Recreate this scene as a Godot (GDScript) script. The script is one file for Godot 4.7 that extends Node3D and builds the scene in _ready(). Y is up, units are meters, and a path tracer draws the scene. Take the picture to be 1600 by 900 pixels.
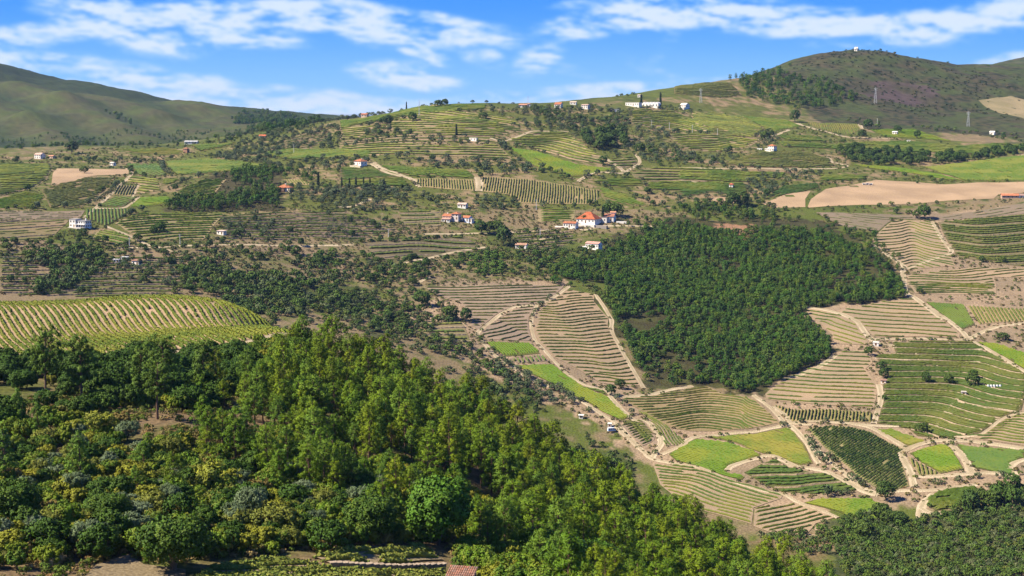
extends Node3D
# A valley of terraced vineyards seen from a wooded hillside across from it. Plan coordinates in metres: x to the right, -z away from the viewer.

const EYE := 200.0                      # height of the viewer's eye above the datum
var rng := RandomNumberGenerator.new()
var fine_noise := FastNoiseLite.new()   # metre-scale unevenness
var broad_noise := FastNoiseLite.new()  # slow patches of colour
var gully_noise := FastNoiseLite.new()
var M := {}
var taken := {}
var protos := {}
var spurs := []
var plots_here := []
var plot_box := []
var near_land: PackedFloat32Array
var far_land: PackedFloat32Array
var land_kind := PackedByteArray()

# ---------------------------------------------------------------- naming and tagging
func numbered(called: String) -> String:
	var n: int = taken.get(called, 0)
	taken[called] = n + 1
	return called if n == 0 else "%s_%03d" % [called, n]

func tag(o: Node, label: String, category := "", group := "", kind := "") -> void:
	if label: o.set_meta("label", label)
	if category: o.set_meta("category", category)
	if group: o.set_meta("group", group)
	if kind: o.set_meta("kind", kind)

func thing(called: String, label: String, category: String, at: Vector3, turn := 0.0, group := "") -> Node3D:
	var o := Node3D.new()
	o.name = numbered(called)
	add_child(o, true)
	o.position = at
	o.rotation.y = turn
	tag(o, label, category, group)
	return o

# ---------------------------------------------------------------- a growing mesh
class Shape:
	var v := PackedVector3Array()
	var n := PackedVector3Array()
	var c := PackedColorArray()
	var i := PackedInt32Array()
	func quad(a: Vector3, b: Vector3, cc: Vector3, d: Vector3, nn: Vector3, col: Color) -> void:
		var k := v.size()
		v.append(a); v.append(b); v.append(cc); v.append(d)
		n.append(nn); n.append(nn); n.append(nn); n.append(nn)
		c.append(col); c.append(col); c.append(col); c.append(col)
		# front faces run clockwise: wind so that the face looks along nn
		if (b - a).cross(cc - a).dot(nn) > 0.0:
			i.append(k); i.append(k + 2); i.append(k + 1); i.append(k); i.append(k + 3); i.append(k + 2)
		else:
			i.append(k); i.append(k + 1); i.append(k + 2); i.append(k); i.append(k + 2); i.append(k + 3)
	func tri(a: Vector3, b: Vector3, cc: Vector3, nn: Vector3, col: Color) -> void:
		var k := v.size()
		v.append(a); v.append(b); v.append(cc)
		n.append(nn); n.append(nn); n.append(nn)
		c.append(col); c.append(col); c.append(col)
		if (b - a).cross(cc - a).dot(nn) > 0.0:
			i.append(k); i.append(k + 2); i.append(k + 1)
		else:
			i.append(k); i.append(k + 1); i.append(k + 2)
	func flat(a: Vector3, b: Vector3, cc: Vector3, d: Vector3, out: Vector3, col: Color) -> void:
		var nn := (b - a).cross(cc - a)
		if nn.length_squared() < 1e-12: nn = (cc - a).cross(d - a)
		nn = nn.normalized()
		if nn.dot(out) < 0.0: nn = -nn
		quad(a, b, cc, d, nn, col)
	func box(lo: Vector3, hi: Vector3, col: Color, t := Transform3D()) -> void:
		var p := []
		for k in 8:
			p.append(t * Vector3(hi.x if k & 1 else lo.x, hi.y if k & 2 else lo.y, hi.z if k & 4 else lo.z))
		var b := t.basis
		quad(p[0], p[2], p[6], p[4], -b.x.normalized(), col)
		quad(p[1], p[5], p[7], p[3], b.x.normalized(), col)
		quad(p[0], p[4], p[5], p[1], -b.y.normalized(), col)
		quad(p[2], p[3], p[7], p[6], b.y.normalized(), col)
		quad(p[0], p[1], p[3], p[2], -b.z.normalized(), col)
		quad(p[4], p[6], p[7], p[5], b.z.normalized(), col)
	func bar(a: Vector3, b: Vector3, r0: float, r1: float, sides: int, col: Color) -> void:
		var ax := (b - a).normalized()
		var s := ax.cross(Vector3.UP if absf(ax.y) < 0.9 else Vector3.RIGHT).normalized()
		var t := s.cross(ax)
		for k in sides:
			var u := TAU * k / sides
			var w := TAU * (k + 1) / sides
			var d0 := s * cos(u) + t * sin(u)
			var d1 := s * cos(w) + t * sin(w)
			quad(a + d0 * r0, a + d1 * r0, b + d1 * r1, b + d0 * r1, (d0 + d1).normalized(), col)
	func mesh(mat: Material) -> ArrayMesh:
		var m := ArrayMesh.new()
		var a := []
		a.resize(Mesh.ARRAY_MAX)
		a[Mesh.ARRAY_VERTEX] = v; a[Mesh.ARRAY_NORMAL] = n; a[Mesh.ARRAY_COLOR] = c; a[Mesh.ARRAY_INDEX] = i
		m.add_surface_from_arrays(Mesh.PRIMITIVE_TRIANGLES, a)
		m.surface_set_material(0, mat)
		return m

func put(called: String, s: Shape, mat: Material, parent: Node) -> MeshInstance3D:
	if s.i.is_empty(): return null
	var o := MeshInstance3D.new()
	o.mesh = s.mesh(mat)
	o.name = numbered(called) if parent == self else called
	parent.add_child(o, true)
	return o

func structure(called: String, s: Shape, mat: Material, label: String) -> MeshInstance3D:
	var o := put(called, s, mat, self)
	if o: tag(o, label, "", "", "structure")
	return o

# ---------------------------------------------------------------- the lie of the land
# Heights are drawn through surveyed points (x, height, z) as a thin plate.
const NEAR_POINTS := [-203, 146.2, -402, -167, 148.8, -330, -140, 150.7, -276, -111, 153.9, -218, -93, 154.5, -183, -81, 154.5, -158, -69, 155.3, -133, -152, 144.1, -415, -128, 146.8, -347, -107, 149.5, -289, -91, 151.5, -246, -77, 153.1, -208, -68, 152.7, -183, -60, 152.7, -159, -53, 152.9, -140, -127, 141, -427, -106, 145.3, -355, -90, 148.3, -302, -76, 150.5, -254, -64, 152.1, -213, -56, 151.7, -187, -49, 151.7, -163, -44, 151.8, -143, -98, 140.8, -425, -83, 144.8, -363, -72, 147.7, -314, -61, 149.4, -263, -51, 151, -222, -44, 150.6, -191, -39, 150.8, -166, -34, 151, -146, -71, 143.9, -389, -64, 147.1, -346, -59, 148.4, -323, -51, 148.3, -275, -43, 148.8, -232, -37, 149.1, -197, -32, 149.8, -169, -28, 150.2, -148, -56, 145.4, -351, -51, 147.2, -324, -45, 147.1, -281, -38, 147.7, -237, -32, 148.1, -200, -28, 149, -172, -24, 149.6, -150, -36, 145.8, -312, -32, 145.1, -278, -28, 145.1, -238, -23, 145.9, -202, -20, 147.5, -174, -18, 149, -152, -14, 136.7, -308, -13, 138.1, -275, -11, 139.1, -240, -10, 140.3, -208, -8, 143.8, -178, -8, 146.3, -160, 7, 126.4, -300, 6, 128.7, -266, 5, 132.3, -228, 5, 135.5, -204, 4, 138.9, -182, 27, 117.3, -291, 24, 121, -261, 21, 125.3, -229, 19, 128.5, -204, 46, 109.9, -279, 41, 115.4, -247, 36, 120.1, -219, 63, 104, -267, 55, 110.2, -234, 85, 93.9, -256, 74, 101, -223, 116, 82.1, -244, 102, 92.1, -212, -241, 114, -483, -184, 112, -508, -153, 110, -518, -117, 110, -517, -88, 110, -482, -219, 60, -602, -140, 55, -614, -68, 114, -435, -84, 60, -533, -43, 116, -378, -53, 70, -467, -17, 108, -375, -20, 65, -450, 8, 96, -365, 10, 55, -440, 32, 88, -354, 39, 45, -428, 54, 78, -341, 66, 35, -415, 74, 70, -327, 91, 28, -400, 100, 50, -314, 121, 10, -381, 141, 20, -310, -290, 50, -581, 0, -40, -600, 122, -60, -536, 207, -60, -455, -168, 0, -741, 0, 160, -90, -20, 162, -88, 33, 134, -146, -40, 162, -81, 62, 80, -137, 0, 180, -40, -10, 186, -28, 10, 182, -28]
const FAR_POINTS := [-316, 108.9, -625, -403, 138.2, -805, -527, 157.2, -1056, -646, 162.1, -1298, -758, 160.3, -1522, -221, 106.8, -601, -255, 108.3, -695, -288, 121.3, -789, -318, 132.9, -874, -369, 145.1, -1015, -416, 153.5, -1147, -494, 159.6, -1363, -562, 162.4, -1551, -190, 99.5, -611, -219, 106.7, -707, -249, 119.5, -808, -275, 131.3, -894, -317, 144.1, -1033, -354, 153.1, -1157, -418, 159.4, -1368, -479, 164.1, -1568, -157, 92.2, -620, -182, 104.7, -722, -207, 117.8, -824, -228, 129.9, -912, -262, 143.3, -1048, -293, 152.4, -1174, -343, 159.7, -1378, -393, 168, -1582, -124, 90, -633, -144, 102.2, -741, -163, 116.3, -839, -181, 128.3, -933, -203, 143.2, -1051, -227, 154.9, -1178, -264, 164.2, -1375, -306, 175.7, -1591, -89, 88.1, -644, -102, 95.8, -738, -116, 108.3, -842, -129, 127.3, -946, -143, 143.2, -1050, -160, 160.2, -1179, -181, 176, -1338, -204, 191.9, -1506, -60, 81.5, -647, -68, 91.8, -742, -75, 103, -822, -88, 126.2, -961, -95, 143.2, -1051, -106, 163.2, -1170, -119, 182.3, -1315, -134, 201.3, -1484, -33, 70.9, -639, -38, 90.7, -749, -42, 102.3, -827, -49, 125.2, -974, -54, 146.8, -1074, -58, 163.4, -1164, -65, 188.3, -1308, -72, 208.4, -1448, -6, 66.9, -630, -7, 86, -735, -8, 102.2, -828, -9, 124.7, -980, -10, 146.7, -1075, -11, 163.3, -1165, -12, 188.2, -1320, -13, 206.5, -1460, 18, 65.9, -635, 20, 85.2, -740, 23, 101.4, -835, 27, 124.3, -985, 29, 146.5, -1080, 32, 163.2, -1170, 36, 188, -1340, 40, 207.9, -1479, 39, 59.3, -599, 43, 71.3, -669, 48, 84.7, -743, 54, 101, -838, 63, 124.5, -983, 69, 146.1, -1088, 77, 167.2, -1218, 86, 187.7, -1367, 96, 210.2, -1517, 54, 56.1, -578, 63, 69.6, -677, 69, 83.4, -752, 77, 100, -846, 90, 124.2, -986, 99, 146, -1091, 111, 166.8, -1230, 125, 187.6, -1384, 145, 220.2, -1613, 72, 52, -515, 81, 59.9, -584, 94, 69.4, -679, 105, 82.4, -758, 117, 99.4, -852, 135, 124.2, -986, 150, 145.5, -1100, 170, 166.3, -1249, 191, 187.4, -1407, 209, 206.9, -1546, 233, 234.7, -1724, 95, 53.1, -511, 109, 59.8, -585, 124, 70.3, -674, 138, 83.3, -752, 156, 99.5, -851, 179, 124.4, -984, 200, 145.4, -1102, 228, 166, -1260, 260, 187.1, -1437, 293, 214.5, -1624, 336, 255.9, -1870, 118, 55, -465, 134, 59.5, -533, 154, 66.9, -616, 175, 77.7, -704, 199, 93.7, -806, 223, 110, -903, 248, 131.6, -1010, 278, 148.8, -1136, 316, 165.2, -1292, 360, 186.8, -1477, 425, 231.3, -1749, 485, 290, -2002, 146, 57.5, -457, 166, 61.8, -524, 192, 68.1, -610, 220, 78.1, -701, 250, 94.2, -802, 280, 110, -902, 313, 131.4, -1013, 354, 148.4, -1147, 400, 165, -1300, 452, 183.5, -1472, 536, 223.5, -1750, 619, 275.9, -2028, 168, 60, -449, 192, 64.2, -515, 222, 70.3, -600, 256, 79.3, -694, 293, 94.7, -798, 328, 110.5, -897, 369, 135.9, -1015, 413, 148.8, -1137, 466, 165.3, -1288, 530, 178.9, -1467, 627, 215.6, -1740, 727, 268.6, -2023, 220, 67.1, -427, 291, 76.8, -570, 383, 99.8, -759, 488, 138.4, -975, 602, 162, -1208, 800, 200, -1612, 975, 252.8, -1972, -162, 197.3, -1491, -99, 206.2, -1462, -43, 209.4, -1454, 13, 207.6, -1470, 68, 208.7, -1498, 120, 215.4, -1565, 188, 227.6, -1669, 285, 246, -1808, 401, 273.9, -1939, 444, 284.7, -1981, 524, 288.8, -2013, 571, 282.8, -2021, 675, 269.7, -2031, -1371, 348.4, -2780, -1015, 295.7, -2823, -935, 274, -2809, -846, 265.1, -2805, -756, 246.3, -2800, -627, 217.4, -2780, -517, 213.4, -2731, -421, 207.2, -2667, -326, 196.5, -2579, -247, 188.9, -2488, -899, 222.3, -2493, -816, 174.7, -2257, -732, 151.9, -2022, -664, 157.6, -2097, -719, 200, -2342, -543, 158.8, -2183, -602, 189.1, -2426, -382, 169.6, -2116, -406, 184.1, -2365, -1176, 231.8, -2375, -1002, 163.8, -2015, 1014, 310.7, -2823, 1142, 326, -2828, 937, 288.1, -2744, 1371, 348.4, -2780, -871, 90, -1744, -649, 122, -1786, -538, 120, -1822, -421, 125, -1853, -290, 140, -1827, -214, 150, -1888, -95, 160, -1898, 52, 170, -1899, 181, 190, -1992, 319, 220, -2126, 0, 140, -2600, 351, 180, -2576, 572, 250, -2331, 738, 250, -2389, 854, 260, -2350, -1161, 280, -3196, -731, 190, -3218, -271, 140, -2988, 299, 110, -3286, 1195, 290, -3290, 1162, 280, -2326, -1564, 330, -3131, 1564, 310, -3131, -154, 60, -423, -102, 50, -282, -61, 60, -446, -40, 48, -297, 0, 52, -450, 0, 44, -300, 54, 50, -396, 95, 58, -388, 137, 62, -376, 38, 42, -277, 96, 60, -263, 0, 35, -100, -223, 60, -447, 179, 65, -358]

func plate(p: PackedFloat32Array, lam: float) -> PackedFloat64Array:
	var n := p.size() / 3
	var m := n + 3
	var rows := []
	for r in n:
		var row := PackedFloat64Array()
		row.resize(m + 1)
		for k in n:
			var dx := (p[r * 3] - p[k * 3]) * 0.001
			var dz := (p[r * 3 + 2] - p[k * 3 + 2]) * 0.001
			var d2 := dx * dx + dz * dz
			row[k] = d2 * log(d2) * 0.5 if d2 > 1e-15 else 0.0
		row[r] += lam
		row[n] = 1.0; row[n + 1] = p[r * 3] * 0.001; row[n + 2] = p[r * 3 + 2] * 0.001
		row[m] = p[r * 3 + 1]
		rows.append(row)
	for e in 3:
		var row := PackedFloat64Array()
		row.resize(m + 1)
		for k in n:
			row[k] = 1.0 if e == 0 else (p[k * 3] if e == 1 else p[k * 3 + 2]) * 0.001
		rows.append(row)
	for c in m:
		var best := c
		for r in range(c + 1, m):
			if absf(rows[r][c]) > absf(rows[best][c]): best = r
		var swap: PackedFloat64Array = rows[c]
		rows[c] = rows[best]; rows[best] = swap
		var top: PackedFloat64Array = rows[c]
		for r in range(c + 1, m):
			var row: PackedFloat64Array = rows[r]
			var f := row[c] / top[c]
			if f != 0.0:
				for k in range(c, m + 1): row[k] -= f * top[k]
				rows[r] = row
	var w := PackedFloat64Array()
	w.resize(m)
	for c in range(m - 1, -1, -1):
		var row: PackedFloat64Array = rows[c]
		var s := row[m]
		for k in range(c + 1, m): s -= row[k] * w[k]
		w[c] = s / row[c]
	return w

func lattice(p: PackedFloat32Array, lam: float, x0: float, x1: float, z0: float, z1: float, step: float) -> PackedFloat32Array:
	var w := plate(p, lam)
	var n := p.size() / 3
	var qx := PackedFloat64Array()
	var qz := PackedFloat64Array()
	for k in n:
		qx.append(p[k * 3] * 0.001); qz.append(p[k * 3 + 2] * 0.001)
	var out := PackedFloat32Array()
	var nx := int((x1 - x0) / step) + 1
	var nz := int((z1 - z0) / step) + 1
	for b in nz:
		var z := (z0 + b * step) * 0.001
		for a in nx:
			var x := (x0 + a * step) * 0.001
			var s := w[n] + w[n + 1] * x + w[n + 2] * z
			for k in n:
				var dx := x - qx[k]
				var dz := z - qz[k]
				var d2 := dx * dx + dz * dz + 1e-18
				s += w[k] * d2 * log(d2) * 0.5
			out.append(s)
	return out

func smooth_at(g: PackedFloat32Array, nx: int, nz: int, u: float, v: float) -> float:
	u = clampf(u, 1.0, nx - 3.001)
	v = clampf(v, 1.0, nz - 3.001)
	var i := int(u)
	var j := int(v)
	var f := u - i
	var t := v - j
	var f2 := f * f
	var f3 := f2 * f
	var a0 := (-f3 + 2.0 * f2 - f) * 0.5
	var a1 := (3.0 * f3 - 5.0 * f2 + 2.0) * 0.5
	var a2 := (-3.0 * f3 + 4.0 * f2 + f) * 0.5
	var a3 := (f3 - f2) * 0.5
	var k := (j - 1) * nx + i - 1
	var r0 := g[k] * a0 + g[k + 1] * a1 + g[k + 2] * a2 + g[k + 3] * a3
	k += nx
	var r1 := g[k] * a0 + g[k + 1] * a1 + g[k + 2] * a2 + g[k + 3] * a3
	k += nx
	var r2 := g[k] * a0 + g[k + 1] * a1 + g[k + 2] * a2 + g[k + 3] * a3
	k += nx
	var r3 := g[k] * a0 + g[k + 1] * a1 + g[k + 2] * a2 + g[k + 3] * a3
	var t2 := t * t
	var t3 := t2 * t
	return r0 * (-t3 + 2.0 * t2 - t) * 0.5 + r1 * (3.0 * t3 - 5.0 * t2 + 2.0) * 0.5 + r2 * (-3.0 * t3 + 4.0 * t2 + t) * 0.5 + r3 * (t3 - t2) * 0.5

func ground(x: float, z: float) -> float:
	var b := smooth_at(far_land, 161, 161, (x + 2000.0) / 25.0, (z + 4000.0) / 25.0)
	var away := clampf((-z - 1250.0) / 900.0, 0.0, 1.0)
	b += fine_noise.get_noise_2d(x, z) * (0.5 + away * 1.5)
	if away > 0.0:
		b += gully_noise.get_noise_2d(x, z) * 9.0 * away
		for s in spurs:
			var p := Geometry2D.get_closest_point_to_segment(Vector2(x, z), s[0], s[1])
			var d: float = p.distance_to(Vector2(x, z)) / s[3]
			if d < 3.0: b += s[2] * exp(-d * d)
	if z < -720.0 or absf(x) > 420.0 or z > 0.0:
		if z < -720.0: return b
	var a := smooth_at(near_land, 81, 73, (x + 400.0) / 10.0, (z + 720.0) / 10.0)
	a -= maxf(0.0, maxf(-z - 660.0, absf(x) - 350.0)) * 2.0
	a += fine_noise.get_noise_2d(x * 2.3 + 77.0, z * 2.3) * 0.2
	var h := clampf(0.5 + 0.1 * (a - b), 0.0, 1.0)
	return b + (a - b) * h + 5.0 * h * (1.0 - h)

func on_ground(x: float, z: float, up := 0.0) -> Vector3:
	return Vector3(x, ground(x, z) + up, z)

func slope_normal(x: float, z: float, e := 3.0) -> Vector3:
	return Vector3(ground(x - e, z) - ground(x + e, z), 2.0 * e, ground(x, z - e) - ground(x, z + e)).normalized()

# ---------------------------------------------------------------- what grows where, as ground kinds on a 5 m plan grid
const KIND_NAMES := ["plain", "forest_floor", "red_soil", "dry_grass", "scrub", "olive_floor", "terrace_soil", "field_green", "heather", "pine_floor"]
const GX := 520
const GZ := 460
func zone(kind: String, p: Array) -> void:
	var poly := outline(p)
	var lo := poly[0]
	var hi := poly[0]
	for q in poly:
		lo = lo.min(q); hi = hi.max(q)
	var k := KIND_NAMES.find(kind)
	for b in range(maxi(0, int((lo.y + 2300.0) / 5.0)), mini(GZ - 1, int((hi.y + 2300.0) / 5.0) + 1)):
		for a in range(maxi(0, int((lo.x + 1300.0) / 5.0)), mini(GX - 1, int((hi.x + 1300.0) / 5.0) + 1)):
			if Geometry2D.is_point_in_polygon(Vector2(a * 5.0 - 1297.5, b * 5.0 - 2297.5), poly): land_kind[b * GX + a] = k

func kind_at(x: float, z: float) -> int:
	var a := int((x + 1300.0) / 5.0)
	var b := int((z + 2300.0) / 5.0)
	if a < 0 or b < 0 or a >= GX or b >= GZ: return 0
	return land_kind[b * GX + a]

func outline(p: Array) -> PackedVector2Array:
	var o := PackedVector2Array()
	for k in range(0, p.size(), 2): o.append(Vector2(p[k], p[k + 1]))
	return o

func ground_color(x: float, z: float) -> Color:
	var jx := fine_noise.get_noise_2d(x * 1.7 + 300.0, z * 1.7) * 9.0
	var jz := fine_noise.get_noise_2d(x * 1.7, z * 1.7 + 300.0) * 9.0
	var n := broad_noise.get_noise_2d(x, z)
	var n2 := fine_noise.get_noise_2d(x * 3.1, z * 3.1)
	var n3 := broad_noise.get_noise_2d(x * 4.0 + 900.0, z * 4.0)
	var soil := Color(0.235, 0.182, 0.105)
	var grass := Color(0.100, 0.126, 0.026)
	var bush := Color(0.050, 0.066, 0.024)
	var c: Color
	if -z < 640.0 and -z < 470.0 + absf(x) * 0.1 and kind_at(x, z) != 4:   # the near hill
		c = Color(0.20, 0.145, 0.08).lerp(Color(0.105, 0.115, 0.03), clampf(0.5 + n3 * 1.6 + n2, 0.0, 1.0))
		return c
	if -z > 1900.0 and x < 200.0:                                           # the bare left hill
		c = Color(0.076, 0.098, 0.027).lerp(Color(0.084, 0.084, 0.036), clampf(0.5 + n3 * 1.4, 0.0, 1.0))
		var spur := 0.0
		for s in spurs:
			var p := Geometry2D.get_closest_point_to_segment(Vector2(x, z), s[0], s[1])
			var d: float = p.distance_to(Vector2(x, z)) / s[3]
			spur = maxf(spur, exp(-d * d))
		c = Color(0.034, 0.054, 0.022).lerp(c, clampf(spur * 1.5 + 0.22 + n2 * 0.35, 0.0, 1.0))
		c = c.lerp(Color(0.030, 0.048, 0.020), smoothstep(0.15, 0.5, n2 + n3 * 0.8) * (1.0 - spur) * 0.8)
		c *= 1.0 + 0.35 * fine_noise.get_noise_2d(x * 5.0, z * 5.0)
		return c
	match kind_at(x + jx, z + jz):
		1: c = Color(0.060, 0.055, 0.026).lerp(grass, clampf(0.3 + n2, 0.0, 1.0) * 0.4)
		2: c = Color(0.30, 0.175, 0.105)
		3: c = Color(0.25, 0.19, 0.118).lerp(grass, smoothstep(-0.25, 0.25, n3 + n2 * 0.7) * 0.7)
		4: c = Color(0.078, 0.088, 0.036).lerp(bush, smoothstep(-0.2, 0.3, n3 + n2))
		5: c = Color(0.17, 0.135, 0.08).lerp(grass, clampf(0.5 + n2, 0.0, 1.0))
		6: c = Color(0.36, 0.265, 0.175).lerp(Color(0.26, 0.20, 0.13), clampf(0.5 + n3 * 1.5, 0.0, 1.0))
		7: c = Color(0.112, 0.130, 0.030).lerp(Color(0.27, 0.20, 0.115), smoothstep(0.05, 0.45, n3 + n2 * 0.9))
		8: c = Color(0.098, 0.073, 0.068).lerp(Color(0.068, 0.066, 0.034), clampf(0.4 + n3 * 1.5, 0.0, 1.0))
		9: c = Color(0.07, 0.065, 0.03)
		_:
			if -z > 1420.0 + (600.0 - x) * 0.2 and x > 330.0:                # the heather hill
				c = Color(0.068, 0.088, 0.030).lerp(Color(0.090, 0.078, 0.044), clampf(0.5 + n3 * 1.7, 0.0, 1.0))
				c = c.lerp(Color(0.028, 0.038, 0.017), smoothstep(0.1, 0.45, n2 + n3 * 0.6))
			else:
				c = soil.lerp(grass, smoothstep(-0.4, 0.2, n + n2 * 0.9 + n3 * 0.5))
				c = c.lerp(bush, smoothstep(0.2, 0.5, n3 + n2 * 0.4) * 0.7)
	if -z > 1350.0: c *= 1.0 + 0.45 * fine_noise.get_noise_2d(x * 5.0, z * 5.0)
	return c * (1.0 + 0.16 * n2)

func build_ground() -> void:
	var s := Shape.new()
	var lines := PackedFloat32Array()
	var z := 4.0
	while z < 9000.0:
		lines.append(z)
		z += 6.0 if z < 130.0 else (2.0 if z < 480.0 else (4.0 if z < 580.0 else (2.8 if z < 1120.0 else (6.0 if z < 2260.0 else (13.0 if z < 3300.0 else 300.0)))))
	var cols := 440
	for r in lines.size():
		var far_row := lines[r] > 3900.0
		for k in cols + 1:
			var x := (k / float(cols) - 0.5) * 1.16 * (lines[r] + 60.0)
			var y := ground(x, -lines[r]) if not far_row else ground(clampf(x, -1900.0, 1900.0), -3850.0) - (lines[r] - 3900.0) * 0.05
			s.v.append(Vector3(x, y, -lines[r]))
			var c := ground_color(x, -lines[r])
			s.c.append(Color(c.r, c.g, c.b))
	var w := cols + 1
	s.n.resize(s.v.size())
	for r in lines.size():
		for k in w:
			var a := s.v[r * w + mini(k + 1, cols)] - s.v[r * w + maxi(k - 1, 0)]
			var b := s.v[mini(r + 1, lines.size() - 1) * w + k] - s.v[maxi(r - 1, 0) * w + k]
			s.n[r * w + k] = a.cross(b).normalized()
	for r in lines.size() - 1:
		for k in cols:
			var q := r * w + k
			s.i.append(q); s.i.append(q + w); s.i.append(q + 1)
			s.i.append(q + 1); s.i.append(q + w); s.i.append(q + w + 1)
	structure("ground", s, M.earth, "rolling hillside of dry earth, grass and scrub")

# a thin sheet of worked soil or track laid over the ground
func sheet(poly: PackedVector2Array, cell: float, up: float, base: Color, other: Color, rough := 0.5) -> Shape:
	var s := Shape.new()
	var lo := poly[0]
	var hi := poly[0]
	for q in poly:
		lo = lo.min(q); hi = hi.max(q)
	var nx := int(ceil((hi.x - lo.x) / cell))
	var nz := int(ceil((hi.y - lo.y) / cell))
	var inside := PackedByteArray()
	for b in nz + 1:
		for a in nx + 1:
			inside.append(1 if Geometry2D.is_point_in_polygon(lo + Vector2(a, b) * cell, poly) else 0)
	var made := {}
	var vert := func(q: Vector2) -> int:
		var key := Vector2i((q * 50.0).round())
		if made.has(key): return made[key]
		var k := s.v.size()
		made[key] = k
		s.v.append(on_ground(q.x, q.y, up))
		s.n.append(slope_normal(q.x, q.y, 2.0))
		var t := clampf(0.5 + broad_noise.get_noise_2d(q.x * 6.0, q.y * 6.0) * 1.3 + fine_noise.get_noise_2d(q.x * 4.0, q.y * 4.0) * rough, 0.0, 1.0)
		s.c.append(base.lerp(other, t))
		return k
	# edges that cross each cell are found by clipping only where the corners disagree or an edge is near
	var near_edge := {}
	for e in poly.size():
		var p := poly[e]
		var q := poly[(e + 1) % poly.size()]
		var steps := int(p.distance_to(q) / (cell * 0.3)) + 1
		for t in steps + 1:
			var w := p.lerp(q, t / float(steps)) - lo
			near_edge[Vector2i(int(w.x / cell), int(w.y / cell))] = true
	for b in nz:
		for a in nx:
			var at := lo + Vector2(a, b) * cell
			if near_edge.has(Vector2i(a, b)):
				for piece in Geometry2D.intersect_polygons(PackedVector2Array([at, at + Vector2(cell, 0), at + Vector2(cell, cell), at + Vector2(0, cell)]), poly):
					if Geometry2D.is_polygon_clockwise(piece): piece.reverse()
					var tri := Geometry2D.triangulate_polygon(piece)
					for t in range(0, tri.size(), 3):
						var i0: int = vert.call(piece[tri[t]])
						var i1: int = vert.call(piece[tri[t + 1]])
						var i2: int = vert.call(piece[tri[t + 2]])
						if (s.v[i1] - s.v[i0]).cross(s.v[i2] - s.v[i0]).y > 0.0:
							s.i.append(i0); s.i.append(i2); s.i.append(i1)
						else:
							s.i.append(i0); s.i.append(i1); s.i.append(i2)
			elif inside[b * (nx + 1) + a]:
				var k0: int = vert.call(at)
				var k1: int = vert.call(at + Vector2(cell, 0))
				var k2: int = vert.call(at + Vector2(cell, cell))
				var k3: int = vert.call(at + Vector2(0, cell))
				s.i.append(k0); s.i.append(k1); s.i.append(k2); s.i.append(k0); s.i.append(k2); s.i.append(k3)
	return s

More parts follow.
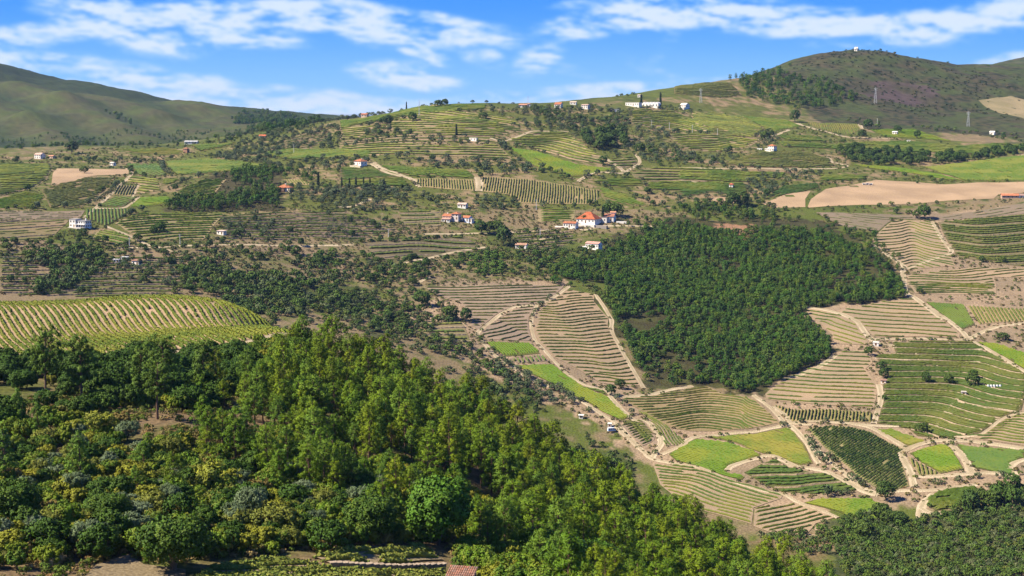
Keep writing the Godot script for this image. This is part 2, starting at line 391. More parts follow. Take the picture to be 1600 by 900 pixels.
# ---------------------------------------------------------------- vineyards
# style: soil, soil worn, vine, vine second, height, greatest width, share of the spacing, gaps, bank every so many rows, bank colour
var STYLE := {
	"bright": [Color(0.099, 0.113, 0.027), Color(0.144, 0.135, 0.045), Color(0.064, 0.111, 0.011), Color(0.107, 0.127, 0.015), 0.85, 1.9, 0.66, 0.02, 0],
	"yellow": [Color(0.142, 0.129, 0.046), Color(0.200, 0.167, 0.071), Color(0.078, 0.103, 0.014), Color(0.131, 0.123, 0.021), 0.85, 1.8, 0.60, 0.05, 0],
	"green": [Color(0.116, 0.116, 0.038), Color(0.199, 0.164, 0.078), Color(0.056, 0.088, 0.013), Color(0.099, 0.111, 0.020), 1.3, 3.2, 0.62, 0.05, 0],
	"dark": [Color(0.095, 0.09, 0.038), Color(0.15, 0.12, 0.06), Color(0.050, 0.088, 0.016), Color(0.075, 0.105, 0.02), 0.95, 2.6, 0.62, 0.03, 0],
	"darkrows": [Color(0.15, 0.15, 0.06), Color(0.29, 0.25, 0.12), Color(0.052, 0.085, 0.016), Color(0.09, 0.11, 0.026), 0.9, 0.85, 0.55, 0.04, 0],
	"olive": [Color(0.171, 0.144, 0.068), Color(0.225, 0.171, 0.090), Color(0.073, 0.086, 0.020), Color(0.103, 0.103, 0.026), 1.2, 2.2, 0.5, 0.06, 0],
	"terrace_tan": [Color(0.385, 0.285, 0.182), Color(0.32, 0.245, 0.16), Color(0.046, 0.074, 0.012), Color(0.092, 0.102, 0.018), 0.85, 0.68, 0.5, 0.03, 0],
	"terrace_grey": [Color(0.27, 0.21, 0.155), Color(0.33, 0.25, 0.18), Color(0.046, 0.072, 0.014), Color(0.084, 0.092, 0.02), 0.85, 0.65, 0.5, 0.04, 0],
	"terrace_green": [Color(0.33, 0.26, 0.14), Color(0.24, 0.21, 0.10), Color(0.056, 0.092, 0.013), Color(0.096, 0.116, 0.019), 1.2, 1.5, 0.5, 0.03, 0],
	"terrace_band": [Color(0.167, 0.157, 0.062), Color(0.254, 0.203, 0.112), Color(0.064, 0.089, 0.018), Color(0.138, 0.150, 0.026), 1.4, 3.4, 0.55, 0.08, 1, Color(0.42, 0.315, 0.195)],
	"walled": [Color(0.117, 0.108, 0.043), Color(0.171, 0.140, 0.068), Color(0.047, 0.067, 0.012), Color(0.072, 0.082, 0.019), 1.0, 1.1, 0.52, 0.03, 4, Color(0.46, 0.36, 0.25)],
	"walled_dull": [Color(0.136, 0.128, 0.055), Color(0.196, 0.162, 0.085), Color(0.051, 0.070, 0.015), Color(0.081, 0.089, 0.022), 1.25, 2.4, 0.55, 0.05, 4, Color(0.30, 0.24, 0.15)],
	"walled_dark": [Color(0.11, 0.10, 0.05), Color(0.19, 0.155, 0.09), Color(0.055, 0.078, 0.02), Color(0.085, 0.10, 0.026), 1.5, 3.0, 0.4, 0.12, 1, Color(0.26, 0.21, 0.15)],
	"fine": [Color(0.359, 0.276, 0.143), Color(0.276, 0.230, 0.106), Color(0.059, 0.078, 0.016), Color(0.088, 0.099, 0.022), 1.1, 1.0, 0.46, 0.05, 0],
	"contour": [Color(0.33, 0.245, 0.14), Color(0.25, 0.20, 0.10), Color(0.050, 0.074, 0.014), Color(0.095, 0.098, 0.022), 0.8, 0.75, 0.5, 0.04, 0],
	"strips": [Color(0.085, 0.105, 0.03), Color(0.12, 0.12, 0.04), Color(0.040, 0.070, 0.014), Color(0.060, 0.084, 0.018), 1.1, 2.6, 0.66, 0.0, 3, Color(0.42, 0.32, 0.21)],
	"garden": [Color(0.26, 0.21, 0.115), Color(0.18, 0.17, 0.07), Color(0.080, 0.108, 0.024), Color(0.128, 0.132, 0.032), 1.1, 2.2, 0.4, 0.15, 1, Color(0.36, 0.28, 0.19)],
	"bare": [Color(0.48, 0.345, 0.215), Color(0.37, 0.265, 0.165)],
	"bare_scrub": [Color(0.33, 0.27, 0.155), Color(0.24, 0.21, 0.11)],
	"fallow": [Color(0.26, 0.20, 0.145), Color(0.21, 0.175, 0.12), Color(0.10, 0.105, 0.045), Color(0.15, 0.135, 0.07), 0.7, 1.2, 0.3, 0.45, 0],
	"fallow_green": [Color(0.19, 0.17, 0.075), Color(0.27, 0.20, 0.12), Color(0.10, 0.11, 0.035), Color(0.15, 0.14, 0.05), 0.8, 1.8, 0.4, 0.35, 2, Color(0.33, 0.25, 0.16)],
	"sparse_cross": [Color(0.28, 0.22, 0.16), Color(0.22, 0.18, 0.13), Color(0.07, 0.10, 0.025), Color(0.10, 0.12, 0.03), 1.3, 1.4, 0.3, 0.25, 0],
	"ledges": [Color(0.2, 0.16, 0.09), Color(0.2, 0.16, 0.09), Color(0.06, 0.085, 0.02), Color(0.10, 0.11, 0.03), 0.8, 1.6, 0.35, 0.3, 1, Color(0.37, 0.275, 0.185)],
	"near_low": [Color(0.36, 0.27, 0.18), Color(0.17, 0.155, 0.065), Color(0.090, 0.125, 0.022), Color(0.17, 0.175, 0.032), 0.75, 0.8, 0.55, 0.35, 0],
	"near_bare": [Color(0.38, 0.285, 0.20), Color(0.24, 0.19, 0.115)],
	"near": [Color(0.47, 0.34, 0.215), Color(0.39, 0.29, 0.18), Color(0.060, 0.093, 0.011), Color(0.128, 0.136, 0.017), 0.95, 0.78, 0.6, 0.05, 0],
}

# one row of vines along a run of points on the ground: a lumpy leafy ridge
func vine_run(s: Shape, run: PackedVector2Array, height: float, width: float, c0: Color, c1: Color, leaves := 0.0) -> void:
	var count := run.size()
	if count < 2: return
	var prev := PackedVector3Array()
	var prev_c := Color()
	var hn := 0.0
	for k in count:
		var p := run[k]
		var d := (run[mini(k + 1, count - 1)] - run[maxi(k - 1, 0)]).normalized()
		var side := Vector3(-d.y, 0, d.x)
		var tip := 0.35 if k == 0 or k == count - 1 else 1.0
		var w := width * rng.randf_range(0.78, 1.16) * 0.5 * tip
		var h := height * rng.randf_range(0.8, 1.14) * tip
		var mid := on_ground(p.x, p.y) + side * rng.randf_range(-0.12, 0.12) * width
		var ring := PackedVector3Array([mid - side * w * 0.8 + Vector3(0, 0.1, 0), mid - side * w + Vector3(0, h * 0.55, 0), mid + Vector3(0, h, 0) + side * w * rng.randf_range(-0.3, 0.3), mid + side * w + Vector3(0, h * 0.55, 0), mid + side * w * 0.8 + Vector3(0, 0.1, 0)])
		var c := c0.lerp(c1, clampf(0.35 + broad_noise.get_noise_2d(p.x * 7.0, p.y * 7.0) * 1.7 + rng.randf_range(-0.3, 0.3) + 0.15 * hn, 0.0, 1.0))
		hn = clampf(hn + rng.randf_range(-0.5, 0.5), 0.0, 1.0)
		if k > 0:
			for e in 4:
				s.flat(prev[e], prev[e + 1], ring[e + 1], ring[e], (prev[e] + prev[e + 1]) * 0.5 - (mid + Vector3(0, h * 0.2, 0)) + side * 0.0 + Vector3(0, 0.3, 0), prev_c)
		if leaves > 0.0:
			var step := 1.0
			if k > 0: step = run[k].distance_to(run[k - 1])
			for q in int(leaves * step + rng.randf()):
				var a := rng.randf_range(-0.3, PI + 0.3)
				var out := (side * cos(a) + Vector3(0, sin(a), 0) + Vector3(d.x, 0, d.y) * rng.randf_range(-0.7, 0.7)).normalized()
				var at := mid + Vector3(d.x, 0, d.y) * rng.randf_range(-0.6, 0.6) * step + Vector3(0, h * 0.5, 0) + Vector3(out.x * w * 1.15, out.y * h * 0.55, out.z * w * 1.15)
				leaf(s, at, out, rng.randf_range(0.13, 0.24), rng.randf_range(0.12, 0.2), c0.lerp(c1, rng.randf()))
		prev = ring
		prev_c = c

func leaf(s: Shape, at: Vector3, out: Vector3, l: float, w: float, col: Color) -> void:
	var r := Vector3(rng.randf_range(-1, 1), rng.randf_range(-1, 1), rng.randf_range(-1, 1))
	var f := (out + r * 0.7).normalized()
	var a := f.cross(r).normalized()
	if a.length_squared() < 0.5: a = f.cross(Vector3.RIGHT).normalized()
	var b := f.cross(a)
	s.quad(at - a * l, at + b * w, at + a * l, at - b * w, (f * 0.6 + out * 0.4).normalized(), col)

# a low earth bank: a ridge with a steep face on the downhill side and a flat top
func bank_run(s: Shape, run: PackedVector2Array, height: float, width: float, col: Color) -> void:
	var prev := PackedVector3Array()
	for k in run.size():
		var p := run[k]
		var d := (run[mini(k + 1, run.size() - 1)] - run[maxi(k - 1, 0)]).normalized()
		var sd := Vector2(-d.y, d.x)
		if ground(p.x + sd.x * 2.0, p.y + sd.y * 2.0) > ground(p.x - sd.x * 2.0, p.y - sd.y * 2.0): sd = -sd
		var down := sd * (width * rng.randf_range(0.8, 1.15))
		var h := height * rng.randf_range(0.8, 1.2)
		var a := p + down * 0.55
		var b := p + down * 0.4
		var e := p - down * 0.45
		var ring := PackedVector3Array([on_ground(a.x, a.y, -0.1), on_ground(b.x, b.y, h), on_ground(p.x, p.y, h * 0.8), on_ground(e.x, e.y, 0.05)])
		if k > 0:
			for q in 3:
				s.flat(prev[q], prev[q + 1], ring[q + 1], ring[q], Vector3(sd.x * 0.3, 1.0, sd.y * 0.3), col * rng.randf_range(0.85, 1.12))
		prev = ring

func plot(label: String, style: String, p: Array, g: Array, spacing: float, single: bool) -> Node3D:
	var st: Array = STYLE[style]
	var poly := outline(p)
	var mid := Vector2.ZERO
	for q in poly: mid += q / poly.size()
	var far := mid.length() > 1000.0
	var bare := g.is_empty()
	var o := thing("bare_field" if bare else ("terraced_slope" if style == "ledges" else "vineyard"), label, "field" if bare else ("terraces" if style == "ledges" else "vineyard"), on_ground(mid.x, mid.y))
	var back := Transform3D(Basis(), -o.position)
	var soil := Shape.new() if style == "ledges" else sheet(poly, 7.0 if far else 4.0, 0.18, st[0], st[1])
	shift(soil, -o.position)
	put("soil", soil, M.soil, o)
	var box := Rect2(poly[0], Vector2.ZERO)
	for q in poly: box = box.expand(q)
	if style == "ledges": plots_here.append(PackedVector2Array())
	else: plots_here.append(poly)
	plot_box.append(box)
	if bare: return o
	var guide := outline(g)
	var chord := (guide[guide.size() - 1] - guide[0]).normalized()
	var across := Vector2(-chord.y, chord.x)
	var lo := 1e9
	var hi := -1e9
	var reach := 0.0
	for q in poly:
		var t := (q - guide[0]).dot(across)
		lo = minf(lo, t); hi = maxf(hi, t)
		reach = maxf(reach, absf((q - guide[0]).dot(chord)))
	var first := (guide[0] - guide[1]).normalized()
	var last := (guide[guide.size() - 1] - guide[guide.size() - 2]).normalized()
	var full := PackedVector2Array([guide[0] + (first - chord).normalized() * (reach + 150.0)])
	full.append_array(guide)
	full.append(guide[guide.size() - 1] + (last + chord).normalized() * (reach + 150.0))
	var curve := Curve2D.new()
	for k in full.size():
		var t := Vector2.ZERO
		if k > 0 and k < full.size() - 1: t = (full[k + 1] - full[k - 1]) * 0.14
		if k == 1 or k == full.size() - 2: t = t.normalized() * minf(t.length(), 15.0)
		curve.add_point(full[k], -t, t)
	curve.bake_interval = 3.0 if far else (0.8 if style.begins_with("near") else 1.5)
	var along := curve.get_baked_points()
	var width := minf(st[5], st[6] * spacing)
	var all := Shape.new()
	var banks := Shape.new()
	var drift := spacing * (0.06 if style == "near" else 0.30)
	var k := int(floor(lo / spacing)) - 8
	var n := 0
	while k * spacing < hi + spacing * 8.0:
		var off := across * (k * spacing)
		var is_bank: bool = st[8] > 0 and posmod(k, st[8] + 1) == 0
		var s := banks if is_bank else (Shape.new() if single else all)
		var run := PackedVector2Array()
		var cut := 0
		for q in along:
			var wob := fine_noise.get_noise_2d(q.x * 0.5 + k * 37.0 * (0.0 if style in ["near", "fine", "bright", "dark", "darkrows"] else 1.0), q.y * 0.5) * drift
			var w := q + off + across * wob
			var ok := Geometry2D.is_point_in_polygon(w, poly)
			if ok and cut > 0:
				cut -= 1
				ok = false
			elif ok and not is_bank and rng.randf() < st[7] * 0.12:
				cut = rng.randi_range(1, 4)
			if ok: run.append(w)
			if (not ok or run.size() > 4000) and run.size() > 0:
				if run.size() > 1:
					if is_bank: bank_run(s, run, 0.7, clampf(spacing * 0.5, 1.5, 3.0), st[9])
					else: vine_run(s, run, st[4], width, st[2], st[3], (9.0 if style == "near" else (26.0 if style == "near_low" else 0.0)))
				run = PackedVector2Array()
				if single and not is_bank and not s.i.is_empty():
					shift(s, -o.position)
					put("vine_row", s, M.vine, o)
					s = Shape.new()
		if run.size() > 1:
			if is_bank: bank_run(s, run, 0.7, clampf(spacing * 0.5, 1.5, 3.0), st[9])
			else: vine_run(s, run, st[4], width, st[2], st[3])
		if single and not is_bank and not s.i.is_empty():
			shift(s, -o.position)
			put("vine_row", s, M.vine, o)
			n += 1
		k += 1
	if not all.i.is_empty():
		shift(all, -o.position)
		put("vine_rows", all, M.vine, o).set_meta("kind", "stuff")
	if not banks.i.is_empty():
		shift(banks, -o.position)
		put("terrace_banks", banks, M.soil, o).set_meta("kind", "stuff")
	return o

func shift(s: Shape, by: Vector3) -> void:
	for k in s.v.size(): s.v[k] += by

var track_count := 0
func track(label: String, p: Array, width: float) -> void:
	var line := outline(p)
	var curve := Curve2D.new()
	for k in line.size():
		var t := Vector2.ZERO
		if k > 0 and k < line.size() - 1: t = (line[k + 1] - line[k - 1]) * 0.16
		curve.add_point(line[k], -t, t)
	curve.bake_interval = 2.0
	var along := curve.get_baked_points()
	var up := 0.30 + 0.02 * (track_count % 9)
	track_count += 1
	var s := Shape.new()
	var cols := [-0.5, -0.3, -0.12, 0.12, 0.3, 0.5]
	for k in along.size():
		var d := (along[mini(k + 1, along.size() - 1)] - along[maxi(k - 1, 0)]).normalized()
		var sd := Vector2(-d.y, d.x)
		var wl := width * 0.62 * (1.0 + 0.25 * fine_noise.get_noise_2d(along[k].x * 3.0, along[k].y * 3.0))
		for t in 6:
			var q: Vector2 = along[k] + sd * wl * cols[t]
			s.v.append(on_ground(q.x, q.y, up - (0.32 if t == 0 or t == 5 else 0.0)))
			s.n.append(slope_normal(q.x, q.y, 2.5))
			var worn := Color(0.56, 0.465, 0.325) if t != 2 and t != 3 else Color(0.40, 0.34, 0.22)
			s.c.append(worn.lerp(Color(0.36, 0.29, 0.18), clampf(0.3 + fine_noise.get_noise_2d(q.x * 2.0, q.y * 2.0 + 50.0), 0.0, 1.0)))
		if k > 0:
			for t in 5:
				var a := (k - 1) * 6 + t
				var n := (s.v[a + 1] - s.v[a]).cross(s.v[a + 6] - s.v[a])
				if n.y > 0.0:
					s.i.append(a); s.i.append(a + 6); s.i.append(a + 1); s.i.append(a + 1); s.i.append(a + 6); s.i.append(a + 7)
				else:
					s.i.append(a); s.i.append(a + 1); s.i.append(a + 6); s.i.append(a + 1); s.i.append(a + 7); s.i.append(a + 6)
	structure("dirt_track", s, M.soil, label)

# ---------------------------------------------------------------- trees and bushes
func tuft(s: Shape, at: Vector3, axis: Vector3, radius: float, count: int, l: float, w: float, c: Color, heart: Vector3) -> void:
	for k in count:
		var r := Vector3(rng.randfn(), rng.randfn(), rng.randfn()).normalized()
		if r.dot(axis) < -0.35: r = -r
		var p := at + r * radius * rng.randf_range(0.35, 1.0)
		var out := ((p - heart).normalized() * 0.4 + r * 0.85 + Vector3(0, 0.2, 0)).normalized()
		var f := (out + Vector3(rng.randf_range(-1, 1), rng.randf_range(-1, 1), rng.randf_range(-1, 1)) * 0.75).normalized()
		var a := (r + Vector3(0, 0.3, 0)).slide(f).normalized()
		if a.length_squared() < 0.5: a = f.cross(Vector3.RIGHT).normalized()
		var b := f.cross(a)
		var cc := c * rng.randf_range(0.82, 1.2)
		s.quad(p - a * l, p + b * w, p + a * l, p - b * w, (f * 0.45 + out * 0.55).normalized(), cc)

func trunk(s: Shape, h: float, r: float, lean: Vector3, col: Color, sides := 7) -> void:
	var prev := Vector3(0, -0.6, 0)
	var pr := r * 1.25
	for k in 4:
		var t := (k + 1) / 4.0
		var p := Vector3(0, h * t, 0) + lean * t * t + Vector3(rng.randf_range(-0.1, 0.1), 0, rng.randf_range(-0.1, 0.1)) * r * 4.0 * (0.0 if k == 3 else 1.0)
		var nr := r * (1.0 - 0.72 * t)
		s.bar(prev, p, pr, nr, sides, col)
		prev = p
		pr = nr

# pine: whorls of rising limbs that end in needle tufts
func make_pine(h: float, wide: float, bare: float, c: Color, whorls: int, per: int, l: float, w: float, tr: float, pointed := 0.6) -> Array:
	var t := Shape.new()
	var f := Shape.new()
	var lean := Vector3(rng.randf_range(-0.5, 0.5), 0, rng.randf_range(-0.5, 0.5)) * h * 0.05
	var bark := Color(0.13, 0.085, 0.06)
	trunk(t, h * 0.97, tr, lean, bark)
	var lop := rng.randf() * TAU
	var heart := Vector3(lean.x * 0.5, h * lerpf(bare, 1.0, 0.3), lean.z * 0.5)
	for k in whorls:
		var q := (k + rng.randf_range(0.1, 0.6)) / whorls
		var env := pow(maxf(0.012, 1.0 - q), pointed) * (0.62 + 0.38 * minf(1.0, q * 4.0))
		var limbs := 6 if q < 0.55 else (5 if q < 0.85 else 3)
		for e in limbs:
			var a := e * TAU / limbs + k * 1.1 + rng.randf_range(-0.35, 0.35)
			var r := wide * 0.5 * env * rng.randf_range(0.62, 1.12) * (1.0 + 0.25 * cos(a - lop))
			if rng.randf() < 0.1: continue
			var y := h * lerpf(bare, 0.97, q) + rng.randf_range(-0.2, 0.2) * h / whorls
			var core := Vector3(0, y, 0) + lean * (y / h) * (y / h)
			var tip := core + Vector3(cos(a) * r, r * lerpf(0.12, 0.8, q) + rng.randf_range(-0.15, 0.15), sin(a) * r)
			if tr > 0.15: t.bar(core - Vector3(0, r * 0.12, 0), tip, tr * 0.2, tr * 0.05, 4, bark)
			var cc := c * rng.randf_range(0.78, 1.22)
			cc = cc.lerp(Color(c.r * 1.5, c.g * 1.28, c.b), rng.randf() * rng.randf())
			var tr_ := wide * 0.09 * rng.randf_range(0.7, 1.3) + 0.12
			tuft(f, tip, Vector3(cos(a) * 0.4, 0.9, sin(a) * 0.4), tr_, per, l, w, cc, heart)
			if r > wide * 0.2: tuft(f, core.lerp(tip, rng.randf_range(0.45, 0.65)) + Vector3(0, 0.12, 0), Vector3.UP, tr_ * 0.9, int(per * 0.7), l, w, cc * 0.95, heart)
	return [t, f]

# broad crown: leaf clumps on a few uneven boughs
func make_round(h: float, wide: float, low: float, c: Color, clumps: int, per: int, l: float, w: float, tr: float, ragged := 0.25, c2 = null) -> Array:
	var t := Shape.new()
	var f := Shape.new()
	var bark := Color(0.14, 0.11, 0.085)
	var lobes := []
	for k in 5 + int(rng.randf() * 3.0):
		var a := k * 2.399 + rng.randf()
		lobes.append([Vector3(cos(a), rng.randf_range(-0.25, 0.8), sin(a)).normalized(), rng.randf_range(0.72, 1.22)])
	var mid := Vector3(0, h * (low + 1.0) * 0.5, 0)
	var half := Vector3(wide * 0.5, h * (1.0 - low) * 0.5, wide * 0.5)
	trunk(t, h * (low + (1.0 - low) * 0.5), tr, Vector3(rng.randf_range(-0.3, 0.3), 0, rng.randf_range(-0.3, 0.3)), bark, 6)
	for k in 4:
		var a := k * 1.7 + rng.randf()
		t.bar(Vector3(0, h * low, 0), mid + Vector3(cos(a) * half.x * 0.6, half.y * 0.3, sin(a) * half.z * 0.6), tr * 0.5, tr * 0.15, 4, bark)
	for k in clumps:
		var d := Vector3(rng.randfn(), rng.randfn(), rng.randfn()).normalized()
		if d.y < -0.55: d.y = -d.y
		var best := 0.72
		for lb in lobes:
			best = maxf(best, lb[1] * (0.72 + 0.36 * maxf(0.0, (d.dot(lb[0]) - 0.55) / 0.45)))
		var r := best * (1.0 - ragged * rng.randf() * rng.randf() * 1.6) * 0.93
		var at := mid + d * half * r
		var cc := c * rng.randf_range(0.8, 1.2)
		if c2 != null: cc = cc.lerp(c2, rng.randf() * rng.randf())
		tuft(f, at, d, minf(half.x, half.y) * 0.30, per, l, w, cc, mid - Vector3(0, half.y * 0.2, 0))
	return [t, f]

func make_cypress(h: float, wide: float, c: Color) -> Array:
	var t := Shape.new()
	var f := Shape.new()
	trunk(t, h * 0.5, 0.18, Vector3.ZERO, Color(0.13, 0.1, 0.08), 5)
	for k in 70:
		var q := (k + rng.randf()) / 70.0
		var a := k * 2.399
		var r := wide * 0.5 * (pow(1.0 - q, 0.75) * minf(1.0, 0.55 + q * 4.0))
		tuft(f, Vector3(cos(a) * r * 0.75, h * (0.06 + 0.93 * q), sin(a) * r * 0.75), Vector3(cos(a), 1, sin(a)).normalized(), 0.4, 9, 0.45, 0.18, c * rng.randf_range(0.85, 1.15), Vector3(0, h * 0.4, 0))
	return [t, f]

func grow(kind: String, made: Array, leaf_mat: Material) -> void:
	if not protos.has(kind): protos[kind] = []
	var both := Shape.new()
	for s in made:
		var k := both.v.size()
		both.v.append_array(s.v); both.n.append_array(s.n); both.c.append_array(s.c)
		for q in s.i: both.i.append(q + k)
	protos[kind].append([made[0].mesh(M.bark), made[1].mesh(leaf_mat), both.mesh(leaf_mat)])

func make_protos() -> void:
	rng.seed = 11
	for k in 7:
		var c: Color = [Color(0.077, 0.132, 0.008), Color(0.062, 0.118, 0.009), Color(0.092, 0.142, 0.008), Color(0.053, 0.104, 0.012), Color(0.070, 0.125, 0.013), Color(0.105, 0.151, 0.008), Color(0.060, 0.116, 0.008)][k]
		grow("pine_tree", make_pine([10.2, 9.4, 11.0, 8.8, 9.8, 10.6, 8.0][k], [6.6, 6.2, 6.0, 6.4, 7.0, 6.2, 5.6][k], [0.30, 0.25, 0.36, 0.2, 0.28, 0.33, 0.16][k], c, 8, 46, 0.26, 0.06, 0.22, [0.75, 0.85, 0.7, 0.9, 0.8, 0.7, 0.85][k]), M.leaf)
	grow("tall_pine", make_pine(13.0, 7.2, 0.42, Color(0.060, 0.105, 0.014), 8, 48, 0.36, 0.08, 0.28, 0.3), M.leaf)
	grow("tall_pine", make_pine(11.5, 6.4, 0.30, Color(0.056, 0.100, 0.015), 9, 46, 0.36, 0.08, 0.26, 0.45), M.leaf)
	for k in 6:
		var c: Color = [Color(0.048, 0.096, 0.013), Color(0.033, 0.074, 0.014), Color(0.066, 0.106, 0.014), Color(0.040, 0.092, 0.012), Color(0.060, 0.100, 0.022), Color(0.029, 0.066, 0.014)][k]
		if k < 3: grow("forest_tree", make_pine([6.8, 7.4, 6.0][k], [3.8, 3.6, 4.2][k], 0.12, c * 1.1, 7, 8, 0.40, 0.16, 0.13, 0.45), M.leaf)
		grow("forest_tree", make_round([5.6, 6.6, 4.8, 5.2, 6.2, 4.4][k], [4.4, 4.0, 4.8, 5.2, 3.9, 4.8][k], 0.08, c, 58, 9, 0.36, 0.17, 0.14, 0.42, Color(c.r * 1.4, c.g * 1.25, c.b)), M.leaf)
	for k in 3:
		grow("oak_tree", make_round([6.4, 6.8, 6.0][k], [6.6, 6.0, 6.8][k], 0.10, [Color(0.044, 0.080, 0.015), Color(0.040, 0.070, 0.016), Color(0.054, 0.084, 0.017)][k], 110, 11, 0.34, 0.24, 0.2), M.leaf)
	for k in 5:
		var c: Color = [Color(0.078, 0.104, 0.050), Color(0.066, 0.094, 0.042), Color(0.088, 0.112, 0.056), Color(0.060, 0.088, 0.036), Color(0.074, 0.098, 0.042)][k]
		grow("olive_tree", make_round([3.6, 3.2, 3.9, 3.4, 3.0][k], [4.2, 4.4, 4.0, 3.6, 4.4][k], 0.05, c, 44, 9, 0.30, 0.15, 0.16, 0.4), M.leaf)
	for k in 6:
		var c: Color = [Color(0.056, 0.092, 0.020), Color(0.046, 0.080, 0.020), Color(0.078, 0.104, 0.020), Color(0.080, 0.104, 0.040), Color(0.060, 0.100, 0.017), Color(0.092, 0.108, 0.046)][k]
		grow("scrub_bush", make_round([2.6, 3.0, 2.2, 2.4, 3.4, 2.0][k], [3.6, 3.4, 3.8, 3.2, 3.6, 3.2][k], 0.02, c, 34, 9, 0.30, 0.18, 0.1, 0.4), M.leaf)
	for k in 3:
		grow("heath_bush", make_round([3.0, 2.4, 3.6][k], [6.0, 5.4, 5.0][k], 0.0, [Color(0.044, 0.062, 0.022), Color(0.054, 0.068, 0.028), Color(0.038, 0.054, 0.020)][k], 26, 7, 0.6, 0.4, 0.1, 0.4), M.leaf)
	for k in 2:
		grow("orchard_tree", make_round([3.2, 3.0][k], [4.2, 4.0][k], 0.08, [Color(0.060, 0.110, 0.018), Color(0.070, 0.118, 0.020)][k], 46, 10, 0.28, 0.2, 0.12, 0.2), M.leaf)
	grow("hedge_bush", make_round(2.2, 3.6, 0.0, Color(0.045, 0.075, 0.018), 34, 9, 0.3, 0.2, 0.1, 0.2), M.leaf)
	for k in 4:
		grow("tussock", make_round([0.8, 1.1, 0.6, 0.9][k], [1.6, 1.8, 1.5, 2.2][k], 0.0, [Color(0.080, 0.098, 0.026), Color(0.060, 0.088, 0.020), Color(0.19, 0.155, 0.07), Color(0.115, 0.110, 0.035)][k], 12, 5, 0.28, 0.16, 0.03, 0.5), M.leaf)
	for k in 4:
		grow("herb", make_round([0.55, 0.8, 0.45, 0.7][k], [1.0, 1.2, 0.9, 1.4][k], 0.0, [Color(0.10, 0.135, 0.02), Color(0.075, 0.115, 0.018), Color(0.26, 0.20, 0.08), Color(0.14, 0.13, 0.035)][k], 22, 12, 0.12, 0.05, 0.02, 0.5), M.leaf)
	grow("cypress_tree", make_cypress(7.5, 1.7, Color(0.026, 0.042, 0.016)), M.leaf)
	# the near hillside, seen close: many small leaves
	for k in 4:
		var c: Color = [Color(0.072, 0.136, 0.010), Color(0.050, 0.103, 0.011), Color(0.106, 0.152, 0.011), Color(0.156, 0.163, 0.014)][k]
		grow("green_shrub", make_round([3.0, 2.6, 2.2, 2.5][k], [3.8, 3.4, 3.4, 3.2][k], 0.0, c, 95, 30, 0.15, 0.085, 0.08, 0.6, Color(0.13, 0.14, 0.02)), M.leaf)
	for k in 2:
		grow("dark_shrub", make_round([3.6, 3.0][k], [4.2, 3.8][k], 0.0, [Color(0.034, 0.069, 0.009), Color(0.041, 0.076, 0.010)][k], 100, 30, 0.16, 0.10, 0.1, 0.35), M.leaf)
	for k in 2:
		grow("brown_shrub", make_round([1.7, 1.4][k], [2.6, 2.4][k], 0.0, [Color(0.150, 0.115, 0.032), Color(0.120, 0.125, 0.028)][k], 70, 26, 0.13, 0.06, 0.06, 0.6), M.leaf)
	for k in 2:
		grow("grey_shrub", make_round([2.6, 3.2][k], [3.4, 3.8][k], 0.05, [Color(0.100, 0.132, 0.068), Color(0.086, 0.118, 0.056)][k], 95, 30, 0.16, 0.055, 0.1, 0.4), M.leaf)
	grow("yellow_shrub", make_round(3.4, 4.2, 0.0, Color(0.185, 0.195, 0.022), 100, 30, 0.17, 0.08, 0.09, 0.6, Color(0.09, 0.12, 0.02)), M.leaf)
	grow("lime_shrub", make_round(3.0, 4.6, 0.0, Color(0.130, 0.140, 0.022), 110, 30, 0.15, 0.07, 0.09, 0.45, Color(0.08, 0.10, 0.02)), M.leaf)
	grow("broadleaf_tree", make_round(8.2, 6.8, -0.02, Color(0.052, 0.118, 0.012), 300, 34, 0.19, 0.13, 0.24, 0.6, Color(0.085, 0.14, 0.018)), M.leaf)
	grow("broadleaf_tree", make_round(6.2, 5.6, -0.02, Color(0.060, 0.120, 0.014), 240, 34, 0.18, 0.12, 0.2, 0.6, Color(0.1, 0.15, 0.02)), M.leaf)
	grow("dark_oak", make_round(6.0, 7.6, 0.03, Color(0.034, 0.070, 0.010), 260, 34, 0.18, 0.12, 0.24, 0.5, Color(0.075, 0.115, 0.014)), M.leaf)
	grow("young_pine", make_pine(8.5, 5.0, 0.06, Color(0.070, 0.130, 0.016), 11, 34, 0.28, 0.065, 0.16, 0.8), M.leaf)
	grow("grass_clump", make_round(0.7, 1.3, 0.0, Color(0.42, 0.30, 0.13), 30, 22, 0.30, 0.02, 0.02, 0.4), M.leaf)

const WORD := {"pine_tree": "pine", "tall_pine": "pine", "young_pine": "pine", "forest_tree": "tree", "oak_tree": "tree", "olive_tree": "olive tree", "scrub_bush": "bush", "heath_bush": "bush", "orchard_tree": "fruit tree", "hedge_bush": "bush", "cypress_tree": "cypress",
	"green_shrub": "shrub", "dark_shrub": "shrub", "brown_shrub": "shrub", "grey_shrub": "shrub", "yellow_shrub": "shrub", "lime_shrub": "shrub", "broadleaf_tree": "tree", "dark_oak": "tree", "grass_clump": "grass", "tussock": "grass", "herb": "grass"}
var first_of := {}
var waiting := {}

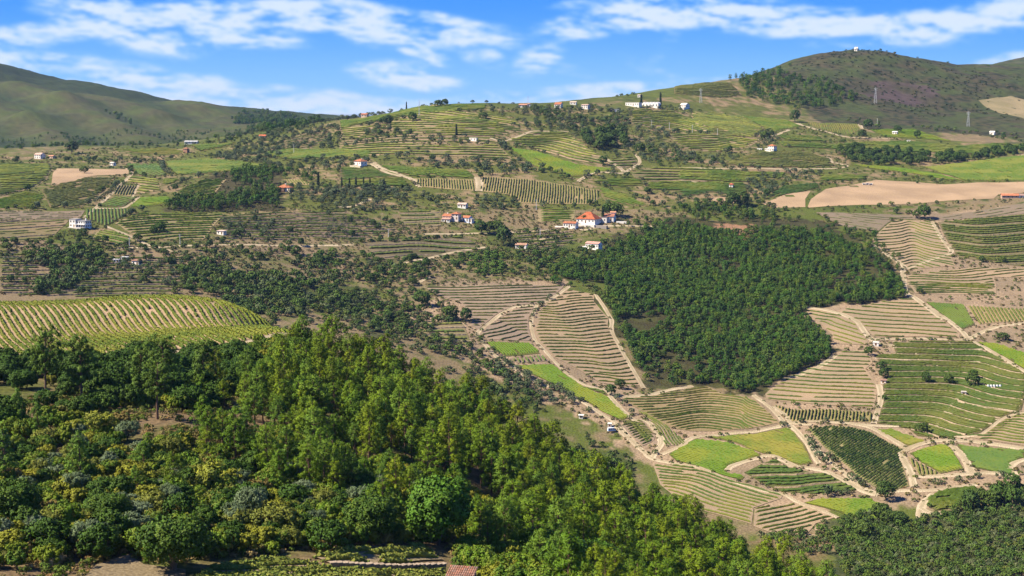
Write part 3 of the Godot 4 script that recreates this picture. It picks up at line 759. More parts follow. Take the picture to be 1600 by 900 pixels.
func plant(kind: String, label: String, x: float, z: float, size: float, group := "") -> Node3D:
	var set_: Array = protos[kind]
	var which := rng.randi_range(0, set_.size() - 1)
	var key := "%s/%d" % [kind, which]
	var o: Node3D
	if first_of.has(key):
		o = first_of[key].duplicate()
		o.name = numbered(kind)
		for m in o.get_meta_list(): o.remove_meta(m)
		add_child(o, true)
	else:
		o = thing(kind, "", "", Vector3.ZERO)
		for q in 2:
			var part := MeshInstance3D.new()
			part.mesh = set_[which][q]
			part.name = ["trunk", "crown"][q]
			o.add_child(part, true)
		first_of[key] = o
	o.transform = stance(x, z, size)
	tag(o, look_of(kind, label, x, which) if group else label, WORD[kind], group)
	return o

func stance(x: float, z: float, size: float) -> Transform3D:
	var s := size * rng.randf_range(0.82, 1.18)
	return Transform3D(Basis(Vector3.UP, rng.randf() * TAU).scaled(Vector3(s * rng.randf_range(0.9, 1.1), s * rng.randf_range(0.88, 1.14), s * rng.randf_range(0.9, 1.1))), on_ground(x, z, -0.05))

# spots for a kind are gathered first; the nearest 300 stand singly, the rest as one mass
func spot(kind: String, label: String, x: float, z: float, size: float) -> void:
	if not waiting.has(kind): waiting[kind] = []
	waiting[kind].append([Vector2(x, z).length() / size, label, x, z, size])

func grove(kind: String, label: String, p: Array, step: float, patchy: float, size: float) -> void:
	var poly := outline(p)
	var lo := poly[0]
	var hi := poly[0]
	for q in poly:
		lo = lo.min(q); hi = hi.max(q)
	var regular := kind == "olive_tree" or kind == "orchard_tree"
	var b := lo.y
	while b < hi.y:
		var a := lo.x
		while a < hi.x:
			var j := 0.28 if regular else 0.5
			var q := Vector2(a + rng.randf_range(-j, j) * step, b + rng.randf_range(-j, j) * step)
			a += step
			if not Geometry2D.is_point_in_polygon(q, poly): continue
			if patchy > 0.0 and broad_noise.get_noise_2d(q.x * 3.0 + 40.0, q.y * 3.0) + rng.randf_range(-0.35, 0.35) < (patchy - 0.5) * 0.8: continue
			if rng.randf() < 0.06: continue
			if patchy >= 0.4 and in_plot(q): continue
			spot(kind, label, q.x, q.y, size * rng.randf_range(0.75, 1.2))
		b += step

func in_plot(q: Vector2) -> bool:
	for k in plots_here.size():
		if plot_box[k].has_point(q) and Geometry2D.is_point_in_polygon(q, plots_here[k]): return true
	return false

func tree_line(kind: String, label: String, p: Array, step: float, size: float) -> void:
	var line := outline(p)
	for k in line.size() - 1:
		var n := maxi(1, int(line[k].distance_to(line[k + 1]) / step))
		for t in n:
			var q: Vector2 = line[k].lerp(line[k + 1], (t + rng.randf_range(-0.15, 0.15)) / n)
			if rng.randf() < 0.07: continue
			spot(kind, label, q.x + rng.randf_range(-0.8, 0.8), q.y + rng.randf_range(-0.8, 0.8), size * rng.randf_range(0.75, 1.2))

const LOOK := {"pine_tree": ["broad crowned", "round topped", "tall slender", "low spreading", "wide blue green", "tall yellow green", "small bushy"], "forest_tree": ["pointed", "rounded", "tall pointed", "taller rounded", "bright pointed", "low", "wide", "slim", "small dark"],
	"olive_tree": ["pale", "darker", "silvery", "small", "flat topped"], "scrub_bush": ["green", "dark", "yellowish", "greyish", "tall", "pale"], "green_shrub": ["tall", "dark green", "loose", "yellow green"], "dark_shrub": ["large", "rounded"], "brown_shrub": ["larger", "smaller"], "grey_shrub": ["low", "taller"], "heath_bush": ["wide", "small", "taller"], "oak_tree": ["broad", "spreading", "compact"], "orchard_tree": ["dense", "flatter"]}
const PLACES := {"green pine in the wood descending the near ridge": [[-40.0, "at the upper end of the ridge wood"], [0.0, "of the ridge wood above the tall leafy trees"], [35.0, "on the ridge in line with the bright vineyard strip"], [400.0, "at the lower right end of the ridge wood"]],
	"leafy shrub of the thicket on the near hillside": [[-45.0, "of the thicket at the left end of the near hillside"], [-20.0, "of the thicket round the broom mound"], [400.0, "of the thicket above the little terrace vineyard"]],
	"dark green pine in the dense wood on the far slope": [[70.0, "in the dense wood beside the tall tan terraces"], [110.0, "in the dense wood above the contour vineyard"], [400.0, "in the right lobe of the dense wood"]],
	"dark shrub in the shaded thicket under the tall pines": [[-50.0, "in the shade under the left umbrella pine"], [400.0, "in the shade under the tallest bare trunked pine"]]}
func look_of(kind: String, label: String, x: float, which: int) -> String:
	var where := label
	if PLACES.has(label):
		for e in PLACES[label]:
			if x < e[0]:
				where = WORD[kind] + " " + e[1]
				break
	var words: Array = LOOK.get(kind, [])
	return "%s %s" % [words[which % words.size()], where] if words else where

# ground growth nobody could count: one mass
func carpet(kind: String, called: String, label: String, p: Array, step: float, cover: float) -> void:
	var poly := outline(p)
	var lo := poly[0]
	var hi := poly[0]
	for q in poly:
		lo = lo.min(q); hi = hi.max(q)
	var set_: Array = protos[kind]
	var sorted := []
	for q in set_.size(): sorted.append([])
	for b in int((hi.y - lo.y) / step):
		for a in int((hi.x - lo.x) / step):
			var q := lo + Vector2(a + rng.randf(), b + rng.randf()) * step
			if not Geometry2D.is_point_in_polygon(q, poly) or in_plot(q): continue
			if broad_noise.get_noise_2d(q.x * 5.0, q.y * 5.0 + 70.0) + fine_noise.get_noise_2d(q.x * 1.5, q.y * 1.5) + rng.randf_range(-0.3, 0.3) > cover: continue
			sorted[rng.randi_range(0, set_.size() - 1)].append(q)
	var o := thing(called, label, "ground cover", Vector3.ZERO)
	o.set_meta("kind", "stuff")
	for k in set_.size():
		if sorted[k].is_empty(): continue
		var mm := MultiMesh.new()
		mm.transform_format = MultiMesh.TRANSFORM_3D
		mm.use_colors = true
		mm.mesh = set_[k][2]
		mm.instance_count = sorted[k].size()
		for e in sorted[k].size():
			mm.set_instance_transform(e, stance(sorted[k][e].x, sorted[k][e].y, rng.randf_range(0.7, 1.4)))
			var g := rng.randf_range(0.75, 1.25)
			mm.set_instance_color(e, Color(g * rng.randf_range(0.9, 1.2), g, g))
		var mi := MultiMeshInstance3D.new()
		mi.multimesh = mm
		mi.name = "plants"
		mi.set_meta("kind", "stuff")
		o.add_child(mi, true)

const MASS_LABEL := {"forest_tree": "mass of dark green pines filling the dense wood beyond the nearest trees", "olive_tree": "many small grey green olive trees scattered over the upper slopes", "scrub_bush": "many dark bushes scattered over the far slopes", "heath_bush": "low bushes dotted over the far heather hill", "pine_tree": "further green pines crowding the near wooded slope", "green_shrub": "leafy undergrowth covering the near hillside"}
func plant_waiting() -> void:
	for kind in waiting:
		var list: Array = waiting[kind]
		list.sort_custom(func(a, b): return a[0] < b[0])
		var singles := mini(list.size(), 290)
		var spread := {}   # of each stand: how far it reaches across and into the view
		for k in singles:
			var e: Array = list[k]
			if not spread.has(e[1]): spread[e[1]] = [1e9, -1e9, 1e9, -1e9, 0]
			var r: Array = spread[e[1]]
			var u: float = e[2] / -e[3]
			r[0] = minf(r[0], u); r[1] = maxf(r[1], u)
			r[2] = minf(r[2], -e[3]); r[3] = maxf(r[3], -e[3]); r[4] += 1
		for k in singles:
			var e: Array = list[k]
			var r: Array = spread[e[1]]
			var o := plant(kind, e[1], e[2], e[3], e[4], e[1])
			if r[4] > 8:
				var side: String = ["left", "middle", "right"][clampi(int((e[2] / -e[3] - r[0]) / maxf(r[1] - r[0], 1e-6) * 3.0), 0, 2)]
				var depth: String = ["lower", "central", "upper"][clampi(int((-e[3] - r[2]) / maxf(r[3] - r[2], 1e-6) * 3.0), 0, 2)]
				o.set_meta("label", "%s, %s %s" % [o.get_meta("label"), depth, side])
		if list.size() > singles:
			var set_: Array = protos[kind]
			var sorted := []
			for q in set_.size(): sorted.append([])
			for k in range(singles, list.size()): sorted[rng.randi_range(0, set_.size() - 1)].append(list[k])
			var o := thing(kind + "_mass", MASS_LABEL.get(kind, "more of the same plants growing further off"), WORD[kind] + " mass", Vector3.ZERO)
			o.set_meta("kind", "stuff")
			for q in set_.size():
				if sorted[q].is_empty(): continue
				var mm := MultiMesh.new()
				mm.transform_format = MultiMesh.TRANSFORM_3D
				mm.use_colors = true
				mm.mesh = set_[q][2]
				mm.instance_count = sorted[q].size()
				for k in sorted[q].size():
					var e: Array = sorted[q][k]
					mm.set_instance_transform(k, stance(e[2], e[3], e[4]))
					var g := rng.randf_range(0.8, 1.2)
					mm.set_instance_color(k, Color(g * rng.randf_range(0.92, 1.12), g, g * rng.randf_range(0.9, 1.1)))
				var mi := MultiMeshInstance3D.new()
				mi.multimesh = mm
				mi.name = "plants"
				mi.set_meta("kind", "stuff")
				o.add_child(mi, true)

# ---------------------------------------------------------------- buildings
const WHITE := Color(0.80, 0.78, 0.74)
const TILE := Color(0.36, 0.15, 0.08)
const PALE_TILE := Color(0.50, 0.27, 0.17)

# one block of a house with its base at y = 0: walls, roof, windows and a door, as parts of the building
func block(o: Node3D, at: Vector3, size: Vector3, roof: String, wall_c: Color, roof_c: Color, windows := Vector2i(3, 1), pitch := 0.32, door := true) -> void:
	var s := Shape.new()
	var w := size.x * 0.5
	var d := size.z * 0.5
	var h := size.y
	s.box(Vector3(at.x - w, at.y - 4.0, at.z - d), Vector3(at.x + w, at.y + h, at.z + d), wall_c)
	var ridge := 0.0
	if roof == "gable":
		ridge = d * pitch * 1.6
		for e in [-1.0, 1.0]:
			s.tri(at + Vector3(e * w, h, -d), at + Vector3(e * w, h, d), at + Vector3(e * w, h + ridge, 0), Vector3(e, 0, 0), wall_c)
	put("wall", s, M.plaster, o)
	var r := Shape.new()
	var x := w + 0.45
	var z := d + 0.45
	var y := at.y + h
	var a := Vector3(at.x, 0, at.z)
	match roof:
		"gable":
			var t := ridge * z / d
			for e in [-1.0, 1.0]:
				var n: Vector3 = Vector3(0, z, e * t).normalized()
				var drop := ridge * 0.45 / d
				roof_slope(r, a + Vector3(-x, y - drop, e * z), a + Vector3(x, y - drop, e * z), a + Vector3(x, y + ridge, 0), a + Vector3(-x, y + ridge, 0), n, roof_c)
		"hip":
			var rise := minf(x, z) * pitch * 1.6
			var rx := maxf(0.0, x - z)
			var rz := maxf(0.0, z - x)
			var c0 := a + Vector3(-x, y, -z)
			var c1 := a + Vector3(x, y, -z)
			var c2 := a + Vector3(x, y, z)
			var c3 := a + Vector3(-x, y, z)
			var p0 := a + Vector3(-rx, y + rise, -rz)
			var p1 := a + Vector3(rx, y + rise, rz)
			var q0 := p0 if rz == 0.0 else p0
			roof_slope(r, c3, c2, p1, (a + Vector3(-rx, y + rise, rz)), Vector3(0, 1, 0.6), roof_c)
			roof_slope(r, c1, c0, q0, (a + Vector3(rx, y + rise, -rz)), Vector3(0, 1, -0.6), roof_c)
			roof_slope(r, c2, c1, (a + Vector3(rx, y + rise, -rz)), p1, Vector3(0.6, 1, 0), roof_c)
			roof_slope(r, c0, c3, (a + Vector3(-rx, y + rise, rz)), p0, Vector3(-0.6, 1, 0), roof_c)
			r.quad(c0 - Vector3(0, .15, 0), c1 - Vector3(0, .15, 0), c2 - Vector3(0, .15, 0), c3 - Vector3(0, .15, 0), Vector3.DOWN, roof_c)
		"shed":
			roof_slope(r, a + Vector3(-x, y + 0.1, z), a + Vector3(x, y + 0.1, z), a + Vector3(x, y + 0.1 + z * pitch * 1.5, -z), a + Vector3(-x, y + 0.1 + z * pitch * 1.5, -z), Vector3(0, 1, 0.3), roof_c)
		_:
			r.box(a + Vector3(-x + 0.25, y + 0.003, -z + 0.25), a + Vector3(x - 0.25, y + 0.45, z - 0.25), roof_c)
	put("roof", r, M.tile if roof != "flat" else M.plaster, o)
	# windows on the four sides: a frame standing proud with a dark pane set in it
	for side in 4:
		var along := size.x if side % 2 == 0 else size.z
		var n := windows.x if side % 2 == 0 else maxi(1, int(windows.x * size.z / size.x))
		var turn := Basis(Vector3.UP, side * PI * 0.5)
		var depth := d if side % 2 == 0 else w
		for floor_ in windows.y:
			for k in n:
				var t := Transform3D(turn, at + turn * Vector3((k + 0.5) / n * along - along * 0.5, (floor_ + 0.56) * h / windows.y, depth))
				var is_door: bool = door and floor_ == 0 and side == 0 and k == n / 2
				var wf := Shape.new()
				var hw := 0.55
				var low := -h / windows.y * 0.55 + 0.1 if is_door else -0.7
				wf.box(Vector3(-hw - 0.12, low, -0.05), Vector3(-hw, 0.8, 0.06), Color(0.62, 0.58, 0.5), t)
				wf.box(Vector3(hw, low, -0.05), Vector3(hw + 0.12, 0.8, 0.06), Color(0.62, 0.58, 0.5), t)
				wf.box(Vector3(-hw, 0.68, -0.05), Vector3(hw, 0.8, 0.06), Color(0.62, 0.58, 0.5), t)
				wf.box(Vector3(-hw, low, -0.05), Vector3(hw, low + 0.1, 0.08), Color(0.62, 0.58, 0.5), t)
				var f := put("door" if is_door else "window", wf, M.plaster, o)
				var pane := Shape.new()
				pane.box(Vector3(-hw, low + 0.1, -0.1), Vector3(hw, 0.68, 0.025), Color(0.16, 0.09, 0.05) if is_door else Color(0.035, 0.04, 0.05), t)
				put("leaf" if is_door else "pane", pane, M.pane, f)

# a roof slope from eave (a, b) up to ridge (c, d) in rounded tile courses
func roof_slope(r: Shape, a: Vector3, b: Vector3, c: Vector3, d: Vector3, n: Vector3, col: Color) -> void:
	var rows := clampi(int(((c + d) * 0.5 - (a + b) * 0.5).length() / 0.8), 3, 12)
	n = (b - a).cross(d - a) if (d - a).length() > 0.01 else (b - a).cross(c - a)
	n = n.normalized() * (1.0 if n.y > 0.0 else -1.0)
	for k in rows:
		var t0 := k / float(rows)
		var t1 := (k + 1) / float(rows)
		var e0 := a.lerp(d, t0) + n * 0.14
		var e1 := b.lerp(c, t0) + n * 0.14
		var f0 := a.lerp(d, t1) + n * 0.03
		var f1 := b.lerp(c, t1) + n * 0.03
		var cols := clampi(int(e0.distance_to(e1) / 1.2), 1, 22)
		for q in cols:
			var u0 := q / float(cols)
			var u1 := (q + 1) / float(cols)
			r.flat(e0.lerp(e1, u0), e0.lerp(e1, u1), f0.lerp(f1, u1), f0.lerp(f1, u0), n, col * rng.randf_range(0.8, 1.2))
		r.flat(e0, e1, e1 - n * 0.13, e0 - n * 0.13, (a + b - c - d).normalized() + Vector3(0, 0.001, 0), col * 0.9)

func chimney(o: Node3D, at: Vector3, h: float, c: Color) -> void:
	var s := Shape.new()
	s.box(at + Vector3(-0.45, -1.0, -0.45), at + Vector3(0.45, h, 0.45), c)
	s.box(at + Vector3(-0.6, h, -0.6), at + Vector3(0.6, h + 0.2, 0.6), c)
	put("chimney", s, M.plaster, o)

func terrace(o: Node3D, lo: Vector3, hi: Vector3, c: Color, called := "terrace") -> void:
	var s := Shape.new()
	s.box(lo, hi, c)
	put(called, s, M.plaster, o)

func house(called: String, label: String, category: String, at: Array, turn: float) -> Node3D:
	var o := thing(called, label, category, on_ground(at[0], at[1]) + Vector3(0, 0.2, 0), -turn * 1.2)
	o.scale = Vector3.ONE * 0.8
	return o

const SPOT := {
	"white_house_left": [-271.2, -881.9],
	"orange_house": [-169.2, -1055.4],
	"white_house": [-123.5, -1150.3],
	"plateau_house": [-454.4, -1359.6],
	"plateau_annex": [-442.9, -1360.3],
	"shed_left": [-359.9, -1273.0],
	"tower_house": [-324.0, -1406.2],
	"long_shed": [-333.7, -1472.9],
	"red_barn": [-253.4, -1441.1],
	"pink_house": [-42.1, -984.8],
	"blue_annex": [-31.3, -983.3],
	"upper_cottage": [-35.6, -1017.1],
	"winery_hall": [53.8, -985.2],
	"winery_front": [40.8, -974.3],
	"winery_right": [68.5, -990.5],
	"lone_white": [53.8, -920.5],
	"tiled_cottage": [6.3, -917.4],
	"low_white": [-185.3, -895.6],
	"slope_shed": [-213.9, -798.6],
	"caravan_a": [-225.7, -799.1],
	"caravan_b": [-223.4, -808.2],
	"white_wall": [-33.8, -1246.8],
	"crest_house_a": [48.8, -1483.4],
	"crest_house_b": [12.0, -1474.1],
	"crest_house_c": [77.0, -1484.5],
	"crest_house_d": [65.6, -1515.9],
	"crest_house_e": [-153.6, -1480.1],
	"winery_long_a": [130.1, -1518.8],
	"winery_long_b": [150.2, -1528.0],
	"winery_low": [106.6, -1477.2],
	"crest_villa": [187.9, -1543.4],
	"hill_house": [235.4, -1278.3],
	"chapel": [473.4, -1960.8],
	"white_hut_a": [388.2, -1434.1],
	"white_hut_b": [492.3, -1450.5],
	"red_roof_right": [368.8, -1043.4],
	"field_kiosk": [280.0, -1109.5],
	"terrace_hut": [189.4, -723.2],
	"stone_hut": [178.1, -663.9],
	"wall_hut": [209.0, -640.3],
	"tank_row": [225.8, -648.2],
	"van_shed": [44.1, -609.3],
	"white_shed": [43.6, -615.3],
	"lane_shed": [31.3, -625.4],
	"red_hut": [170.4, -1094.2],
	"right_bin": [386.4, -1378.1],
	"mast_a": [-91.1, -1392.0],
	"mast_b": [16.6, -1474.0],
	"pylon_a": [426.9, -1667.6],
	"pylon_b": [497.8, -1546.0],
	"pylon_c": [211.1, -1587.7],
	"pole_a": [-228.3, -836.6],
	"pole_b": [-202.2, -854.1],
	"pole_c": [-81.5, -925.8],
	"pole_d": [-20.5, -955.3],
	"pole_e": [17.6, -1017.4],
	"pole_f": [-195.8, -1268.4],
	"pole_g": [387.6, -1503.4],
	"pole_h": [19.1, -950.2],
	"pole_i": [136.7, -1388.0],
	"pole_j": [153.2, -1378.6],
	"pole_k": [174.6, -1370.2],
	"pole_l": [196.5, -1354.0],
	"crest_cottage_f": [145.3, -1612.8],
	"near_hut": [-5.5, -150.5],
}
const NEAR_WALL := [-20.5, -153.5, -17.4, -154.3, -13.3, -156.8, -8.4, -162]

func build_houses() -> void:
	var o: Node3D
	# left plateau and slope
	o = house("villa", "big white flat roofed house with dark glazed balcony on the left slope", "house", SPOT.white_house_left, 0.35)
	block(o, Vector3(-4.2, 0, 0.5), Vector3(6, 6.2, 7), "flat", WHITE, Color(0.3, 0.29, 0.28), Vector2i(2, 2))
	block(o, Vector3(3.2, 0, -0.5), Vector3(9, 5.2, 7), "flat", Color(0.74, 0.76, 0.78), Color(0.22, 0.22, 0.23), Vector2i(4, 2))
	terrace(o, Vector3(-1.1, 2.6, 3.0), Vector3(7.8, 2.9, 4.6), Color(0.7, 0.7, 0.7), "balcony")
	terrace(o, Vector3(-7.5, -4, 4.01), Vector3(8.4, 0.4, 6.2), Color(0.55, 0.52, 0.48))
	chimney(o, Vector3(5, 5.6, -1), 1.2, WHITE)
	o = house("villa", "white house with orange tiled roof and dark arcade on the left plateau", "house", SPOT.orange_house, 0.35)
	block(o, Vector3(-1.5, 0, 0), Vector3(9, 3.4, 8), "hip", WHITE, TILE * 1.15, Vector2i(2, 1))
	block(o, Vector3(4.4, 0, 1.8), Vector3(5, 3.0, 6), "hip", WHITE, TILE * 1.15, Vector2i(2, 1))
	block(o, Vector3(-1.0, 0, 5.3), Vector3(6, 2.5, 2.4), "shed", Color(0.1, 0.06, 0.04), TILE * 1.1, Vector2i(2, 1))
	block(o, Vector3(-8.5, 0.2, -3), Vector3(4, 2.4, 4), "gable", WHITE, TILE * 1.2, Vector2i(1, 1))
	chimney(o, Vector3(-1, 4, -1), 2.2, WHITE)
	o = house("villa", "white cube house with red hipped roof on the middle hill", "house", SPOT.white_house, 0.62)
	block(o, Vector3(0, 0, 0), Vector3(10.5, 4.4, 8.5), "hip", WHITE, TILE * 1.1, Vector2i(3, 1))
	terrace(o, Vector3(-8, -4, 4.27), Vector3(8, 0.3, 7.5), Color(0.5, 0.44, 0.35))
	chimney(o, Vector3(1.5, 5, -1), 2.0, WHITE)
	o = house("farmhouse", "white farmhouse with pale roof at the far left plateau edge", "house", SPOT.plateau_house, 0.4)
	block(o, Vector3.ZERO, Vector3(10, 4.6, 8), "gable", WHITE, Color(0.55, 0.40, 0.33), Vector2i(3, 2))
	o = house("farm_annex", "small pinkish annex right of the far left farmhouse", "shed", SPOT.plateau_annex, 0.4)
	block(o, Vector3.ZERO, Vector3(7, 2.6, 5), "gable", Color(0.55, 0.42, 0.34), PALE_TILE, Vector2i(2, 1))
	o = house("farm_shed", "small white shed at the top of the bare tan field", "shed", SPOT.shed_left, 0.5)
	block(o, Vector3.ZERO, Vector3(5.5, 3.0, 4), "gable", WHITE, Color(0.6, 0.55, 0.5), Vector2i(2, 1))
	o = house("tower_house", "small square brick red house on the green plateau", "house", SPOT.tower_house, 0.3)
	block(o, Vector3.ZERO, Vector3(5.5, 4.8, 5.5), "hip", Color(0.42, 0.22, 0.14), Color(0.46, 0.24, 0.15), Vector2i(1, 2))
	o = house("farm_shed", "long low pale farm shed under the left hill", "shed", SPOT.long_shed, 0.1)
	block(o, Vector3.ZERO, Vector3(17, 2.4, 6), "gable", Color(0.62, 0.62, 0.6), Color(0.42, 0.43, 0.45), Vector2i(4, 1))
	o = house("barn", "tiny red roofed barn at the foot of the wooded shoulder", "barn", SPOT.red_barn, 0.2)
	block(o, Vector3.ZERO, Vector3(9, 2.6, 6), "gable", Color(0.6, 0.5, 0.42), Color(0.52, 0.16, 0.08), Vector2i(2, 1))
	# centre
	o = house("villa", "rambling pale house with orange roofs among the olives", "house", SPOT.pink_house, 0.3)
	block(o, Vector3(-3.2, 0, 0.6), Vector3(8, 3.6, 7), "gable", Color(0.72, 0.62, 0.58), TILE * 1.15, Vector2i(3, 1))
	block(o, Vector3(4.0, 0.6, -0.5), Vector3(6.5, 4.8, 7), "hip", Color(0.72, 0.62, 0.58), TILE * 1.15, Vector2i(2, 2))
	block(o, Vector3(-2.6, -1.6, 6.2), Vector3(7.4, 2.6, 4.2), "shed", WHITE, Color(0.55, 0.34, 0.27), Vector2i(3, 1))
	chimney(o, Vector3(-4, 4.2, 0), 2.0, WHITE)
	o = house("villa_annex", "small bluish white house with orange roof beside the rambling house", "house", SPOT.blue_annex, 0.45)
	block(o, Vector3.ZERO, Vector3(7, 3.6, 6), "gable", Color(0.66, 0.72, 0.8), TILE * 1.15, Vector2i(2, 1))
	block(o, Vector3(4.6, -0.4, 0.5), Vector3(3, 2.6, 4), "flat", WHITE, Color(0.7, 0.6, 0.5), Vector2i(1, 1))
	o = house("cottage", "little white cottage above the rambling orange roofed house", "house", SPOT.upper_cottage, 0.35)
	block(o, Vector3.ZERO, Vector3(8, 3.0, 5), "gable", WHITE, Color(0.55, 0.42, 0.36), Vector2i(3, 1))
	o = house("winery", "winery with a large red hipped tile roof in the centre", "winery", SPOT.winery_hall, 0.4)
	block(o, Vector3(0, 0, 0), Vector3(17.5, 3.8, 13.5), "hip", WHITE, Color(0.40, 0.125, 0.06), Vector2i(5, 1), 0.52)
	block(o, Vector3(4, 0, -9.5), Vector3(20, 4.6, 5), "flat", Color(0.62, 0.6, 0.58), Color(0.26, 0.2, 0.2), Vector2i(5, 1))
	terrace(o, Vector3(-6, -5, 6.8), Vector3(10, -0.6, 10.5), Color(0.68, 0.66, 0.62))
	terrace(o, Vector3(10.01, -6, 6.0), Vector3(21, -1.2, 9.5), Color(0.30, 0.27, 0.24), "retaining_wall")
	o = house("press_house", "low white building with red roof and a row of small windows left of the winery", "building", SPOT.winery_front, 0.4)
	block(o, Vector3.ZERO, Vector3(11.5, 4.0, 6.5), "gable", WHITE, TILE * 1.1, Vector2i(5, 1), 0.26)
	terrace(o, Vector3(-14, -5, 0), Vector3(-5.77, 0.9, 3), Color(0.7, 0.68, 0.66), "garden_wall")
	o = house("villa", "white house with brick roof and tall white chimney block right of the winery", "house", SPOT.winery_right, 0.25)
	block(o, Vector3.ZERO, Vector3(9.5, 4.4, 7), "gable", WHITE, Color(0.38, 0.17, 0.11), Vector2i(2, 1), 0.36)
	block(o, Vector3(2.4, 3.0, -5.2), Vector3(4.4, 4.4, 3.4), "gable", WHITE, PALE_TILE, Vector2i(3, 1))
	terrace(o, Vector3(7, -5, 2), Vector3(16, 0.2, 2.6), WHITE, "garden_wall")
	o = house("cottage", "lone long white house at the top edge of the dense wood", "house", SPOT.lone_white, 0.55)
	block(o, Vector3.ZERO, Vector3(12.5, 4.4, 6), "gable", WHITE, Color(0.52, 0.30, 0.25), Vector2i(5, 1), 0.3)
	block(o, Vector3(-8.2, -1.4, 1), Vector3(3.6, 2.4, 3), "flat", WHITE, WHITE, Vector2i(1, 1))
	o = house("cottage", "small cottage with pale tiled roof and open porch below the road", "house", SPOT.tiled_cottage, 0.25)
	block(o, Vector3.ZERO, Vector3(9, 2.9, 5.5), "gable", WHITE, Color(0.42, 0.26, 0.18), Vector2i(3, 1), 0.3)
	terrace(o, Vector3(3.6, -4, 2.77), Vector3(5.2, 1.6, 5), WHITE, "porch_wall")
	o = house("farm_shed", "low white shed at the right end of the striped terraces", "shed", SPOT.low_white, 0.4)
	block(o, Vector3.ZERO, Vector3(6.5, 2.6, 4), "shed", WHITE, Color(0.62, 0.5, 0.45), Vector2i(2, 1), 0.15)
	o = house("farm_shed", "white shed with brown roof on the stony olive slope", "shed", SPOT.slope_shed, 0.35)
	block(o, Vector3.ZERO, Vector3(6.2, 2.8, 4), "shed", WHITE, Color(0.34, 0.2, 0.15), Vector2i(2, 1), 0.2)
	o = house("hut", "pale lean-to hut left of the white shed on the stony slope", "hut", SPOT.caravan_b, 0.2)
	block(o, Vector3.ZERO, Vector3(4.4, 2.0, 2.6), "shed", Color(0.6, 0.66, 0.68), Color(0.66, 0.68, 0.68), Vector2i(2, 1), 0.1)
	o = house("hut", "leftmost pale hut on the stony slope", "hut", SPOT.caravan_a, 0.1)
	block(o, Vector3.ZERO, Vector3(4.2, 2.1, 2.6), "flat", Color(0.72, 0.72, 0.72), Color(0.75, 0.75, 0.75), Vector2i(2, 1))
	o = house("farm_shed", "long white wall like shed on the bare band of the middle hill", "shed", SPOT.white_wall, 0.5)
	block(o, Vector3.ZERO, Vector3(9.5, 2.6, 3), "flat", WHITE, WHITE, Vector2i(2, 1))
	# crest
	o = house("villa", "white crest house with bright orange roof", "house", SPOT.crest_house_a, 0.4)
	block(o, Vector3.ZERO, Vector3(9, 4.2, 7), "gable", WHITE, TILE * 1.15, Vector2i(3, 1), 0.42)
	o = house("villa", "low orange roofed house at the left of the crest hamlet", "house", SPOT.crest_house_b, 0.2)
	block(o, Vector3.ZERO, Vector3(11, 2.8, 6), "gable", WHITE, Color(0.5, 0.26, 0.18), Vector2i(3, 1))
	block(o, Vector3(7.4, 0, 0.5), Vector3(3.8, 3.8, 4), "hip", Color(0.62, 0.66, 0.74), Color(0.48, 0.3, 0.24), Vector2i(1, 1))
	o = house("villa", "plain white crest house with pale roof, rightmost of the hamlet", "house", SPOT.crest_house_c, 0.45)
	block(o, Vector3.ZERO, Vector3(9.5, 4.4, 7), "gable", WHITE, Color(0.56, 0.42, 0.36), Vector2i(3, 2), 0.2)
	o = house("cottage", "small pale roofed cottage between the two larger crest houses", "house", SPOT.crest_house_d, 0.3)
	block(o, Vector3.ZERO, Vector3(8.5, 2.6, 5), "gable", WHITE, Color(0.6, 0.5, 0.42), Vector2i(2, 1))
	o = house("cottage", "orange roofed house alone on the left shoulder of the middle hill", "house", SPOT.crest_house_e, 0.3)
	block(o, Vector3.ZERO, Vector3(8, 3.0, 6), "gable", Color(0.66, 0.5, 0.4), TILE * 1.15, Vector2i(2, 1))
	o = house("cottage", "tiny white cottage on the slope above the long crest winery", "house", SPOT.crest_cottage_f, 0.3)
	block(o, Vector3.ZERO, Vector3(6, 2.4, 4), "gable", WHITE, Color(0.6, 0.52, 0.46), Vector2i(2, 1))
	o = house("winery", "left half of the long white crest winery with low roof", "winery", SPOT.winery_long_a, 0.45)
	block(o, Vector3.ZERO, Vector3(20, 4.2, 9), "flat", WHITE, Color(0.74, 0.72, 0.7), Vector2i(6, 1))
	o = house("winery", "right half of the long white crest winery with row of gables", "winery", SPOT.winery_long_b, 0.45)
	for k in 5:
		gable_bay(o, Vector3(-9.6 + k * 4.8, 0, 0))
	o = house("storehouse", "low flat white storehouse below the crest winery", "building", SPOT.winery_low, 0.1)
	block(o, Vector3.ZERO, Vector3(12, 2.4, 4), "flat", WHITE, Color(0.72, 0.72, 0.7), Vector2i(3, 1))
	o = house("villa", "white villa with wide low gable right of the crest winery", "house", SPOT.crest_villa, 0.6)
	block(o, Vector3.ZERO, Vector3(9, 4.0, 10), "gable", WHITE, Color(0.66, 0.6, 0.54), Vector2i(3, 1), 0.34)
	block(o, Vector3(0, -2.0, 6.5), Vector3(8.5, 2.6, 3), "flat", WHITE, WHITE, Vector2i(3, 1))
	o = house("villa", "white two storey house with orange roof on the right hillside", "house", SPOT.hill_house, 0.6)
	block(o, Vector3.ZERO, Vector3(7.5, 5.6, 7), "hip", WHITE, TILE * 1.15, Vector2i(3, 2))
	block(o, Vector3(0, 0, 5.2), Vector3(11, 2.5, 3.4), "flat", WHITE, WHITE, Vector2i(4, 1))
	block(o, Vector3(-15, 0, 1.5), Vector3(6, 2.2, 3), "flat", Color(0.66, 0.66, 0.64), Color(0.66, 0.66, 0.64), Vector2i(2, 1))
	o = house("chapel", "small white chapel on the summit of the heather hill", "chapel", SPOT.chapel, 0.4)
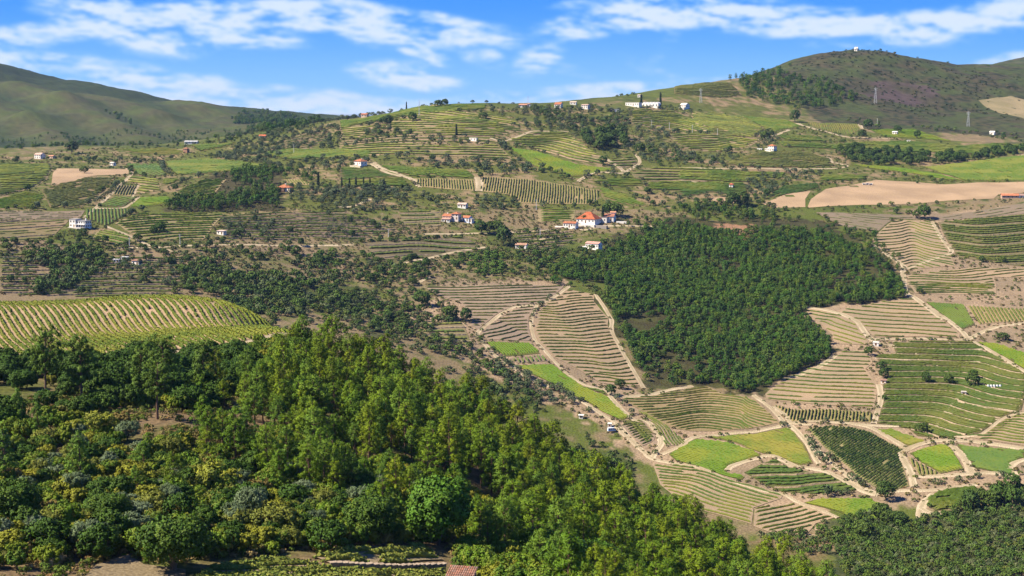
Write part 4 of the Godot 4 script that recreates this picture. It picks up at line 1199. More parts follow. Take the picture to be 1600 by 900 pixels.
	block(o, Vector3.ZERO, Vector3(5.0, 3.4, 7), "gable", WHITE, Color(0.6, 0.54, 0.5), Vector2i(1, 1), 0.6)
	terrace(o, Vector3(-0.6, 3.4, 2.6), Vector3(0.6, 6.2, 3.6), WHITE, "bell_gable")
	o = house("farm_shed", "tiny white shed beside a dark bush on the upper right slope", "shed", SPOT.white_hut_a, 0.5)
	block(o, Vector3.ZERO, Vector3(6, 2.6, 4), "gable", WHITE, Color(0.7, 0.68, 0.66), Vector2i(2, 1))
	o = house("farm_shed", "tiny white gabled shed at the foot of the heather hill", "shed", SPOT.white_hut_b, 0.6)
	block(o, Vector3.ZERO, Vector3(6, 3.2, 4), "gable", WHITE, Color(0.72, 0.7, 0.68), Vector2i(1, 1), 0.5)
	o = house("farm_shed", "very small pale shed right of the bright sloping plot", "shed", SPOT.right_bin, 0.3)
	block(o, Vector3.ZERO, Vector3(4, 1.8, 3), "flat", WHITE, WHITE, Vector2i(1, 1))
	o = house("barn", "long low barn with red roof at the right end of the ploughed field", "barn", SPOT.red_roof_right, 0.12)
	block(o, Vector3.ZERO, Vector3(15, 2.4, 6), "gable", Color(0.45, 0.32, 0.24), Color(0.50, 0.20, 0.11), Vector2i(4, 1))
	block(o, Vector3(10, 0, 0), Vector3(5, 2.2, 4.5), "shed", WHITE, Color(0.45, 0.3, 0.25), Vector2i(1, 1))
	o = house("field_hut", "cluster of low white hives at the top of the ploughed field", "hut", SPOT.field_kiosk, 0.2)
	for k in 3: block(o, Vector3(-3.6 + k * 3.4, 0, -k * 0.7), Vector3(2.6, 1.4 + 0.3 * (k % 2), 2), "shed", WHITE, WHITE, Vector2i(1, 1), 0.12, false)
	o = house("terrace_hut", "small white hut on the rounded terrace at the right", "hut", SPOT.terrace_hut, 0.3)
	block(o, Vector3.ZERO, Vector3(3.6, 1.9, 2.6), "flat", WHITE, Color(0.7, 0.68, 0.64), Vector2i(1, 1))
	o = house("stone_hut", "small roofless white walled hut beside the tan terraces", "hut", SPOT.stone_hut, 0.4)
	block(o, Vector3.ZERO, Vector3(3.0, 1.7, 2.4), "shed", Color(0.7, 0.62, 0.55), Color(0.35, 0.22, 0.17), Vector2i(1, 1), 0.15)
	o = house("stone_hut", "tiny dark doored hut inside the walled green vineyard", "hut", SPOT.wall_hut, 0.2)
	block(o, Vector3.ZERO, Vector3(2.6, 1.6, 2.0), "flat", Color(0.68, 0.66, 0.6), Color(0.5, 0.45, 0.4), Vector2i(1, 1))
	o = thing("tank_row", "row of small white tanks in the walled green vineyard", "tank", on_ground(SPOT.tank_row[0], SPOT.tank_row[1]))
	for k in 5:
		var s := Shape.new()
		s.bar(Vector3(-2.8 + k * 1.4, -0.3, 0), Vector3(-2.8 + k * 1.4, 1.4, 0), 0.6, 0.6, 10, Color(0.78, 0.8, 0.82))
		s.bar(Vector3(-2.8 + k * 1.4, 1.4, 0), Vector3(-2.8 + k * 1.4, 1.6, 0), 0.6, 0.05, 10, Color(0.78, 0.8, 0.82))
		put("tank", s, M.plaster, o)
	o = house("farm_shed", "white shed above the parked van by the pale track", "shed", SPOT.white_shed, 0.2)
	block(o, Vector3.ZERO, Vector3(2.0, 1.5, 1.7), "flat", WHITE, WHITE, Vector2i(1, 1))
	o = house("farm_shed", "tiny white shed at the edge of the olives behind the pines", "shed", SPOT.lane_shed, 0.2)
	block(o, Vector3.ZERO, Vector3(2.2, 1.5, 1.8), "shed", WHITE, Color(0.75, 0.75, 0.73), Vector2i(1, 1), 0.1)
	o = house("hut", "little white hut with red roof left of the round olive grove", "hut", SPOT.red_hut, 0.4)
	block(o, Vector3.ZERO, Vector3(3.4, 3.0, 3.4), "hip", WHITE, Color(0.5, 0.14, 0.08), Vector2i(1, 1), 0.4)
	van("pale blue van parked beside the track above the pines", SPOT.van_shed, 0.25)
	near_hut()

func gable_bay(o: Node3D, at: Vector3) -> void:
	var s := Shape.new()
	var w := 2.39
	s.box(at + Vector3(-w, -4, -4.5), at + Vector3(w, 4.0, 4.5), WHITE)
	s.tri(at + Vector3(-w, 4.0, 4.5), at + Vector3(w, 4.0, 4.5), at + Vector3(0, 5.7, 4.5), Vector3(0, 0, 1), WHITE)
	put("bay", s, M.plaster, o)
	var r := Shape.new()
	for e in [-1.0, 1.0]:
		r.flat(at + Vector3(e * w, 4.02, -4.6), at + Vector3(e * w, 4.02, 4.6), at + Vector3(0, 5.75, 4.6), at + Vector3(0, 5.75, -4.6), Vector3(e, 1, 0), Color(0.75, 0.74, 0.72))
	put("roof", r, M.plaster, o)
	var p := Shape.new()
	p.box(at + Vector3(-0.9, 0.2, 4.45), at + Vector3(0.9, 2.6, 4.56), Color(0.12, 0.13, 0.14))
	put("gate", p, M.pane, o)

func van(label: String, at: Array, turn: float) -> void:
	var o := thing("parked_van", label, "van", on_ground(at[0], at[1], 0.3), turn)
	o.scale = Vector3.ONE * 0.8
	var c := Color(0.38, 0.5, 0.66)
	var s := Shape.new()
	s.box(Vector3(-2.4, 0.4, -0.95), Vector3(2.1, 1.1, 0.95), c)
	s.box(Vector3(-2.35, 1.1, -0.9), Vector3(1.2, 2.1, 0.9), Color(0.46, 0.50, 0.54))
	s.flat(Vector3(1.2, 2.1, -0.85), Vector3(1.2, 2.1, 0.85), Vector3(1.9, 1.1, 0.9), Vector3(1.9, 1.1, -0.9), Vector3(1, 1, 0), Color(0.05, 0.06, 0.08))
	put("body", s, M.metal, o)
	for k in 3:
		var p := Shape.new()
		p.box(Vector3(-2.0 + k * 1.1, 1.3, 0.88), Vector3(-1.2 + k * 1.1, 1.85, 0.92), Color(0.04, 0.05, 0.06))
		put("window", p, M.pane, o)
	for x in [-1.5, 1.35]:
		for z in [-0.92, 0.92]:
			var wh := Shape.new()
			wh.bar(Vector3(x, 0.36, z - 0.1), Vector3(x, 0.36, z + 0.1), 0.36, 0.36, 12, Color(0.03, 0.03, 0.03))
			put("wheel", wh, M.metal, o)

# the stone hut, wall and terrace at the bottom of the picture
func near_hut() -> void:
	var q := on_ground(SPOT.near_hut[0], SPOT.near_hut[1])
	var o := thing("stone_hut", "small stone hut with rusty tiled lean-to roof at the end of the terrace wall", "hut", q, -0.22)
	o.scale = Vector3.ONE * 0.86
	var s := Shape.new()
	var stone := Color(0.30, 0.24, 0.18)
	for face in 4:
		var t := Basis(Vector3.UP, face * PI * 0.5)
		var hw := 1.55 if face % 2 == 0 else 1.3
		var dp := 1.3 if face % 2 == 0 else 1.55
		var y := -1.0
		while y < 1.55:
			var x := -hw
			var hh := rng.randf_range(0.2, 0.32)
			while x < hw - 0.01:
				var l := minf(rng.randf_range(0.25, 0.6), hw - x)
				if not (face == 0 and absf(x + l * 0.5 - 0.2) < 0.5 and y < 1.3 and y > -0.2):
					s.box(Vector3(x + 0.012, y, dp - 0.3), Vector3(x + l - 0.012, y + hh - 0.015, dp + rng.randf_range(-0.03, 0.03)), stone * rng.randf_range(0.7, 1.25), Transform3D(t, Vector3.ZERO))
				x += l
			y += hh
	var stones := put("stone_wall", s, M.stone, o)
	stones.set_meta("kind", "stuff")
	var d := Shape.new()
	d.box(Vector3(-0.28, -0.4, 1.0), Vector3(0.68, 1.25, 1.08), Color(0.05, 0.04, 0.03))
	put("door", d, M.pane, o)
	var r := Shape.new()
	for k in 13:
		for j in 6:
			var x := -1.85 + k * 0.285
			var t0 := j / 6.0
			var t1 := (j + 1.12) / 6.0
			var a := Vector3(x, 1.62 + 0.75 * t0, 1.65 - 3.3 * t0)
			var b := Vector3(x, 1.58 + 0.75 * t1, 1.65 - 3.3 * t1)
			var c := Color(0.34, 0.155, 0.10).lerp(Color(0.22, 0.16, 0.13), rng.randf()) * rng.randf_range(0.75, 1.2)
			var up := Vector3(0, 0.97, 0.22)
			r.flat(a - Vector3(0.14, 0, 0), a + up * 0.09, b + up * 0.06, b - Vector3(0.14, 0, 0), up + Vector3(-0.6, 0, 0), c)
			r.flat(a + Vector3(0.14, 0, 0), a + up * 0.09, b + up * 0.06, b + Vector3(0.14, 0, 0), up + Vector3(0.6, 0, 0), c)
	r.box(Vector3(-1.85, 1.45, 1.55), Vector3(1.85, 1.6, 1.68), Color(0.14, 0.09, 0.06))
	put("tile_roof", r, M.tile, o).set_meta("kind", "stuff")
	# the terrace wall that runs left from the hut
	var line := outline(NEAR_WALL)
	var w := thing("terrace_wall", "low dry stone terrace wall with a pale top running left from the hut", "wall", on_ground(line[0].x, line[0].y))
	var base := w.position
	var ws := Shape.new()
	var cap := Shape.new()
	for k in line.size() - 1:
		var dir := (line[k + 1] - line[k]).normalized()
		var turn := Basis(Vector3.UP, atan2(-dir.y, dir.x))
		var len := line[k].distance_to(line[k + 1])
		for course in 4:
			var x := 0.0
			while x < len:
				var l := rng.randf_range(0.3, 0.75)
				var at := line[k] + dir * (x + l * 0.5)
				var g := ground(at.x, at.y)
				ws.box(Vector3(-l * 0.5 + 0.012, -0.3 + course * 0.32, -0.25), Vector3(l * 0.5 - 0.012, 0.0 + course * 0.32, 0.25 + rng.randf_range(-0.03, 0.04)), stone * rng.randf_range(0.75, 1.3), Transform3D(turn, Vector3(at.x, g, at.y) - base))
				x += l
		var x2 := 0.0
		while x2 < len:
			var l2 := rng.randf_range(0.5, 1.0)
			var at2 := line[k] + dir * (x2 + l2 * 0.5)
			cap.box(Vector3(-l2 * 0.5 + 0.015, 0.98, -0.34), Vector3(l2 * 0.5 - 0.015, 1.10 + rng.randf_range(-0.02, 0.02), 0.32), Color(0.44, 0.35, 0.26) * rng.randf_range(0.85, 1.12), Transform3D(turn, Vector3(at2.x, ground(at2.x, at2.y), at2.y) - base))
			x2 += l2
	put("wall_stones", ws, M.stone, w).set_meta("kind", "stuff")
	put("cap_stones", cap, M.stone, w).set_meta("kind", "stuff")

func build_masts() -> void:
	pylon("thin lattice mast standing on the crest terraces of the middle hill", SPOT.mast_a, 17.0, 0.7, 0)
	pylon("thin lattice mast among the crest hamlet roofs", SPOT.mast_b, 12.0, 0.6, 0)
	pylon("tall steel pylon on the flank of the heather hill", SPOT.pylon_a, 18.0, 1.6, 2)
	pylon("steel pylon at the lower right of the heather hill", SPOT.pylon_b, 16.0, 1.5, 2)
	pylon("steel pylon on the vineyards right of the crest winery", SPOT.pylon_c, 16.0, 1.4, 2)
	pole("pole beside the valley road on the left", SPOT.pole_a, 7.0)
	pole("second pole along the valley road below the striped terraces", SPOT.pole_b, 7.0)
	pole("pole at the left end of the dark stone terraces", SPOT.pole_c, 7.0)
	pole("pole in front of the dark trees beside the rambling house", SPOT.pole_d, 6.5)
	pole("bright white pole below the large pale vineyard", SPOT.pole_e, 8.0)
	pole("pole on the olive slope left of the middle hill", SPOT.pole_f, 9.0)
	pole("pole at the foot of the heather hill beside the yellow plots", SPOT.pole_g, 8.0)
	pole("pole by the lane left of the winery", SPOT.pole_h, 6.5)
	for e in [["leftmost pole above the olive shelf", SPOT.pole_i], ["second pole above the olive shelf", SPOT.pole_j], ["third pole above the olive shelf", SPOT.pole_k], ["rightmost pole above the olive shelf", SPOT.pole_l]]:
		pole(e[0] + " below the long winery", e[1], 8.0)


# ---------------------------------------------------------------- masts and poles
func pylon(label: String, at: Array, h: float, base: float, arms: int) -> void:
	var o := thing("power_pylon", label, "pylon", on_ground(at[0], at[1], -0.5))
	var c := Color(0.40, 0.42, 0.44)
	var legs := Shape.new()
	var top := base * 0.14
	for x in [-1.0, 1.0]:
		for z in [-1.0, 1.0]: legs.bar(Vector3(x * base, 0, z * base), Vector3(x * top, h, z * top), 0.09, 0.07, 4, c)
	put("leg_frame", legs, M.metal, o)
	var br := Shape.new()
	var y := 0.0
	while y < h * 0.95:
		var r0 := lerpf(base, top, y / h)
		var y1 := minf(h, y + r0 * 2.4 + 0.5)
		var r1 := lerpf(base, top, y1 / h)
		for s in [[-1, -1, 1, -1], [1, -1, 1, 1], [1, 1, -1, 1], [-1, 1, -1, -1]]:
			br.bar(Vector3(s[0] * r0, y, s[1] * r0), Vector3(s[2] * r1, y1, s[3] * r1), 0.04, 0.04, 3, c)
			br.bar(Vector3(s[2] * r0, y, s[3] * r0), Vector3(s[0] * r1, y1, s[1] * r1), 0.04, 0.04, 3, c)
		y = y1
	put("bracing", br, M.metal, o)
	for k in arms:
		var a := Shape.new()
		var ya := h - 0.5 - k * h * 0.1
		a.bar(Vector3(-h * 0.13, ya, 0), Vector3(h * 0.13, ya, 0), 0.1, 0.1, 4, c)
		a.bar(Vector3(-h * 0.13, ya, 0), Vector3(0, ya + 1.4, 0), 0.1, 0.1, 3, c)
		a.bar(Vector3(h * 0.13, ya, 0), Vector3(0, ya + 1.4, 0), 0.1, 0.1, 3, c)
		put("arm", a, M.metal, o)

func pole(label: String, at: Array, h: float) -> void:
	var o := thing("utility_pole", label, "pole", on_ground(at[0], at[1], -0.5))
	var s := Shape.new()
	s.bar(Vector3.ZERO, Vector3(0, h, 0), 0.24, 0.15, 7, Color(0.52, 0.5, 0.47))
	put("post", s, M.metal, o)
	var a := Shape.new()
	a.box(Vector3(-0.9, h - 0.6, -0.08), Vector3(0.9, h - 0.42, 0.08), Color(0.5, 0.48, 0.45))
	put("crossarm", a, M.metal, o)

# ---------------------------------------------------------------- the sky
func sky_at(dir_az: float, dir_el: float) -> Color:
	# dir_az, dir_el in degrees, 0 azimuth straight ahead
	var e := clampf(dir_el / 90.0, -1.0, 1.0)
	if dir_el < -3.0: return Color(0.20, 0.20, 0.14)
	var up := maxf(dir_el, 0.0)
	var c := SKY_LOW.lerp(SKY_MID, smoothstep(0.0, 5.5, up)).lerp(SKY_HIGH, smoothstep(4.0, 45.0, up))
	# wind-drawn cloud: streaks lean with the wind, broken by finer wisps
	var k := 1.0
	var px := dir_az * 10.0
	var py := dir_el * 10.0
	var wx := wind(px, py * 0.5 + 200.0, 0.25) * 14.0
	var wisps := wind(px + wx + py * 1.2, (py + wx * 0.3) * 1.8, 0.36) * 0.5 + wind(px + wx + py * 1.6, (py + wx * 0.35) * 3.6 + 90.0, 0.75) * 0.5 + wind(px + wx * 0.5 + py * 1.3, py * 9.0 + 40.0, 2.4) * 0.34
	var body := 0.0
	for b in CLOUDS:
		var dx: float = dir_az - b[0] + wx * 0.03
		var dy: float = dir_el - b[1] + wind(px, py, 0.8) * 0.18
		var ca := cos(b[4])
		var sa := sin(b[4])
		var u: float = (dx * ca + dy * sa) / b[2]
		var v: float = (dy * ca - dx * sa) / b[3]
		var d := u * u + v * v
		if d < 2.6: body = maxf(body, b[5] * (1.0 - smoothstep(0.1, 2.4, d)))
	# clouds like these elsewhere in the sky
	var elsewhere := smoothstep(22.0, 30.0, absf(dir_az)) + smoothstep(5.5, 8.5, dir_el)
	if elsewhere > 0.0:
		var big := wind(px, py * 0.22 + 300.0, 0.10) * 1.5
		body = maxf(body, clampf(big + 0.15, 0.0, 0.8) * minf(elsewhere, 1.0) * (1.0 - smoothstep(50.0, 85.0, dir_el)))
	var a := clampf(body * (0.82 + wisps * 1.6) + wisps * 0.14, 0.0, 1.0)
	a = smoothstep(0.04, 1.0, a)
	c = c.lerp(CLOUD_WHITE, a * 0.92)
	if dir_el < 0.0: c = c.lerp(Color(0.20, 0.20, 0.14), smoothstep(-1.0, -3.0, dir_el))
	return c

var cloud_noise := FastNoiseLite.new()
func wind(u: float, v: float, s: float) -> float:   # noise round the horizon: u in tenths of a degree, stretched by s
	var a := u / 573.0
	return cloud_noise.get_noise_3d(sin(a) * 573.0 * s, v, cos(a) * 573.0 * s)
# az, el, half width, half height, tilt, strength
const CLOUDS := [[-18.59, 3.02, 2.86, 0.39, 0.05, 0.8], [-15.01, 3.51, 3.12, 0.83, -0.21, 1.0], [-12.06, 3.51, 3.12, 0.68, -0.17, 0.95], [-8.53, 3.95, 4.43, 0.57, -0.05, 0.95], [-5.45, 3.64, 3.12, 0.68, -0.17, 0.95], [-2.60, 3.43, 2.86, 0.47, -0.14, 0.85], [-3.90, 2.71, 1.82, 0.31, -0.38, 0.75], [-1.17, 2.50, 1.04, 0.47, -0.61, 0.6], [-4.16, 1.56, 2.08, 0.52, -0.09, 0.85], [1.04, 2.24, 0.99, 0.52, 0.44, 0.8], [1.82, 1.87, 1.30, 0.23, -0.26, 0.4], [-17.41, 1.77, 4.43, 0.52, -0.12, 0.85], [-13.05, 1.04, 4.95, 0.62, -0.16, 0.9], [-9.04, 0.47, 4.43, 0.57, -0.10, 0.9], [-4.16, 0.26, 4.69, 0.42, 0.02, 0.8], [1.56, 0.73, 5.21, 0.36, 0.07, 0.8], [5.19, 1.04, 3.39, 0.23, 0.10, 0.6], [3.38, 3.69, 2.34, 0.57, 0.17, 0.85], [6.23, 4.11, 3.12, 0.62, 0.05, 0.95], [9.80, 3.90, 3.39, 0.68, -0.16, 0.95], [13.54, 3.38, 3.91, 0.62, -0.05, 0.95], [16.70, 3.38, 3.12, 0.57, 0.07, 0.9], [19.06, 4.03, 2.86, 0.57, 0.21, 0.85], [19.75, 2.19, 1.56, 0.21, 0.14, 0.8], [5.71, 1.77, 1.56, 0.26, -0.35, 0.35], [6.23, 2.86, 1.30, 0.26, 0.87, 0.4], [-19.52, 4.42, 1.56, 0.16, -0.00, 0.3], [3.90, 4.55, 2.08, 0.21, 0.09, 0.5]]
const SKY_LOW := Color(0.58, 0.79, 0.99)
const SKY_MID := Color(0.26, 0.58, 0.97)
const SKY_HIGH := Color(0.12, 0.34, 0.74)
const CLOUD_WHITE := Color(0.88, 0.92, 1.0)

func build_sky() -> PanoramaSkyMaterial:
	cloud_noise.seed = 5
	cloud_noise.frequency = 0.05
	cloud_noise.fractal_octaves = 4
	var im := Image.create(768, 384, false, Image.FORMAT_RGB8)
	for y in 384:
		for x in 768:
			im.set_pixel(x, y, sky_at(wrapf((x + 0.5) / 768.0 * 360.0, -180.0, 180.0), 90.0 - (y + 0.5) / 384.0 * 180.0))
	im.resize(4096, 2048, Image.INTERPOLATE_CUBIC)
	for y in range(int((90.0 - 13.0) / 180.0 * 2048.0), int((90.0 + 1.5) / 180.0 * 2048.0)):
		for q in range(-307, 307):
			var x := posmod(q, 4096)
			im.set_pixel(x, y, sky_at((q + 0.5) / 4096.0 * 360.0, 90.0 - (y + 0.5) / 2048.0 * 180.0))
	var m := PanoramaSkyMaterial.new()
	m.panorama = ImageTexture.create_from_image(im)
	return m

# ---------------------------------------------------------------- materials
func matte(rough: float, textured := "", size := 10.0, relief := 0.0) -> StandardMaterial3D:
	var m := StandardMaterial3D.new()
	m.vertex_color_use_as_albedo = true
	m.roughness = rough
	m.metallic_specular = 0.2
	if textured:
		m.albedo_texture = M[textured]
		m.uv1_triplanar = true
		m.uv1_world_triplanar = true
		m.uv1_scale = Vector3.ONE / size
		if relief > 0.0:
			m.normal_enabled = true
			m.normal_texture = M[textured + "_bumps"]
			m.normal_scale = relief
	return m

func grain(called: String, seed_: int, freq: float, octaves: int, low: float, high: float) -> void:
	var n := FastNoiseLite.new()
	n.seed = seed_
	n.frequency = freq
	n.fractal_octaves = octaves
	var ramp := Gradient.new()
	ramp.set_color(0, Color(low, low * 0.98, low * 0.95))
	ramp.set_color(1, Color(high, high, high))
	var t := NoiseTexture2D.new()
	t.width = 512; t.height = 512
	t.seamless = true
	t.noise = n
	t.color_ramp = ramp
	M[called] = t
	var b := NoiseTexture2D.new()
	b.width = 512; b.height = 512
	b.seamless = true
	b.noise = n
	b.as_normal_map = true
	b.bump_strength = 6.0
	M[called + "_bumps"] = b

func make_materials() -> void:
	grain("clods", 3, 0.03, 5, 0.62, 1.0)
	grain("stain", 8, 0.012, 4, 0.86, 1.0)
	M.earth = matte(0.95, "clods", 22.0, 0.8)
	M.soil = matte(0.95, "clods", 9.0, 0.6)
	M.leaf = matte(0.62)
	M.leaf.backlight = Color(0.40, 0.50, 0.10)
	M.vine = matte(0.65)
	M.vine.backlight = Color(0.30, 0.36, 0.10)
	M.bark = matte(0.9)
	M.plaster = matte(0.85, "stain", 6.0)
	M.tile = matte(0.8, "stain", 3.0)
	M.stone = matte(0.92, "clods", 2.2, 1.0)
	M.metal = matte(0.5)
	M.pane = matte(0.15)
	M.pane.metallic_specular = 0.5

func _ready() -> void:
	# --- camera, sky, sun, exposure
	var cam := Camera3D.new()
	cam.name = "camera"
	cam.fov = 23.134
	cam.position = Vector3(0, EYE, 0)
	cam.rotation.x = -0.122112
	cam.near = 1.0
	cam.far = 20000.0
	add_child(cam)
	var env := Environment.new()
	env.background_mode = Environment.BG_SKY
	env.sky = Sky.new()
	env.sky.sky_material = build_sky()
	env.background_energy_multiplier = 0.42
	env.tonemap_mode = Environment.TONE_MAPPER_LINEAR
	env.tonemap_exposure = 2.6
	env.sdfgi_enabled = true
	env.ssao_enabled = true
	env.ssil_enabled = true
	env.fog_enabled = true
	env.fog_density = 0.00003
	env.fog_light_color = Color(0.55, 0.68, 0.9)
	var around := WorldEnvironment.new()
	around.name = "surroundings"
	around.environment = env
	add_child(around)
	var sun := DirectionalLight3D.new()
	sun.name = "sun"
	sun.light_energy = 1.6
	sun.light_angular_distance = 0.5
	sun.light_color = Color(1.0, 0.95, 0.86)
	sun.shadow_enabled = true
	sun.basis = Basis.looking_at(-Vector3(-0.74, 0.78, 0.10).normalized())
	add_child(sun)
	# --- the land
	fine_noise.seed = 21; fine_noise.frequency = 0.028; fine_noise.fractal_octaves = 3
	broad_noise.seed = 4; broad_noise.frequency = 0.0035; broad_noise.fractal_octaves = 3
	gully_noise.seed = 9; gully_noise.frequency = 0.0042; gully_noise.fractal_octaves = 2
	make_materials()
	near_land = lattice(PackedFloat32Array(NEAR_POINTS), 1e-5, -400.0, 400.0, -720.0, 0.0, 10.0)
	far_land = lattice(PackedFloat32Array(FAR_POINTS), 2e-5, -2000.0, 2000.0, -4000.0, 0.0, 25.0)
	add_spurs()
	land_kind.resize(GX * GZ)
	lay_zones()
	build_ground()
	var t0 := Time.get_ticks_msec()
	rng.seed = 5
	lay_plots()
	lay_tracks()
	print("plots ", Time.get_ticks_msec() - t0)
	# --- buildings, masts
	rng.seed = 77
	build_houses()
	build_masts()
	# --- plants
	make_protos()
	rng.seed = 301
	lay_groves()
	lay_near_hill()
	plant_waiting()
	lay_carpets()
	print("all ", Time.get_ticks_msec())

func add_spurs() -> void:
	spurs.append([Vector2(-910, -2627), Vector2(-787, -2478), 12.0, 40.0])
	spurs.append([Vector2(-787, -2478), Vector2(-564, -2158), 13.0, 42.0])
	spurs.append([Vector2(-975, -2518), Vector2(-785, -2289), 12.0, 40.0])
	spurs.append([Vector2(-785, -2289), Vector2(-627, -2025), 12.0, 36.0])
	spurs.append([Vector2(-764, -2610), Vector2(-597, -2407), 9.0, 40.0])
	spurs.append([Vector2(-597, -2407), Vector2(-452, -2153), 9.0, 40.0])
	spurs.append([Vector2(-614, -2670), Vector2(-368, -2169), 8.0, 45.0])

func lay_plots() -> void:
	plot("wide schist terraces with thin contour vine rows left of the curved pale track", "terrace_grey", [-50.8, -812, -25, -818.2, 31.3, -827.1, 29.3, -820.1, 21.1, -796.7, 14.2, -789.1, 0.6, -781.8, -9.2, -763.4, -15.6, -745.1, -17.8, -737.5, -21.7, -743.3, -23.5, -767.5, -29.6, -785.3, -43.7, -797.7], [-46.4, -805.1, -7.4, -811.8, 28.9, -824.2], 5.41, true)
	plot("small dark schist plot wedged between curved track and bright green plot", "terrace_grey", [-16.9, -728.9, -12.7, -744.4, -6.4, -760.2, 3.4, -777.3, 9.6, -782.9, 13.1, -782.4, 9.1, -761.1, 8.9, -744.7, 10.2, -729.2, 8.5, -725.2, -11.8, -721.9], [-14.8, -742.6, -4.8, -752.8, 8.2, -757], 5.11, true)
	plot("tall tan terraced slope bordering the left edge of the dense pine wood", "terrace_tan", [19.8, -790.1, 33.3, -818.6, 48.1, -812.1, 46.8, -798.4, 53.4, -770, 52, -756.8, 55.1, -725.5, 59.8, -699.7, 62.5, -673.9, 56.4, -670.5, 43, -671, 32.2, -689.3, 21.7, -702.8, 13.6, -726, 12.3, -745.2, 14.4, -772], [14.6, -750.4, 32.8, -751.3, 52.9, -762.5], 4.77, true)
	plot("small bright green vineyard plot below the dark schist plot", "bright", [-13.3, -718.4, 8.7, -721.5, 14.3, -706.9, -2.4, -699.3, -9, -706.5], [-9.7, -718.1, -1.4, -699.6], 1.35, false)
	plot("grey stony plot with a few short vine rows between two green plots", "sparse_cross", [-1.4, -696.1, 14.2, -704.5, 19.1, -696.4, 3, -690.4], [4.6, -699.5, 6.5, -690.5], 2.23, false)
	plot("long bright green vineyard strip running downhill beside the pale track", "bright", [2, -687.2, 20.2, -691.7, 27.7, -674.9, 34.8, -662.6, 36.6, -659.8, 44.3, -653.9, 53.5, -628.2, 49.9, -623.4, 40.4, -636.5, 30.9, -650, 22, -663, 8.8, -676.7], [4.5, -686.9, 27.1, -658.8, 50.3, -628], 1.35, false)
	plot("dark green triangle of vines at the head of the long bright strip", "dark", [27.2, -661.3, 37.1, -661, 44.7, -659.8, 45.2, -654.1, 36.7, -660.9, 34.8, -662.6], [27.1, -660.8, 44.9, -656.1], 1.35, false)
	plot("small curved terraces in the fork of two pale tracks", "terrace_grey", [49, -617, 58.7, -625.7, 62.9, -604.1, 61.4, -597.8, 56.2, -593.1, 51.8, -607.4], [49, -611.1, 55.8, -618.1, 62.1, -613.9], 2.58, true)
	plot("steep fan of curved vine rows right of the forked pale track", "terrace_grey", [57.1, -638.6, 60.8, -634.4, 69.7, -615.3, 75.3, -591.9, 73.2, -588.5, 66.3, -591.3, 65.5, -600.6, 62.8, -621.7], [58.3, -636.9, 66.3, -616.2, 69.5, -590], 1.28, true)
	plot("little terraced garden plot beside the olive trees behind the pine ridge", "garden", [-46.6, -742.7, -29.5, -753.8, -25.3, -740.7, -21.4, -716, -43.9, -706, -46.6, -720.3], [-45.4, -731.8, -25.8, -738.9], 5.74, false)
	plot("broad contour vineyard in the hollow directly below the pine wood", "contour", [50.7, -650.3, 70.2, -660.6, 95.2, -675.8, 100.2, -661.1, 110.9, -656.4, 114.2, -650, 116.4, -635.2, 119.2, -616, 104.8, -609, 90.8, -607.6, 79.5, -608.1, 73.3, -611.2, 66.2, -622, 58.6, -639.1], [50.6, -647.4, 75.4, -652.2, 92.8, -658.4, 107.5, -651.3, 118.3, -634], 3.66, true)
	plot("narrow terraces with curved hedged rows at the right corner of the pine wood", "terrace_tan", [165, -798, 172.5, -790.9, 180.9, -784.2, 188.6, -768.1, 187.6, -747.1, 187.5, -732, 185.4, -724.9, 169, -728.5, 171.4, -743.5, 170.1, -760.2], [168.5, -782, 180.2, -774, 188.8, -758.6], 5.61, true)
	plot("evenly striped tan terraces above the small white terrace hut", "terrace_tan", [183.1, -786.8, 202.2, -796.9, 219.6, -806.7, 232, -807.3, 234.5, -786.1, 238.9, -741.7, 236.5, -735.5, 192.6, -739.4, 191.7, -751.8, 190.4, -769.3], [181.7, -785.2, 206.9, -774.2, 233.5, -767], 7.15, true)
	plot("dark green square vineyard plot beside the pale rows on the right slope", "dark", [237.2, -800.5, 256.6, -792.7, 251.3, -755.7, 242.2, -748.5], [237.8, -799.7, 242.8, -751], 1.35, false)
	plot("pale plot with fine downhill vine rows at the right edge", "fine", [258.1, -790.8, 287.8, -779.5, 280.2, -758.2, 266.3, -758.7, 253.7, -755.4], [259.3, -788.9, 254.7, -755.6], 2.00, true)
	plot("tan terraces with long hedges below the right end of the pine wood", "terrace_tan", [170.5, -715.9, 183.5, -713.4, 180.9, -696, 175, -686.4, 174.4, -661.6, 172.4, -653.1, 164, -625.7, 145.6, -635, 132.2, -642.4, 119.9, -650.1, 120.4, -658.2, 131.1, -677.7, 144.2, -689.1, 161.1, -703.2], [125.4, -668.8, 148.8, -657.5, 172.1, -650.8], 5.99, true)
	plot("small fringe of short upright vine rows below the tan terraces", "fine", [120.9, -641.3, 129.8, -632.4, 145.7, -628, 161.8, -618.7, 157.6, -605.8, 140.8, -613.2, 124.6, -616.3, 123.4, -631.7], [138.3, -628.6, 134.7, -614.5], 1.51, true)
	plot("large green vineyard crossed by thin pale walls on the right slope", "walled", [199.6, -730.1, 240.6, -726, 244, -701.1, 247.3, -666.2, 237.8, -639.6, 224.3, -608.7, 214.9, -602.7, 197.3, -580.9, 184.6, -577.2, 171.7, -583.6, 170.9, -594.7, 159.7, -604, 169.8, -632.9, 177.1, -661.2, 184.1, -678.1, 184.7, -707.8, 196.1, -708.9], [184.7, -702.4, 205.9, -698.2, 231.7, -691.6, 247.2, -665.9], 2.10, true)
	plot("tan hillside with short green rows at the lower right edge", "terrace_tan", [196.6, -577.5, 213.3, -599, 224.6, -602.8, 208.5, -556.1, 187.1, -580.4], [189.9, -579.6, 201.3, -574.2, 211.2, -563.6], 3.87, true)
